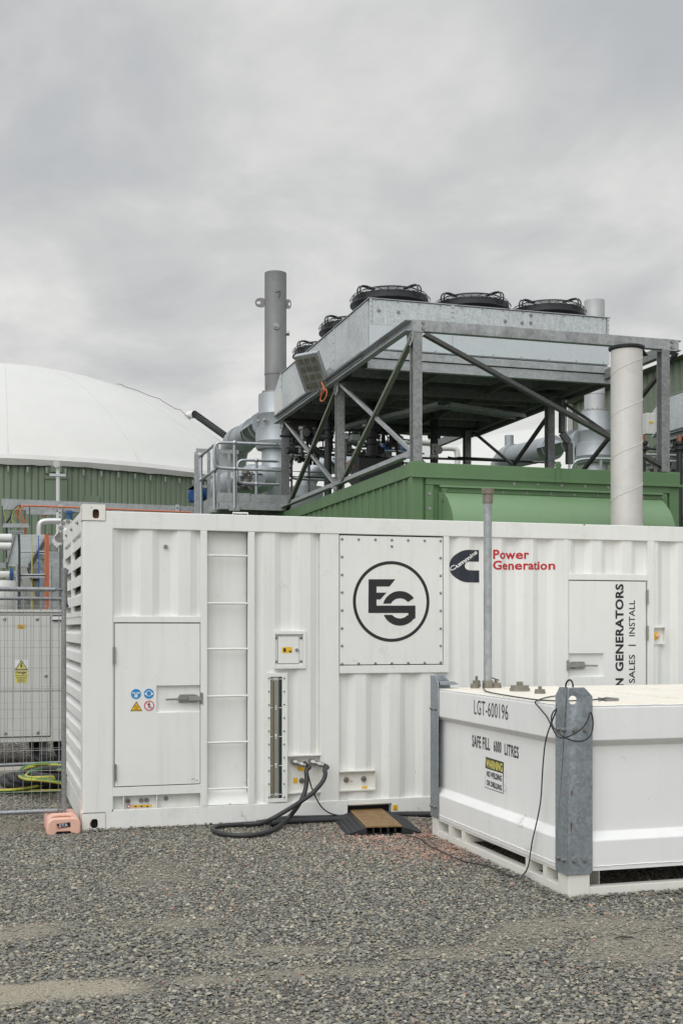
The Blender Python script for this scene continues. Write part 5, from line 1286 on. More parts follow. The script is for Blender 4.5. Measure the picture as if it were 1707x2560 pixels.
for i in range(9):
    x = cx0 + .1 + i * (cx1 - cx0 - .2) / 8; hexbolt((x, cy0 - .004, cz0 + .04), (0, -1, 0), .009, .006, parent=cl, washer=False)
# left face panels
yj = [cy0 + 1.7, cy0 + 3.35]
ys_ = [cy0 + .05] + yj + [cy1 - .05]
for i in range(3): MB().box(cx0 + .004, cx0 + .0195, ys_[i] + .03, ys_[i + 1] - .03, cz0 + .03, cz1 - .02).build('side_panel', GALVS, cl, bevel=.002)
for y in yj + [cy1 - .03]:
    MB().box(cx0 - .004, cx0 + .019, y - .028, y - .002, cz0 + .02, cz1 - .0125).build('corner_strip', GALVP, cl, smooth=0)
    MB().box(cx0 - .004, cx0 + .019, y + .002, y + .028, cz0 + .02, cz1 - .0125).build('corner_strip', GALVP, cl, smooth=0)
    for i in range(5): hexbolt((cx0 - .004, y + .015, cz0 + .08 + i * .13), (-1, 0, 0), .011, .008, parent=cl, washer=False)
# support rails under the box
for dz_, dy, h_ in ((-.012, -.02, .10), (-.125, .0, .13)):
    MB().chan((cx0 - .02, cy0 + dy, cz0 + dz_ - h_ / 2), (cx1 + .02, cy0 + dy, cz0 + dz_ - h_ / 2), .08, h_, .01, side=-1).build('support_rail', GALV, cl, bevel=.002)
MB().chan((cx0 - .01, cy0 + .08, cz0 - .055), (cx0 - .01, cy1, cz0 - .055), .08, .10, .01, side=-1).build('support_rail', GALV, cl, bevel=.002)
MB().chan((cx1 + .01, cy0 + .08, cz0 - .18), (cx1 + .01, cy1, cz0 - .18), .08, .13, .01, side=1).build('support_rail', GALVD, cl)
for i in range(7):
    y = cy0 + .35 + i * .72
    MB().chan((cx0 + .08, y, cz0 - .07), (cx1 - .08, y, cz0 - .07), .07, .14, .008, side=-1).build('cross_rail', GALVM, cl)
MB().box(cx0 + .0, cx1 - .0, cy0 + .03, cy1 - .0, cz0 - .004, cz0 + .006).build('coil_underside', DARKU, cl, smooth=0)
for x in (cx0 + 1.1, cx0 + 2.3):
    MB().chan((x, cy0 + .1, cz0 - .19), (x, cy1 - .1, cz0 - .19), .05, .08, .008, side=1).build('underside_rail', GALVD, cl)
MB().bar((cx0 + .5, cy0 + .9, cz0 - .16), (cx0 + 1.7, cy0 + .15, cz0 - .16), .05, .05).build('diagonal_tie', GALVD, cl); MB().bar((cx1 - 1.0, cy0 + 1.8, cz0 - .16), (cx1 - .2, cy0 + .3, cz0 - .16), .05, .05).build('diagonal_tie', GALVD, cl)
MB().poly([(cx0 + .0, cy1, cz1 + .02), (cx0 + .9, cy1, cz1 + .02), (cx0 + .9, cy1 + .45, cz1 - .22), (cx0 + .0, cy1 + .45, cz1 - .22)], -.5, (0, 0, 1)).build('inlet_housing', GALVP, cl, bevel=.004)
MB().box(cx0 - .11, cx0 + .02, cy1 - .08, cy1 + .04, cz0 - .03, cz0 + .33).build('junction_box', CABG, cl, bevel=.005)
MB().box(cx1 - .02, cx1, cy0 + .05, cy1, cz0 - .12, cz0 + .005).box(cx0 + .0, cx1, cy1 - .02, cy1, cz0 - .2, cz0 - .005).build('side_skirt', GALVD, cl, smooth=0)
# fans
def make_fan(x, y, group, label):
    f = thing('fan_unit', label, 'fan', (x, y, cz1), group)
    r = .575
    MB().lathe((x, y, cz1 + .001), [(r * .80, -.0), (r * .80, .06), (r * .90, .095), (r * 1.0, .11), (r * 1.0, .125), (r * .95, .13), (r * .95, .205), (r * .93, .21), (r * .88, .20), (r * .84, .10), (r * .80, .0)], 40).build('fan_ring', BLACK, f)
    gm = MB()
    for k_ in range(11):
        rr = r * (.14 + .86 * k_ / 10); hz = .300 - .012 * k_ / 10 - .09 * (k_ / 10) ** 9
        gm.tube([(x + rr * math.cos(2 * PI * i / 32), y + rr * math.sin(2 * PI * i / 32), cz1 + hz) for i in range(32)], .0042, 4, closed=True)
    for k_ in range(16):
        a = 2 * PI * k_ / 16
        gm.tube([(x + r * q_ * math.cos(a), y + r * q_ * math.sin(a), cz1 + .300 - .012 * (q_ - .14) / .86 - .09 * ((q_ - .14) / .86) ** 9 if q_ < 1.0005 else cz1 + .205) for q_ in (.14, .4, .7, .85, .92, .96, 1.0, 1.001)], .005, 4)
    gm.build('wire_guard', BLACK, f, smooth=0)
    MB().cyl((x, y, cz1 + .05), (x, y, cz1 + .27), .11, 20).build('motor', BLACK, f)
    for k_ in range(5):
        a = 2 * PI * k_ / 5 + .3; u = Vector((math.cos(a), math.sin(a), 0)); v_ = Vector((-u.y, u.x, 0)); c = Vector((x, y, cz1 + .13))
        MB().poly([c + u * .1 - v_ * .05 + Vector((0, 0, .03)), c + u * .38 - v_ * .14 + Vector((0, 0, .04)), c + u * .385 + v_ * .05 - Vector((0, 0, .03)), c + u * .1 + v_ * .06 - Vector((0, 0, .03))], .008, (0, 0, 1)).build('fan_blade', BLACK, f)
    for k_ in range(4):
        a = 2 * PI * k_ / 4 + .42
        for da in (-.05, .05):
            u = Vector((math.cos(a + da), math.sin(a + da), 0)); c = Vector((x, y, cz1))
            MB().tube([c + u * r * .97 + Vector((0, 0, .12)), c + u * r * 1.04 + Vector((0, 0, .20)), c + u * r * 1.04 + Vector((0, 0, .26)), c + u * r * .95 + Vector((0, 0, .315)), c + u * .30 + Vector((0, 0, .305))], .011, 6, sm=1).build('guard_arm', BLACK, f)
    return f
fxs = [xat(975, cy0 + .75), xat(1178, cy0 + .75), xat(1368, cy0 + .75)]
side_n = ['left', 'middle', 'right']
first = None
for j, yy in enumerate((cy0 + .75, cy0 + 2.42, cy0 + 4.1)):
    for i, xx in enumerate(fxs):
        lab = 'black fan with wire guard, %s one of the %s row on the near cooler' % (side_n[i], ('front', 'second', 'rear')[j])
        if first is None: first = make_fan(xx, yy, 'fans on the near cooler', lab)
        else: f = dup(first, None, (xx - fxs[0], yy - (cy0 + .75), 0)); f['label'] = lab
# floodlight on the left side of the cooler
flc = WX(778, 932, cx0 - .30)
fl = thing('floodlight', 'tilted grey floodlight with dark reflective face on the cooler side', 'floodlight', tuple(flc))
dn = Vector((-.55, -.62, -.55)).normalized(); _, s_, u_ = vbasis(dn, (0.25, .35, 1))
m = MB(); w2, h2 = .20, .30
def FLp(a, b, c): return flc + s_ * a + u_ * b + dn * c
m.add([FLp(a, b, c) for c in (0, -.10) for a, b in ((-w2, -h2), (w2, -h2), (w2, h2), (-w2, h2))], [(0, 1, 2, 3), (4, 5, 6, 7), (0, 1, 5, 4), (1, 2, 6, 5), (2, 3, 7, 6), (3, 0, 4, 7)])
m.build('lamp_housing', GALV, fl, bevel=.012)
REFL = metal('lamp_glass', (.30, .31, .29), .25, .35, .5, stain=.6, staincol=(.10, .10, .10), sps=7)
CELL = metal('lamp_cell', (.20, .20, .15), .2, .4, .5, stain=.4, staincol=(.08, .08, .07), sps=12)
MB().add([FLp(a, b, .003) for a, b in ((-w2 + .02, -h2 + .02), (w2 - .02, -h2 + .02), (w2 - .02, h2 - .02), (-w2 + .02, h2 - .02))], [(0, 1, 2, 3)]).build('lamp_glass', REFL, fl, smooth=0)
for i in range(4):
    for j in range(3): MB().add([FLp(-w2 + .05 + j * .11 + a, -h2 + .06 + i * .13 + b, .006) for a, b in ((0, 0), (.085, 0), (.085, .085), (0, .085))], [(0, 1, 2, 3)]).build('led_cell', CELL, fl, smooth=0)
MB().bar(FLp(w2 + .012, -.28, -.05), FLp(w2 + .012, .22, -.05), .02, .06).bar(FLp(w2 + .012, -.28, -.05), (cx0 - .01, flc.y - .1, cz0 + .1), .02, .08).build('mounting_arm', GALV, fl)
tag(MB().tube([WX(804, 955, cx0 - .2), WX(812, 975, cx0 - .2), WX(805, 985, cx0 - .2), WX(799, 1000, cx0 - .2), WX(808, 1005, cx0 - .2), WX(819, 983, cx0 - .15), WX(812, 968, cx0 - .18), WX(803, 978, cx0 - .2), WX(802, 995, cx0 - .2)], .011, 6, sm=2).build('orange_cable', ORANGE), 'short orange cable dangling below the floodlight', 'cable')
# cable tray under the cooler
ct = thing('cable_tray', 'perforated steel cable tray slung under the cooler', 'cable tray', (cx0 + 2.3, cy0 + 2.6, cz0 - .4))
def tray(p0, p1, wd=.24):
    p0 = Vector(p0); p1 = Vector(p1); d, s, u = vbasis(p1 - p0); Ln = (p1 - p0).length
    m = MB(); m.bar(p0 - s * wd / 2, p1 - s * wd / 2, .01, .06).bar(p0 + s * wd / 2, p1 + s * wd / 2, .01, .06)
    m.build('tray_side', GALV, ct)
    r = MB()
    for i in range(int(Ln / .09)): q_ = p0 + d * (.045 + i * .09); r.bar(q_ - s * wd / 2, q_ + s * wd / 2, .03, .012)
    r.build('tray_rungs', GALVP, ct)
tray((cx0 + .8, cy0 + 4.6, cz0 - .35), (cx0 + 1.75, cy0 + 1.7, cz0 - .35)); tray((cx0 + 1.8, cy0 + 1.75, cz0 - .35), (cx1 - .3, cy0 + 2.35, cz0 - .35))
ty_ = FYS[1] - .25
MB().bar(W(1404, 1000, ty_), W(1404, 1082, ty_), .06, .10).bar(W(1404, 1082, ty_), W(1421, 1106, ty_), .06, .10).bar(W(1421, 1106, ty_), W(1421, 1160, ty_), .06, .10).build('drop_duct', GALVD, ct)
MB().bar(W(1413, 1000, ty_), W(1413, 1082, ty_), .03, .05).bar(W(1413, 1082, ty_), W(1432, 1108, ty_), .03, .05).bar(W(1432, 1108, ty_), W(1432, 1160, ty_), .03, .05).build('drop_strip', GALVP, ct)

GALVH0 = GALV
# ------ pipework on the roof below the cooler
def flange(m, p, r, n=(0, 0, 1)):
    n = Vector(n).normalized(); p = Vector(p); m.cyl(p - n * .02, p + n * .02, r, 20)
    _, s, u = vbasis(n)
    for i in range(8): a = 2 * PI * i / 8; q_ = p + (s * math.cos(a) + u * math.sin(a)) * r * .82; m.cyl(q_ - n * .04, q_ + n * .04, r * .09, 6)
DRP = []
def drop_pipe(px, y, r, label, valve=False):
    p = W(px, 1060, y); o = thing('pipe', label, 'pipe', (p.x, y, GZ), 'black flanged pipes under the cooler')
    m = MB(); m.cyl((p.x, y, GZ - .02), (p.x, y, cz0 - .1), r, 18); m.build('pipe_run', BLACK, o)
    for py_ in (1072, 1092): f = MB(); flange(f, (p.x, y, zat(py_, p.x, y)), r * 1.65); f.build('flange', BLACK, o)
    if valve:
        f = MB(); f.lathe((p.x, y, zat(1138, p.x, y)), [(r * 1.6, -.02), (r * 1.6, .02), (r * 1.1, .03), (r * 1.1, .16), (r * 1.6, .17), (r * 1.6, .21)], 20).build('valve_body', BLACK, o)
        b_ = MB().box(p.x - .3, p.x + .45, y - .2, y + .2, GZ + .05, zat(1146, p.x, y)).build('pump_housing', BLACK, o, bevel=.03)
    return o
drop_pipe(820, 19.0, .058, 'black flanged pipe rising beside the second frame post')
drop_pipe(929, 18.6, .080, 'thick black flanged pipe with valve rising to the middle of the cooler', True)
drop_pipe(1085, 19.3, .068, 'black flanged pipe rising right of the near frame post')
def hp_(name, label, pts, r, mat, cat='pipe', group=None, sm=1, n=12):
    return tag(MB().tube(pts, r, n, sm=sm).build(name, mat), label, cat, group)
hp_('handrail', 'long galvanised rail seen through the frame, upper one', [W(700, 1118, 21.0), W(950, 1125, 21.0), W(1060, 1134, 21.0)], .017, GALV, 'rail', 'roof rails behind the frame')
hp_('handrail', 'dark horizontal rail below the upper one behind the frame', [W(715, 1132, 20.6), W(1000, 1143, 20.6), W(1150, 1148, 20.6), W(1400, 1157, 20.6)], .022, GALVD, 'rail', 'roof rails behind the frame')
hp_('handrail', 'galvanised rail behind the silver duct, third from the top', [W(700, 1177, 20.8), W(960, 1187, 20.8)], .015, GALV, 'rail', 'roof rails behind the frame')
hp_('handrail', 'dark lowest rail behind the frame posts', [W(712, 1190, 20.6), W(940, 1200, 20.6)], .020, GALVD, 'rail', 'roof rails behind the frame')
for px_, lab in ((772, 'left'), (812, 'middle'), (900, 'right')):
    hp_('rail_post', 'galvanised rail stanchion behind the frame, %s of the three' % lab, [W(px_, 1116, 20.95), W(px_, 1250, 20.95)], .017, GALV, 'post', 'rail stanchions behind the frame', 0)
# silver elbow duct behind the frame
dv_ = thing('silver_duct', 'silver clad duct bend behind the near frame bracing', 'duct', tuple(W(770, 1240, 22.5)))
yq = 22.5
MB().cyl(W(766, 1265, yq), W(766, 1218, yq), .33, 32).build('duct_base', CLAD, dv_)
MB().tube([W(766, 1219, yq), W(768, 1198, yq), W(790, 1172, yq), W(822, 1160, yq), W(870, 1161, yq), W(905, 1163, yq)], .19, 28, sm=2).build('duct_bend', CLAD, dv_)
tag(MB().lathe(W(740, 1150, 22.0), [(.05, 0), (.12, .05), (.12, .25), (.05, .3)], 16).build('small_vessel', CLAD), 'small silver vessel among the pipework left of the second post', 'vessel')
# white pipe, blue actuators, gauges
hp_('white_pipe', 'pale horizontal pipe behind the valves under the cooler', [W(930, 1104, 22.5), W(1010, 1101, 22.5), W(1100, 1108, 22.5)], .075, WPIPE)
hp_('pale_stub_pipe', 'pale upright pipe behind the enclosure roof', [W(1090, 1120, 27), W(1137, 1120, 27), W(1143, 1128, 27), W(1143, 1165, 27)], .07, WPIPE)
hp_('silver_pipe', 'silver horizontal pipe behind the blue motor', [W(940, 1122, 21.6), W(1020, 1126, 21.6)], .05, CLAD)
for k_, (a, b, c, d) in enumerate(((953, 1110, 976, 1140), (1007, 1111, 1018, 1141), (960, 1168, 980, 1182))):
    p, q_ = W(a, d, 21.2), W(c, b, 21.2)
    tag(MB().box(p.x, q_.x, 21.1, 21.4, p.z, q_.z).box(p.x + .02, q_.x - .02, 21.06, 21.0995, p.z + .03, q_.z - .03).build('blue_actuator', BLUEM, bevel=.015), ['blue motor casing beside the silver pipe', 'narrow blue casing right of the motor', 'low blue casing at the roof edge'][k_], 'motor', 'blue motors under the cooler')
p = W(863, 1091, 18.9); gg = tag(MB().cyl(p, p + Vector((0, -.05, 0)), .055, 24).build('pressure_gauge', SS), 'round white faced pressure gauge right of the second frame post', 'gauge')
MB().cyl(p + Vector((0, -.051, 0)), p + Vector((0, -.053, 0)), .047, 24).build('gauge_face', WVIN, gg)
MB().bar(p + Vector((0, -.055, 0)), p + Vector((.028, -.055, .028)), .002, .007).build('needle', DECAL, gg)
MB().tube([p + Vector((0, -.02, -.09)), p + Vector((0, -.02, -.40))], .014, 8).build('gauge_stem', SS, gg)
p, q_ = W(874, 1102, 18.8), W(897, 1088, 18.8)
ib = tag(MB().box(p.x, q_.x, 18.7, 18.9, p.z, q_.z).build('instrument_box', GALVP, bevel=.006), 'small grey instrument box beside the pressure gauge', 'box')
MB().tube([W(893, 1088, 18.8), W(890, 1075, 18.8), W(878, 1072, 18.8), W(872, 1082, 18.8), W(876, 1092, 18.8)], .016, 8, sm=2).build('instrument_lead', RUBBER, ib)
tag(MB().box(W(871, 0, 17.0).x, W(885, 0, 17.0).x, 17.0, 17.12, W(871, 1168, 17).z, W(871, 1152, 17).z).build('orange_box', ORANGE, bevel=.01), 'small orange control box hanging behind a brace', 'control box')
# brass and valve cluster left of second post
R = random.Random(11)
for k_ in range(7):
    a = 722 + k_ * 14; p = W(a, 1092 + R.uniform(-12, 12), 20.4 + R.uniform(-.3, .3))
    m = MB(); m.tube([p + Vector((-.1, 0, -.12)), p, p + Vector((.02, 0, .14)), p + Vector((.12, 0, .2))], .035, 8, sm=1); m.cyl(p + Vector((-.05, 0, 0)), p + Vector((.09, 0, 0)), .065, 12); m.cyl(p + Vector((0, 0, .04)), p + Vector((0, 0, .08)), .08, 12)
    tag(m.build('valve', [SS, CAPM, BLACK][k_ % 3]), ['steel valve nearest the far frame post', 'tarnished valve second from the far post', 'black valve third from the far post', 'steel valve in the middle of the valve row', 'tarnished valve right of the row middle', 'black valve left of the pressure gauge pipe', 'steel valve at the right end of the valve row'][k_], 'valve', 'valves in the roof pipework')
hp_('black_pipe', 'black horizontal pipe joining the valves left of the second post', [W(770, 1092, 19.6), W(790, 1089, 19.6), W(818, 1090, 19.1)], .06, BLACK)
hp_('dark_pipe', 'dark thin pipe standing behind the thick black valve', [W(958, 1068, 19.2), W(958, 1108, 19.2)], .035, BLACK)
GP = 'small pipes in the roof pipework'
for (pts, y, r, mt, lab) in (
    ([(700, 1090), (740, 1088), (775, 1090)], 19.8, .03, BLACK, 'short black pipe just right of the far frame post'),
    ([(975, 1072), (976, 1120)], 19.0, .022, BLACK, 'upright black pipe right of the thick valve pipe'),
    ([(988, 1085), (990, 1130), (1005, 1136), (1008, 1185)], 19.4, .018, BLACK, 'bent black pipe between the blue motors'),
    ([(905, 1090), (918, 1094), (938, 1092)], 18.9, .028, SS, 'short steel pipe left of the thick valve pipe'),
    ([(846, 1100), (846, 1128), (870, 1134), (895, 1133)], 18.9, .012, SS, 'thin steel tube looping under the pressure gauge'),
    ([(756, 1070), (756, 1120), (768, 1128)], 20.6, .020, SS, 'thin steel riser in the first frame bay'),
    ([(735, 1075), (736, 1130)], 20.7, .024, BOLTM, 'dark riser left of the valve row'),
    ([(950, 1186), (1000, 1182), (1060, 1178)], 19.6, .05, BLACK, 'low black pipe on the roof beside the pump'),
    ([(1010, 1080), (1040, 1084), (1080, 1082)], 20.2, .02, SS, 'thin steel pipe high under the cooler'),
    ([(1120, 1144), (1230, 1149), (1330, 1153)], 19.8, .028, BLACK, 'black pipe along the roof right of the near post'),
    ([(1612, 1120), (1650, 1124), (1690, 1128)], 19.5, .022, BLACK, 'thin black pipe at the right between the flanged pipes'),
    ([(1600, 1150), (1650, 1152), (1707, 1154)], 19.0, .02, GALVH0, 'galvanised low rail at the right picture edge'),
    ([(1600, 1136), (1650, 1137), (1707, 1139)], 19.1, .02, GALVH0, 'galvanised upper rail at the right picture edge')):
    tag(MB().tube([W(a, b, y) for a, b in pts], r, 10, sm=1).build('pipe', mt), lab, 'pipe', GP)
for k_, (a, b, y) in enumerate(((756, 1084, 19.7), (790, 1086, 19.5), (915, 1078, 18.9), (941, 1130, 19.6), (968, 1152, 19.6), (905, 1150, 19.4), (1085, 1128, 19.0), (985, 1100, 19.2))):
    p = W(a, b, y); m = MB(); m.cyl(p - Vector((0, 0, .09)), p + Vector((0, 0, .09)), .045, 14); flange(m, p - Vector((0, 0, .09)), .075); flange(m, p + Vector((0, 0, .09)), .075); m.cyl(p, p + Vector((.02, -.16, 0)), .03, 10); m.cyl(p + Vector((.02, -.16, 0)), p + Vector((.02, -.175, 0)), .07, 16)
    tag(m.build('gate_valve', BLACK if k_ % 2 else SS, smooth=30), ['steel gate valve left in the first bay', 'black gate valve in the middle of the first bay', 'steel gate valve high beside the thick pipe', 'black gate valve low behind the thick pipe', 'steel gate valve on the low black pipe', 'black gate valve left of the pump housing', 'steel gate valve behind the near frame post', 'black gate valve above the blue motors'][k_], 'valve', 'gate valves in the roof pipework')
def skid(name, lab, x0, x1, y0, y1, Ya, Yb, n, seed):
    o = thing(name, lab, 'pipework', tuple(W((x0 + x1) / 2, y1, (Ya + Yb) / 2))); R_ = random.Random(seed); M_ = [SS, BLACK, BOLTM, GALV, GALVD, BLACK, CAPM]
    for i in range(n):
        Y = R_.uniform(Ya, Yb); a = R_.uniform(x0, x1); b = R_.uniform(y0, y1); k = R_.random(); mt = R_.choice(M_); r = R_.choice((.012, .018, .025, .035))
        if k < .35:
            c = b + R_.uniform(15, 50); m = MB().tube([W(a, b, Y), W(a, min(c, y1 + 12), Y)], r, 8); flange(m, W(a, b, Y), r * 2.1); m.build('riser', mt, o, smooth=30)
        elif k < .65:
            w_ = R_.uniform(20, 80); MB().tube([W(a, b, Y), W(min(a + w_, x1 + 15), b + w_ * .04, Y)], r, 8).build('pipe_run', mt, o)
        elif k < .82:
            w_ = R_.uniform(10, 26); MB().tube([W(a, b, Y), W(a + w_, b + 1, Y), W(a + w_ + 4, b + 6, Y), W(a + w_ + 4, b + 34, Y)], r, 8, sm=1).build('elbow_pipe', mt, o)
        else:
            p = W(a, b, Y); m = MB(); m.cyl(p - Vector((.07, 0, 0)), p + Vector((.07, 0, 0)), .04, 12); flange(m, p - Vector((.07, 0, 0)), .062, (1, 0, 0)); flange(m, p + Vector((.07, 0, 0)), .062, (1, 0, 0)); m.cyl(p, p + Vector((0, 0, .12)), .015, 8); m.cyl(p + Vector((0, 0, .11)), p + Vector((0, 0, .125)), .05, 14)
            m.build('valve', mt, o, smooth=30)
    return o
skid('pipe_skid', 'tangle of small steel and black pipes and valves under the near cooler', 712, 835, 1076, 1150, 19.6, 21.4, 34, 5)
skid('pipe_skid', 'cluster of small pipes and valves between the second post and the near post', 850, 1012, 1078, 1160, 19.4, 21.8, 44, 9)
skid('pipe_skid', 'crowded small pipes and valves at the far right behind the spiral stack', 1600, 1700, 1100, 1180, 19.2, 21.5, 30, 12)
skid('pipe_skid', 'small pipes and valves behind the left platform handrail', 575, 640, 1180, 1225, 21.9, 22.8, 10, 14)
# black perforated duct ladder left of far post
lr = MB(); 
for i in range(9): p = W(718, 1080 + i * 15, 20.9); lr.box(p.x - .07, p.x + .07, 20.88, 20.92, p.z - .02, p.z + .02)
p = W(718, 1200, 20.9); lr.box(p.x - .09, p.x - .0705, 20.86, 20.94, GZ, p.z + 1.05).box(p.x + .0705, p.x + .09, 20.86, 20.94, GZ, p.z + 1.05)
tag(lr.build('cable_ladder', GALVD), 'upright dark cable ladder just right of the far frame post', 'cable ladder')

# ================================================================== FLUE STACKS AND DUCTS
def flue(x, y, dx, labels, mats, ztop, full=True):
    o = thing('flue_stack', labels[0], 'chimney', (x, y, 0))
    zb = lambda py: EYE + (HOR - py) * (6.02 * S_ + 25.2 * C_) / FPX
    MB().lathe((x, y, 0), [(.0, ztop - .6), (.205, ztop - .6), (.205, ztop), (.237, ztop), (.237, zb(930)), (.240, zb(931)), (.240, zb(938)), (.232, zb(939)), (.232, zb(984))], 40).build('upper_flue', mats[0], o)
    f = MB(); f.cyl((x, y, zb(990)), (x, y, zb(981)), .30, 32)
    for i in range(14): a = 2 * PI * i / 14; f.cyl((x + .27 * math.cos(a), y + .27 * math.sin(a), zb(992)), (x + .27 * math.cos(a), y + .27 * math.sin(a), zb(978)), .02, 6)
    f.build('flange', BOLTM, o)
    MB().lathe((x, y, 0), [(.30, zb(986)), (.365, zb(987)), (.37, zb(990)), (.37, zb(1035)), (.376, zb(1036)), (.376, zb(1038)), (.37, zb(1039)), (.37, zb(1070)), (.43, zb(1073)), (.43, zb(1105)), (.435, zb(1106)), (.43, zb(1107)), (.43, zb(1118)), (.40, zb(1125)), (.30, zb(1126)), (.30, zb(1172)), (.306, zb(1173)), (.30, zb(1175)), (.30, 2.0)], 44).build('clad_flue', CLAD, o)
    if full:
        for s in (-1, 1):
            u = Vector((s * C_, -s * S_, 0)); c = Vector((x, y, zb(756))) + u * .22
            m = MB(); n_ = 20; pts = [(.0, -.10), (.14, -.10), (.20, -.075), (.225, 0), (.20, .075), (.14, .10), (0, .10)]
            if s > 0: pts = [(a * .55, b - .03) for a, b in pts]
            hole = [(.145 + .045 * math.cos(2 * PI * i / 14), .038 * math.sin(2 * PI * i / 14)) for i in range(14)]
            if s > 0: hole = [(a * .55, b - .03) for a, b in hole]
            # build lug as ring of quads round the hole
            out_ = []
            cxh = sum(a for a, b in hole) / 14; czh = sum(b for a, b in hole) / 14
            for hx_, hz_ in hole:
                dxh, dzh = hx_ - cxh, hz_ - czh; l_ = math.hypot(dxh, dzh); dxh /= l_; dzh /= l_; best = 9
                for i in range(len(pts)):
                    (ax_, az_), (bx__, bz_) = pts[i], pts[(i + 1) % len(pts)]
                    ex, ez = bx__ - ax_, bz_ - az_; den = dxh * ez - dzh * ex
                    if abs(den) < 1e-9: continue
                    t1 = ((ax_ - cxh) * ez - (az_ - czh) * ex) / den; t2 = ((ax_ - cxh) * dzh - (az_ - czh) * dxh) / den
                    if t1 > 0 and -1e-6 <= t2 <= 1 + 1e-6: best = min(best, t1)
                out_.append((cxh + dxh * best, czh + dzh * best))
            vs = []
            for th in (-.012, .012):
                for (a, b) in hole + out_: vs.append(c + u * a + Vector((0, 0, b)) + Vector((S_, C_, 0)) * th)
            fs = []
            for i in range(14):
                j = (i + 1) % 14; fs += [(i, j, 14 + j, 14 + i), (28 + i, 42 + i, 42 + j, 28 + j), (14 + i, 14 + j, 42 + j, 42 + i), (i, 28 + i, 28 + j, j)]
            m.add(vs, fs); m.build('lifting_lug', mats[0], o, smooth=30)
        c = Vector((x, y, zb(822))); v1 = Vector((S_ * -.95 + C_ * .12, -C_ * .95 - S_ * .12, 0)).normalized()
        MB().cyl(c + v1 * .22, c + v1 * .26, .065, 20).cyl(c + v1 * .26, c + v1 * .29, .035, 6).build('port_plug', SS, o, bevel=.003)
        v2 = Vector((C_, -S_, 0)); c2_ = Vector((x, y, zb(833))); MB().cyl(c2_ + v2 * .22, c2_ + v2 * .30, .05, 12).build('port_plug', SS, o)
        MB().tube([Vector((x, y, zb(q_))) + v1 * .2385 + Vector((a * C_, -a * S_, 0)) for a, q_ in ((-.03, 738), (.05, 736), (.085, 733), (.08, 742), (.05, 751))], .006, 5, sm=1).build('chalk_mark', DECAL, o)
        for px_, py_ in ((649, 1052), (664, 1049)):
            q0 = W(px_, py_, y - .37); MB().cyl(q0 + Vector((.0, .1, 0)), q0 + Vector((-.05, -.06, 0)), .03, 10).build('test_port', SS, o)
    return o
SX, SY = 6.02, 25.2
ztp_ = EYE + (HOR - 683) * (SX * S_ + SY * C_) / FPX
st1 = flue(SX, SY, 0, ('tall dull grey flue stack with lifting lugs left of the cooler',), (STACK,), ztp_)
PALES = metal('pale_stack_steel', (.50, .505, .51), .45, .45, .06, stain=.15, staincol=(.35, .36, .36), sps=8)
st2 = flue(SX + DX, SY, DX, ('pale silver flue stack standing behind the right end of the cooler',), (PALES,), ztp_, False)
def duct(dx, lab):
    o = thing('exhaust_duct', lab, 'duct', (SX - .1 + dx, 27, 3), 'silver clad exhaust ducts')
    a = Vector((SX - .2 + dx, SY + .1, 6.03)); b = Vector((5.74 + dx, 27.4 if dx == 0 else 29.0, 6.0 if dx == 0 else 6.15))
    MB().tube([a, a.lerp(b, .5), b], .30, 32).build('duct_run', CLAD, o)
    for t_ in (.15, .42, .7, .95): c = a.lerp(b, t_); d = (b - a).normalized(); MB().cyl(c - d * .012, c + d * .012, .307, 32).build('duct_band', CLAD, o)
    MB().tube([b, b + Vector((-.04, .4, .0)), b + Vector((-.08, .65, -.25)), b + Vector((-.1, .72, -.7)), b + Vector((-.1, .72, -1.6)), b + Vector((-.1, .72, -2.6))], .335, 32, sm=2).build('duct_bend', CLAD, o)
    c = b + Vector((-.02, .3, .2)); MB().cyl(c, c + Vector((0, 0, .40)), .12, 20).build('inspection_stub', CLAD, o) if dx else None
    return o
duct(0, 'large silver clad exhaust duct bending down left of the grey flue stack')
duct(DX, 'large silver clad exhaust duct seen through the right end of the frame')
# heat exchanger behind the platform
def vessel(name, lab, p0, p1, r, mat=None, cone=.5, band=2):
    p0 = Vector(p0); p1 = Vector(p1); d = (p1 - p0).normalized(); o = thing(name, lab, 'vessel', tuple(p0))
    MB().cyl(p0, p1, r, 32).build('vessel_shell', mat or CLAD, o)
    MB().cyl(p0 - d * cone * r, p0, r * .5, 32, r).build('vessel_end', mat or CLAD, o)
    for i in range(band): c = p0.lerp(p1, (i + .5) / band); MB().cyl(c - d * .012, c + d * .012, r * 1.02, 32).build('band', mat or CLAD, o)
    return o
vessel('heat_exchanger', 'silver clad cylinder lying behind the platform handrail', W(565, 1222, 23.2), W(660, 1195, 24.5), .28)
vessel('silencer_drum', 'silver drum with its round end facing the yard behind the handrail', W(553, 1222, 22.6), W(568, 1212, 24.6), .26, cone=.2)
vessel('round_drum', 'rounded silver drum left of the clad flue', W(645, 1198, 22.9), W(630, 1192, 25.0), .27, cone=.8)
tag(MB().box(W(482, 0, 23.4).x, W(518, 0, 23.4).x, 23.4, 24.0, W(500, 1250, 23.4).z, W(500, 1216, 23.4).z).cyl(W(490, 1236, 23.3), W(490, 1236, 23.9), .16, 20).build('electric_motor', BLUEM, bevel=.03), 'dark blue electric motor behind the left end of the platform', 'motor')
tag(MB().poly([W(470, 1225, 23.0), W(484, 1217, 23.0), W(525, 1215, 23.3), W(515, 1222, 23.0)], .02, (0, 0, 1)).build('motor_canopy', GALVD), 'small flat metal canopy over the blue motor', 'canopy')
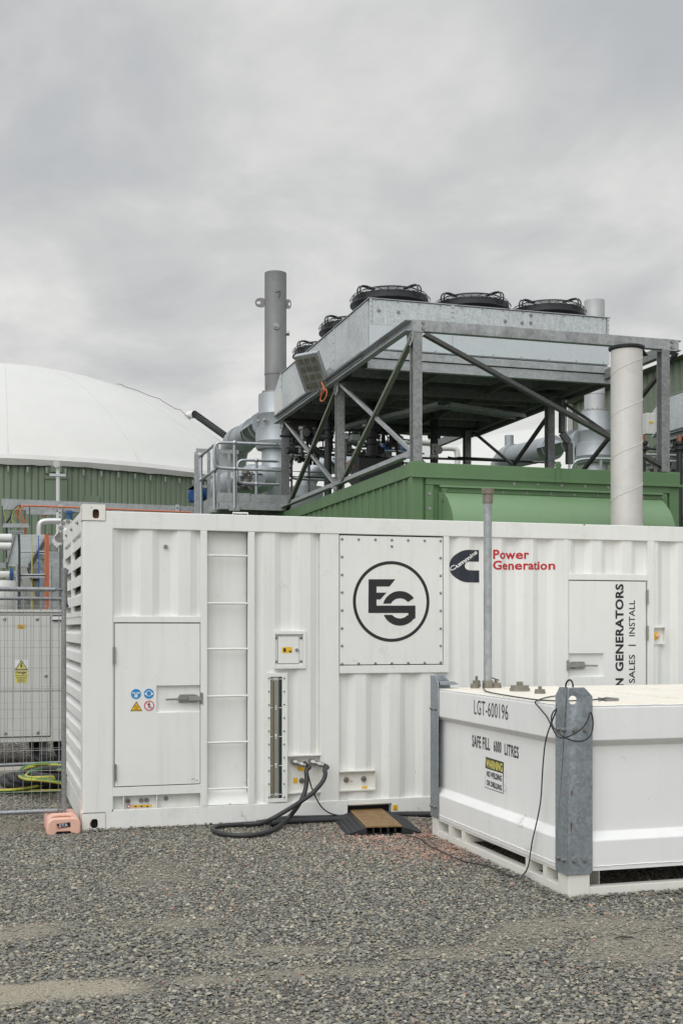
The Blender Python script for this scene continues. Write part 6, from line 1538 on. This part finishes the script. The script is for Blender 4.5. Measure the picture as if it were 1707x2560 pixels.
# platform
PX0, PY0 = xat(548, 20.0), 20.0; PX1 = GX0 - .05; pz1, pz0 = zat(1231, PX0, PY0), zat(1272, PX0, PY0)
pf = thing('access_platform', 'galvanised raised walkway platform left of the green enclosure', 'platform', (PX0, PY0, pz0))
pzm = zat(1253, PX0, PY0)
MB().box(PX0, PX1 - .55, PY0, PY0 + .012, pzm + .004, pz1).box(PX1 - .54, PX1 + .6, PY0, PY0 + .012, pzm + .004, pz1 - .01).build('kick_plate', GALV, pf, smooth=0)
MB().chan((PX0, PY0, (pz0 + pzm) / 2), (PX1 + .6, PY0, (pz0 + pzm) / 2), .08, pzm - pz0, .01, side=-1).build('edge_beam', GALV, pf)
MB().box(PX0 + .02, PX1 + .6, PY0 + .09, PY0 + 1.9, pzm - .03, pzm).build('deck', GALVD, pf, smooth=0)
MB().box(PX0 - .0, PX0 + .012, PY0 + .013, PY0 + 1.9, pzm + .004, pz1).build('kick_plate', GALV, pf, smooth=0)
MB().chan((PX0, PY0 + .08, (pz0 + pzm) / 2), (PX0, PY0 + 1.9, (pz0 + pzm) / 2), .08, pzm - pz0, .01, side=1).build('edge_beam', GALV, pf)
for x in (PX0 + .3, PX1 - .2): MB().box(x, x + .1, PY0 + .3, PY0 + .4, 0, pz0).build('leg', GALVD, pf)
MB().bar((PX0 + .6, PY0 + .1, pz0 - .1), (PX0 + 1.5, PY0 + .9, pz0 - .3), .05, .05).build('under_brace', GALVD, pf)
def ball(m, p, r): m.lathe(Vector(p) - Vector((0, 0, r)), [(.0001, 0)] + [(r * math.sin(PI * i / 8), r - r * math.cos(PI * i / 8)) for i in range(1, 8)] + [(.0001, 2 * r)], 12)
def rail(name, lab, pts_top, posts, zt_, zm_, rr=.026, close0=True):
    """handrail: top and mid tubes along a plan line, rounded closed end, stanchions with ball joints"""
    o = thing(name, lab, 'handrail', (pts_top[0][0], pts_top[0][1], pzm), 'tubular handrails of the platform')
    A = [Vector((p[0], p[1], 0)) for p in pts_top]; t = [a + Vector((0, 0, zt_)) for a in A]; mm = [a + Vector((0, 0, zm_)) for a in A]
    d = (A[1] - A[0]).normalized() * .14
    t0, m0 = t[0], mm[0]
    path = list(reversed(t[1:])) + [t0 + d * .0, t0 - d * .75 + Vector((0, 0, -.02)), t0 - d + Vector((0, 0, -.12)), m0 - d + Vector((0, 0, .12)), m0 - d * .75 + Vector((0, 0, .02)), m0] + mm[1:]
    MB().tube(path, rr, 10, sm=2).build('rail_tube', GALVH, o)
    for p in posts:
        b = MB(); b.cyl((p[0], p[1], pzm - .12), (p[0], p[1], zt_), rr * 1.08, 12); ball(b, (p[0], p[1], zt_), rr * 1.7); ball(b, (p[0], p[1], zm_), rr * 1.7)
        q_ = b.build('stanchion', GALVH, o); MB().box(p[0] - .09, p[0] + .09, p[1] - .014, p[1] + .03, pzm - .16, pzm - .06).build('fixing_plate', GALV, q_, bevel=.003)
    return o
GALVH = metal('galvanised_tube', (.44, .46, .47), .33, .7, .15, stain=.3, staincol=(.25, .26, .27), sps=50)
zt1, zm1 = zat(1107, xat(586, 19.95), 19.95), zat(1172, xat(586, 19.95), 19.95)
rail('handrail', 'tubular handrail with rounded end along the front of the platform', [(xat(556, 19.95), 19.95), (xat(700, 19.95), 19.95)], [(xat(586, 19.95), 19.95)], zt1, zm1)
xs1_ = PX0 - .03
zt2, zm2 = zt1 - .0, zm1 - .0
rail('handrail', 'tubular handrail along the left side of the platform, running away', [(xs1_, PY0 + .15), (xs1_, PY0 + 1.9)], [(xs1_, PY0 + .3), (xs1_, PY0 + 1.6)], zt2, zm2)
zt3, zm3 = zat(1151, xat(640, 21.3), 21.3), zat(1210, xat(640, 21.3), 21.3)
rail('handrail', 'lower tubular handrail with rounded end in front of the clad flue', [(xat(612, 21.3), 21.3), (xat(697, 21.3), 21.3)], [(xat(641, 21.3), 21.3)], zt3, zm3)
zt4, zm4 = zat(1139, xat(760, 21.6), 21.6), zat(1198, xat(760, 21.6), 21.6)
rail('handrail', 'lower tubular handrail with rounded end behind the first frame bay', [(xat(742, 21.6), 21.6), (xat(815, 21.6), 21.6)], [(xat(772, 21.6), 21.6)], zt4, zm4)
# arched guard plates behind the rails
gp = MB()
p0, p1 = W(490, 1290, 21.95), W(596, 1135, 21.95)
for a in (490, 522, 546, 572, 588):
    q_ = W(a, 0, 21.95); gp.box(q_.x - .03, q_.x + .03, 21.93, 21.96, pz0 + .1, p1.z)
gp.box(p0.x, W(524, 0, 21.95).x, 21.925, 21.965, p1.z - .0, p1.z + .07).box(W(545, 0, 21.95).x, p1.x, 21.925, 21.965, p1.z - .0, p1.z + .07)
tag(gp.build('guard_frame', GALV, smooth=0), 'galvanised arched guard frame behind the platform handrail', 'guard')
sp = thing('support_post', 'pair of thin galvanised uprights at the left end of the platform', 'post', tuple(W(490, 1290, 20.9)))
for a in (489, 495): q_ = W(a, 1200, 20.9); MB().box(q_.x - .02, q_.x + .02, 20.9, 20.94, 0, zat(1136, q_.x, 20.9)).build('upright', GALV, sp)

# second unit to the right, copies of the first
g2 = dup(gc_, None, (DX, 0, 0)); g2['label'] = 'second green enclosure further right, mostly hidden at the picture edge'
f2 = dup(fr, None, (DX, 0, 0)); f2['label'] = 'second galvanised frame at the right picture edge under the far cooler'
c2u = dup(cl, None, (DX, 0, 0)); c2u['label'] = 'second galvanised cooler box at the right picture edge'
for j, yy in ((2, cy0 + 4.1), (1, cy0 + 2.42)):
    f = dup(first, None, (DX, yy - (cy0 + .75), 0)); f['label'] = 'black fan on the far right cooler, %s one along its left side' % ('rear' if j == 2 else 'nearer'); f['group'] = 'fans on the far right cooler'
gc_['group'] = g2['group'] = 'green engine enclosures'; fr['group'] = f2['group'] = 'cooler frames'; cl['group'] = c2u['group'] = 'rooftop coolers'
for k_, (a, y, lab) in enumerate(((1606, 18.5, 'black flanged pipe just right of the pale spiral stack'), (1698, 18.0, 'black flanged pipe at the right picture edge'))):
    drop = W(a, 1150, y); o = thing('pipe', lab, 'pipe', (drop.x, y, GZ), 'black flanged pipes under the far cooler')
    MB().cyl((drop.x, y, 1), (drop.x, y, zat(1112, drop.x, y)), .055, 16).build('pipe_run', BLACK, o)
    for py_ in (1108, 1122): f = MB(); flange(f, (drop.x, y, zat(py_, drop.x, y)), .09); f.build('flange', BLACK, o)
    MB().cyl((drop.x, y, zat(1105, drop.x, y)), (drop.x, y, zat(1088, drop.x, y)), .045, 12).build('copper_neck', plain('copper', (.35, .14, .09), .4, .5), o)
p, q_ = W(1609, 1086, 19.8), W(1631, 1035, 19.8)
wb = tag(MB().box(p.x, q_.x, 19.7, 19.85, p.z, q_.z).build('control_box', CABG, bevel=.01), 'pale control box beside the far right cooler', 'box')
MB().box(p.x + .05, q_.x - .05, 19.69, 19.699, (p.z + q_.z) / 2 + .01, (p.z + q_.z) / 2 + .045).build('yellow_label', YEL, wb, smooth=0)
hp_('pale_pipe', 'pale horizontal pipe behind the spiral stack at right', [W(1595, 1050, 20.2), W(1612, 1045, 20.2), W(1618, 1046, 20.0)], .06, WPIPE)
hp_('handrail', 'curved galvanised handrail in front of the second clad flue', [W(1425, 1180, 21.5), W(1432, 1158, 21.5), W(1450, 1148, 21.5), W(1500, 1147, 21.5), W(1600, 1150, 21.5)], .03, GALVH, 'handrail', None, 2)
tag(MB().cyl(W(1502, 1149, 21.5) - Vector((0, 0, 1.2)), W(1502, 1146, 21.5), .03, 12).build('rail_post', GALVH), 'rail stanchion in front of the second clad flue', 'post')

# ================================================================== SPIRAL STACK
spx, spy = xat(1566, 12.50), 12.50; sr = 39.2 / FPX * (spx * S_ + spy * C_)
szt = zat(876, spx, spy)
ss_ = thing('spiral_stack', 'pale spiral seamed exhaust stack with dark cap rising behind the white container', 'chimney', (spx, spy, 0))
MB().cyl((spx, spy, 0), (spx, spy, szt), sr, 56).build('stack_tube', SPIRAL, ss_)
pts = []; turns = 9.0; pz = .49
k_ = 0; zz = .2
while zz < szt - .01:
    a = 2 * PI * zz / pz + 1.0; pts.append((spx + (sr + .0005) * math.cos(a), spy + (sr + .0005) * math.sin(a), zz)); zz += pz / 40
MB().tube(pts, .0048, 5).build('spiral_seam', SPIRAL, ss_)
MB().lathe((spx, spy, szt), [(sr * .98, -.01), (sr * 1.13, .012), (sr * 1.15, .035), (sr * .9, .05), (.0001, .06)], 40).build('stack_cap', BLACK, ss_)
MB().poly([(spx + sr * .9, spy - .05, szt + .045), (spx + sr * 1.7, spy + .05, szt - .03), (spx + sr * .9, spy + .12, szt - .05), (spx + sr * .8, spy, szt - .02)], .01, (0, 0, 1)).build('cap_flap', BLACK, ss_)

# ================================================================== SHED BEHIND AT RIGHT
SHX = 18.0; she = zat(895, SHX, yat(1707, SHX)); y0s, y1s = 22.0, yat(1412, SHX)
sh = thing('shed_building', 'long green ribbed shed with gutter behind the coolers at right', 'building', (SHX, y0s, 0))
m = MB(); vs = []; pr_ = []; y = y0s
while y < y1s - .3: pr_ += [(y, 0), (y + .12, 0), (y + .16, .045), (y + .24, .045), (y + .28, 0)]; y += .33
for yy, dx in pr_: vs += [(SHX + dx, yy, 0), (SHX + dx, yy, she - .02)]
m.add(vs, [(2 * i, 2 * i + 2, 2 * i + 3, 2 * i + 1) for i in range(len(pr_) - 1)]); m.build('ribbed_wall', GREENS, sh, smooth=0)
MB().box(SHX + .06, SHX + 14, y1s - .35, y1s - .3, 0, she).build('end_wall', GREENS, sh, smooth=0)
MB().tube([(SHX - .12, y0s, she), (SHX - .12, y1s, she)], .15, 14).build('gutter', GREENS, sh)
MB().add([(SHX - .1, y0s, she + .05), (SHX - .1, y1s, she + .05), (SHX + 7, y1s, she + 1.3), (SHX + 7, y0s, she + 1.3), (SHX + 14, y1s, she + .05), (SHX + 14, y0s, she + .05)], [(0, 1, 2, 3), (3, 2, 4, 5)]).build('roof', GREENS, sh, smooth=0)
MB().tube([(SHX - .12, y1s - .6, she), (SHX - .12, y1s - .6, 0)], .08, 10).build('downpipe', WPIPE, sh)

# ================================================================== GAS DOMES
def dome(cx_, cy_, R_, H, hd, lab, main):
    o = thing('gas_holder', lab, 'gas holder', (cx_, cy_, 0), 'round gas holders with membrane roofs')
    n_ = 330
    m = MB(); vs = []
    for i in range(n_ * 4):
        a = 2 * PI * i / (n_ * 4); r_ = R_ - (.035 if i % 4 in (0,) else 0); vs += [(cx_ + r_ * math.cos(a), cy_ + r_ * math.sin(a), 0), (cx_ + r_ * math.cos(a), cy_ + r_ * math.sin(a), H - .02)]
    q_ = n_ * 4
    m.add(vs, [(2 * i, 2 * ((i + 1) % q_), 2 * ((i + 1) % q_) + 1, 2 * i + 1) for i in range(q_)]); m.build('tank_wall', GREENT, o, smooth=0)
    Rs = (R_ * R_ + hd * hd) / (2 * hd); K_ = 40; nn = 144; vs = []; fs = []; R1_ = R_ + .06
    for k in range(K_ + 1):
        r_ = R1_ * (1 - k / K_) if k < K_ else .001; z = H + .22 + math.sqrt(Rs * Rs - min(r_, R_) ** 2) - (Rs - hd) - .2
        for i in range(nn):
            a = 2 * PI * i / nn; rr = r_
            seam = -.006 if i % 9 == 0 else .0
            vs.append((cx_ + rr * math.cos(a), cy_ + rr * math.sin(a), z + seam * (r_ / R_)))
    for k in range(K_): fs += [(k * nn + i, k * nn + (i + 1) % nn, (k + 1) * nn + (i + 1) % nn, (k + 1) * nn + i) for i in range(nn)]
    MB().add(vs, fs).build('membrane_roof', MEMB, o, smooth=60)
    if main:
        for j in range(16):
            a = 2 * PI * j * 9 / nn; tp = []
            for k in range(0, K_ - 3, 2):
                r_ = R1_ * (1 - k / K_); z = H + .22 + math.sqrt(Rs * Rs - min(r_, R_) ** 2) - (Rs - hd) - .2; tp.append((cx_ + r_ * math.cos(a), cy_ + r_ * math.sin(a), z + .003))
            MB().tube(tp, .004, 4).build('membrane_seam', MEMB, o)
    vs = []; R2 = random.Random(2); wob = [R2.uniform(-.04, .04) for _ in range(nn * 2)]
    for i in range(nn * 2):
        a = 2 * PI * i / (nn * 2); b = .5 * wob[i] + .02 * math.sin(i * .37)
        for rr, z in ((R_ + .07, H + .06), (R_ + .14 + .5 * abs(b), H - .06), (R_ + .10, H - .20 + b * .6)): vs.append((cx_ + rr * math.cos(a), cy_ + rr * math.sin(a), z))
    q_ = nn * 2; fs = []
    for i in range(q_):
        j = (i + 1) % q_; fs += [(3 * i, 3 * j, 3 * j + 1, 3 * i + 1), (3 * i + 1, 3 * j + 1, 3 * j + 2, 3 * i + 2)]
    MB().add(vs, fs).build('membrane_skirt', SKIRT, o, smooth=25)
    return o
DCX, DCY, DR, DH, DHD = .585, 40.73, 9.006, 6.0, 4.008
gh = dome(DCX, DCY, DR, DH, DHD, 'near green gas holder with pale membrane dome at left', True)
dome(23.3, 47.2, 9.0, 6.0, 4.1, 'far gas holder dome glimpsed through the frame at right', False)
for i in range(120):
    a = PI + i * PI / 120
    if i % 2 == 0:
        p = Vector((DCX + (DR + .1) * math.cos(a), DCY + (DR + .1) * math.sin(a), DH - .3)); MB().box(p.x - .02, p.x + .02, p.y - .03, p.y + .03, p.z - .10, p.z + .04).build('rope_hook', BOLTM, gh, smooth=0) if 30 < i < 110 else None
# hatches and vent pipe on the tank wall
def TWp(px, py, off=.03):
    t = (px - 853.5) / FPX; dirv = Vector((S_ + t * C_, C_ - t * S_, 0)); c = Vector((DCX, DCY, 0)); R_ = DR + off
    b = dirv.dot(c); a = dirv.length_squared; cc = c.length_squared - R_ * R_; s = (b - math.sqrt(max(0, b * b - a * cc))) / a
    return Vector((dirv.x * s, dirv.y * s, EYE + (HOR - py) * s / FPX))
def wallplate(px0, py0, px1, py1, name, mat, off=.05):
    a, b, c, d = TWp(px0, py1, off), TWp(px1, py1, off), TWp(px1, py0, off), TWp(px0, py0, off)
    return MB().poly([a, b, c, d], .06, (0, 1, 0)).build(name, mat, gh)
for q_ in ((113, 1150, 168, 1186), (127, 1160, 154, 1180), (113, 1198, 168, 1262), (211, 1241, 249, 1256)): wallplate(*q_, 'wall_hatch', GREENT, .05 if q_[0] != 127 else .10)
wallplate(112, 1187, 169, 1197, 'hatch_rail', GREENT, .07)
vpz = thing('vent_pipe', 'thin pale vent pipe with hooked top against the gas holder wall', 'pipe', tuple(TWp(144, 1340, .4)))
def VP(a, b, o=.5): return TWp(a, b, o)
MB().tube([VP(137, 1164), VP(138, 1158), VP(142, 1156), VP(145, 1161), VP(145, 1175), VP(145, 1345)], .05, 10, sm=1).build('pipe_run', WPIPE, vpz)
MB().cyl(VP(141, 1160, .3), VP(141, 1160, .62), .085, 16).build('pipe_elbow_cap', WPIPE, vpz)
p = VP(144, 1188); MB().box(p.x - .2, p.x + .2, p.y - .06, p.y, p.z - .03, p.z + .03).build('pipe_bracket', GALVP, vpz)
# ribbed hose and wire on the dome
def surf(px, py, y): return W(px, py, y)
hy = 41.0
hs_ = thing('ribbed_hose', 'black ribbed hose with pale elbow coming off the membrane dome', 'hose', tuple(W(480, 1040, 40)))
a, b = W(484, 1036, 39.2), W(580, 1105, 37.4)
MB().tube([a, a.lerp(b, .5) + Vector((0, 0, .05)), b], .098, 14, sm=1).build('hose_run', RUBBER, hs_)
rb = MB(); d = (b - a).normalized()
for i in range(20): c = a.lerp(b, (i + .5) / 20) + Vector((0, 0, .04)); rb.cyl(c - d * .02, c + d * .02, .115, 14)
rb.build('hose_ribs', RUBBER, hs_)
MB().tube([W(468, 1043, 39.3), W(474, 1036, 39.3), a], .13, 14, sm=1).build('pale_elbow', WPIPE, hs_)
wl = [(292, 961), (303, 962), (310, 967), (325, 972), (345, 978), (360, 985), (375, 991), (398, 998), (408, 1005), (423, 1014), (438, 1023), (452, 1026), (457, 1033), (467, 1038)]
tag(MB().tube([W(x, y - 1.5, 39.8) for x, y in wl], .009, 5).build('guy_line', RUBBER), 'thin dark line running up over the edge of the dome', 'line')

# ================================================================== STEELWORK, PIPES AND CABLES AT LEFT
BY = 22.0
sb = thing('support_beam', 'long galvanised channel beam with orange cables clipped beneath it at left', 'beam', tuple(W(250, 1265, BY)))
A, B = W(4, 1261, BY), W(486, 1281, BY + .0)
A = W(4, 1260, BY); B = W(490, 1279, BY)
MB().chan(A, B, .1, .19, .012, side=-1).build('beam_web', GALV, sb)
for a in (150, 443):
    p = W(a, 1270, BY - .05)
    s_m = MB(); s_m.box(p.x - .03, p.x + .03, BY - .06, BY - .02, 0, p.z + .06)
    s_m.build('slotted_strut', GALVP, sb)
    hs = MB()
    for i in range(14): hs.box(p.x - .009, p.x + .009, BY - .0615, BY - .0605, p.z - .02 - i * .085, p.z + .02 - i * .085)
    hs.build('strut_slots', DARKGAP, sb, smooth=0)
def oc(name, lab, pts, r, mat, y=21.8, group=None, sm=2):
    return tag(MB().tube([W(a / 7.13, 1230 + b / 7.13, y) for a, b in pts], r, 7, sm=sm).build(name, mat), lab, 'cable', group)
OG = 'orange cables at the left edge'
oc('orange_cable', 'orange cable bundle running along under the galvanised beam', [(300, 262), (450, 243), (700, 250), (1000, 262), (1300, 275), (2000, 305), (2700, 335), (3400, 365)], .016, ORANGE, group=OG)
oc('orange_cable', 'orange cable hanging in a wide bow left of the ladder top', [(410, 245), (330, 290), (285, 370), (305, 450), (390, 510), (430, 560), (435, 660), (440, 760)], .011, ORANGE, 21.7, OG)
oc('orange_cable', 'orange cable hanging in a tighter bow beside the first', [(420, 245), (370, 300), (370, 380), (420, 480), (455, 560), (462, 660), (465, 765)], .011, ORANGE, 21.6, OG)
oc('orange_cable', 'small loose orange cable loop under the beam', [(960, 262), (900, 340), (860, 380), (780, 370), (725, 410), (760, 440), (830, 430), (870, 395), (820, 365), (740, 375)], .008, ORANGE, 21.6, OG)
for k_, a in enumerate((808, 824, 846, 864)):
    oc('orange_cable', ['leftmost', 'second', 'third', 'rightmost'][k_] + ' cable of the thick orange bundle dropping behind the cabinet', [(a - 10 + k_ * 4, 750), (a, 800), (a, 1100), (a, 1500), (a, 1900), (a, 2130)], .010 if k_ < 2 else .007, ORANGE, 17.0 - .04 * k_, OG, 1)
oc('yellow_cable', 'yellow green cable dropping straight behind the cabinet', [(565, 760), (568, 1000), (570, 1500), (572, 2120)], .009, YG_Y, 17.0, sm=0)
oc('blue_cable', 'thin blue cable dropping straight beside the yellow one', [(685, 780), (690, 1200), (688, 1700), (688, 1880)], .006, BLUEC, 17.0, sm=0)
oc('black_cable', 'thick black cable dropping from the tray to the cabinet', [(335, 760), (345, 1000), (345, 1500), (343, 2120)], .016, RUBBER, 16.9, sm=0)
oc('black_cable', 'black cable bundle sagging from the beam end', [(370, 240), (290, 270), (220, 380), (160, 490), (115, 540), (118, 700), (120, 1000), (122, 1180)], .020, RUBBER, 21.7)
oc('yellow_cable', 'thin yellow cable hanging at the end of the beam', [(60, 250), (70, 370), (95, 480), (110, 600)], .006, YG_Y, 21.7)
oc('yellow_cable', 'thin yellow green cable bowing beside the orange ones', [(350, 250), (240, 340), (205, 460), (215, 520), (265, 540), (280, 640), (278, 710)], .007, YG_Y, 21.65)
oc('blue_cable', 'short thin blue cable above the tray', [(350, 545), (352, 640), (350, 710)], .006, BLUEC, 21.6, sm=0)
# ladder tray leaning back
def LP(a, b, y): return W(a / 7.13, 1230 + b / 7.13, y)
lt = thing('ladder_tray', 'bright slatted cable ladder tray sloping away at left', 'cable tray', tuple(LP(300, 1300, 17.2)))
q0, q1, q2, q3 = LP(120, 1320, 17.2), LP(520, 1340, 17.2), LP(270, 790, 19.5), LP(860, 770, 19.5)
MB().bar(q0, q2, .02, .10).build('tray_side', GALVD, lt); MB().bar(q1, q3, .02, .10).build('tray_side', GALVD, lt)
for i in range(26):
    t_ = (i + .5) / 26; MB().bar(q0.lerp(q2, t_), q1.lerp(q3, t_), .045, .012).build('tray_rung', GALVP, lt)
for b, y in ((715, 21.2), (790, 19.4), (1078, 18.2), (1492, 16.95)):
    o = tag(MB().bar(LP(140 if b < 780 else 340, b, y), LP(430 if b < 780 else (800 if b != 790 else 860), b, y), .03, .05 if b != 715 else .04).build('slotted_strip', GALVP), ['', ''][0] or {715: 'slotted metal strip above the sloping tray', 790: 'slotted metal strip across the top of the tray', 1078: 'slotted metal strip halfway down the cable bundle', 1492: 'slotted metal strip low across the hanging cables'}[b], 'strip', 'slotted strips behind the fence')
    m = MB()
    a0, a1 = LP(140 if b < 780 else 340, b, y), LP(430 if b < 780 else 800, b, y)
    for i in range(14): c = a0.lerp(a1, (i + .5) / 14); m.box(c.x - .012, c.x + .012, c.y - .018, c.y - .0155, c.z - .008, c.z + .008)
    m.build('slots', DARKGAP, o, smooth=0)
for (a, b, c, d, y, th, lab) in ((210, 840, 1060, 845, 19.3, .12, 'upper grey cross rail behind the hanging cables'), (215, 890, 930, 905, 19.2, .06, 'thin grey cross rail under the upper one'), (130, 1110, 1080, 1130, 18.3, .11, 'middle grey cross rail behind the hanging cables'), (580, 1310, 1080, 1315, 18.3, .09, 'lower grey cross rail beside the grey machine'), (45, 595, 520, 598, 21.5, .07, 'short trapeze strut hung from the beam'), (470, 355, 1000, 362, 21.5, .09, 'perforated strut hung under the beam'), (0, 1310, 120, 1310, 18.5, .08, 'short strut at the left picture edge')):
    tag(MB().chan(LP(a, b, y), LP(c, d, y), .06, th, .006, side=-1).build('cross_rail', GALV), lab, 'rail', 'cross rails behind the fence')
for a, z0_, b, lab in ((40, 600, 250, 'left hanging rod of the trapeze'), (525, 600, 262, 'right hanging rod of the trapeze')):
    tag(MB().cyl(LP(a, z0_, 21.5), LP(a, b, 21.5), .012, 6).build('hanging_rod', GALVD), lab, 'rod', 'hanging rods')
# pipes
hp_('white_pipe', 'upper fat white pipe entering at the left picture edge', [LP(-1500, 812, 20.5), LP(210, 818, 20.5)], .066, WPIPE, 'pipe', 'fat white pipes at left')
hp_('white_pipe', 'lower fat white pipe entering at the left picture edge', [LP(-1500, 970, 20.3), LP(200, 972, 20.3)], .064, WPIPE, 'pipe', 'fat white pipes at left')
hp_('bent_pipe', 'silver pipe bending down right of the sloping tray', [LP(1100, 520, 20.0), LP(850, 520, 20.0), LP(740, 535, 20.0), LP(705, 600, 20.0), LP(705, 790, 20.0)], .052, PIPESS, sm=2, n=18)
hp_('angled_pipe', 'silver pipe stub slanting behind the cross rails', [LP(1080, 880, 18.8), LP(950, 1000, 18.6)], .055, PIPESS, sm=0, n=18)
hp_('pipe_end', 'blind ended silver pipe below the slanting one', [LP(700, 1200, 19.6), LP(800, 1200, 18.4)], .048, PIPESS, sm=0, n=18)
vb = thing('flanged_pipe', 'pale pipe with blue flange valve at the left picture edge', 'pipe', tuple(LP(200, 1460, 18.0)))
MB().cyl(LP(-900, 1468, 18.0), LP(165, 1468, 18.0), .046, 20).build('pipe_run', WPIPE, vb)
MB().cyl(LP(165, 1468, 18.0), LP(176, 1468, 18.0), .068, 20).cyl(LP(232, 1468, 18.0), LP(240, 1468, 18.0), .068, 20).build('flange', SS, vb)
MB().cyl(LP(177, 1468, 18.0), LP(231, 1468, 18.0), .088, 24).build('valve_ring', BLUEM, vb)
MB().cyl(LP(241, 1468, 18.0), LP(280, 1468, 18.0), .05, 20).build('pipe_run', WPIPE, vb)
# big blind flange and blue valve next to the container corner
bf = thing('blind_flange', 'pale round bolted flange with blue valve handle beside the container corner', 'flange', tuple(W(172, 1312, 13.2)))
p = W(170, 1320, 13.4); R_f = 22 / FPX * (p.x * S_ + p.y * C_)
MB().cyl(p, p + Vector((0, .05, 0)), R_f, 36).build('flange_plate', WPIPE, bf, bevel=.004)
for i in range(9):
    a = PI * i / 8 * 2; q_ = p + Vector((R_f * .78 * math.cos(a), 0, R_f * .78 * math.sin(a))); hexbolt(q_, (0, -1, 0), .016, .02, parent=bf)
MB().cyl(p + Vector((.02, .1, .08)), p + Vector((.02, .1, .2)), .03, 10).cyl(p + Vector((.02, .1, .17)), p + Vector((.02, .1, .19)), .05, 14).build('valve_stem', BLUEM, bf)
MB().tube([p + Vector((0, .05, -.0)), p + Vector((0, 1.4, 0))], R_f * .7, 20).build('pipe_run', WPIPE, bf)
MB().cyl(W(141, 1353, 15.0), W(141, 1353, 15.3), .05, 20).build('small_flange', WPIPE, bf)
# grey machine and columns
gm_ = thing('grey_machine', 'grey panelled machine housing behind the cabinet at left', 'machine', tuple(LP(500, 2100, 18.8)))
a, b = LP(355, 2150, 18.8), LP(700, 1330, 18.8)
MB().box(a.x, b.x + 1.6, 18.8, 20.5, 0, b.z).build('machine_body', GREYB, gm_, bevel=.01)
MB().box(a.x + .02, b.x, 18.78, 18.7995, LP(355, 1560, 18.8).z - .01, LP(355, 1560, 18.8).z + .01).build('panel_seam', DARKGAP, gm_, smooth=0)
MB().bar(LP(400, 1360, 18.7), LP(570, 1900, 18.7), .12, .04, (0, 1, 0)).build('diagonal_stay', CABG, gm_)
MB().bar(LP(490, 1360, 18.72), LP(610, 1760, 18.72), .03, .04, (0, 1, 0)).build('diagonal_stay', GALVD, gm_)
tag(MB().box(LP(0, 0, 18.9).x - 1.5, LP(330, 0, 18.9).x, 18.9, 19.6, 0, LP(0, 1830, 18.9).z).build('dark_plinth', DARKU, bevel=.01), 'dark machinery base behind the fence at the left edge', 'machinery')
tag(MB().box(LP(80, 0, 18.4).x, LP(280, 0, 18.4).x, 18.4, 18.7, LP(0, 1680, 18.4).z, LP(0, 1570, 18.4).z).box(LP(125, 0, 18.4).x, LP(190, 0, 18.4).x, 18.42, 18.7, LP(0, 1569, 18.4).z, LP(0, 1530, 18.4).z).build('valve_gear', BOLTM, bevel=.01), 'dark valve gear hanging below the blue flange', 'valve')
tag(MB().lathe(LP(60, 1990, 18.0), [(.0001, -.12), (.3, -.10), (.33, 0), (.33, .2), (.25, .32), (.0001, .34)], 24, (0, 0, 1)).build('rounded_tank', CABG), 'pale rounded tank end behind the fence rails at the left edge', 'tank')
tag(MB().ibeam((LP(965, 0, 17.8).x, 17.8, 0), (LP(965, 0, 17.8).x, 17.8, LP(0, 1180, 17.8).z), .26, .2, .015, up=(0, 1, 0)).build('steel_column', GALV), 'galvanised steel column between the orange bundle and the container', 'column')
tag(MB().box(LP(715, 0, 17.9).x, LP(800, 0, 17.9).x, 17.9, 18.0, 0, LP(0, 1385, 17.9).z).build('steel_post', GALV), 'galvanised flat post just left of the orange bundle', 'post')
for a, b, lab in ((300, 1290, 'thin galvanised conduit left of the black cable'), (903, 1300, 'thin galvanised conduit right of the orange bundle')):
    tag(MB().cyl((LP(a, 0, 16.6).x, 16.6, 1.2), LP(a, b, 16.6), .016, 10).build('conduit', GALV), lab, 'conduit', 'thin upright conduits')
p = LP(1085, 950, 16.4); tag(MB().box(p.x - .02, p.x + .02, 16.4, 16.44, 0, p.z).build('thin_upright', GALVD), 'thin dark upright beside the container end', 'post')
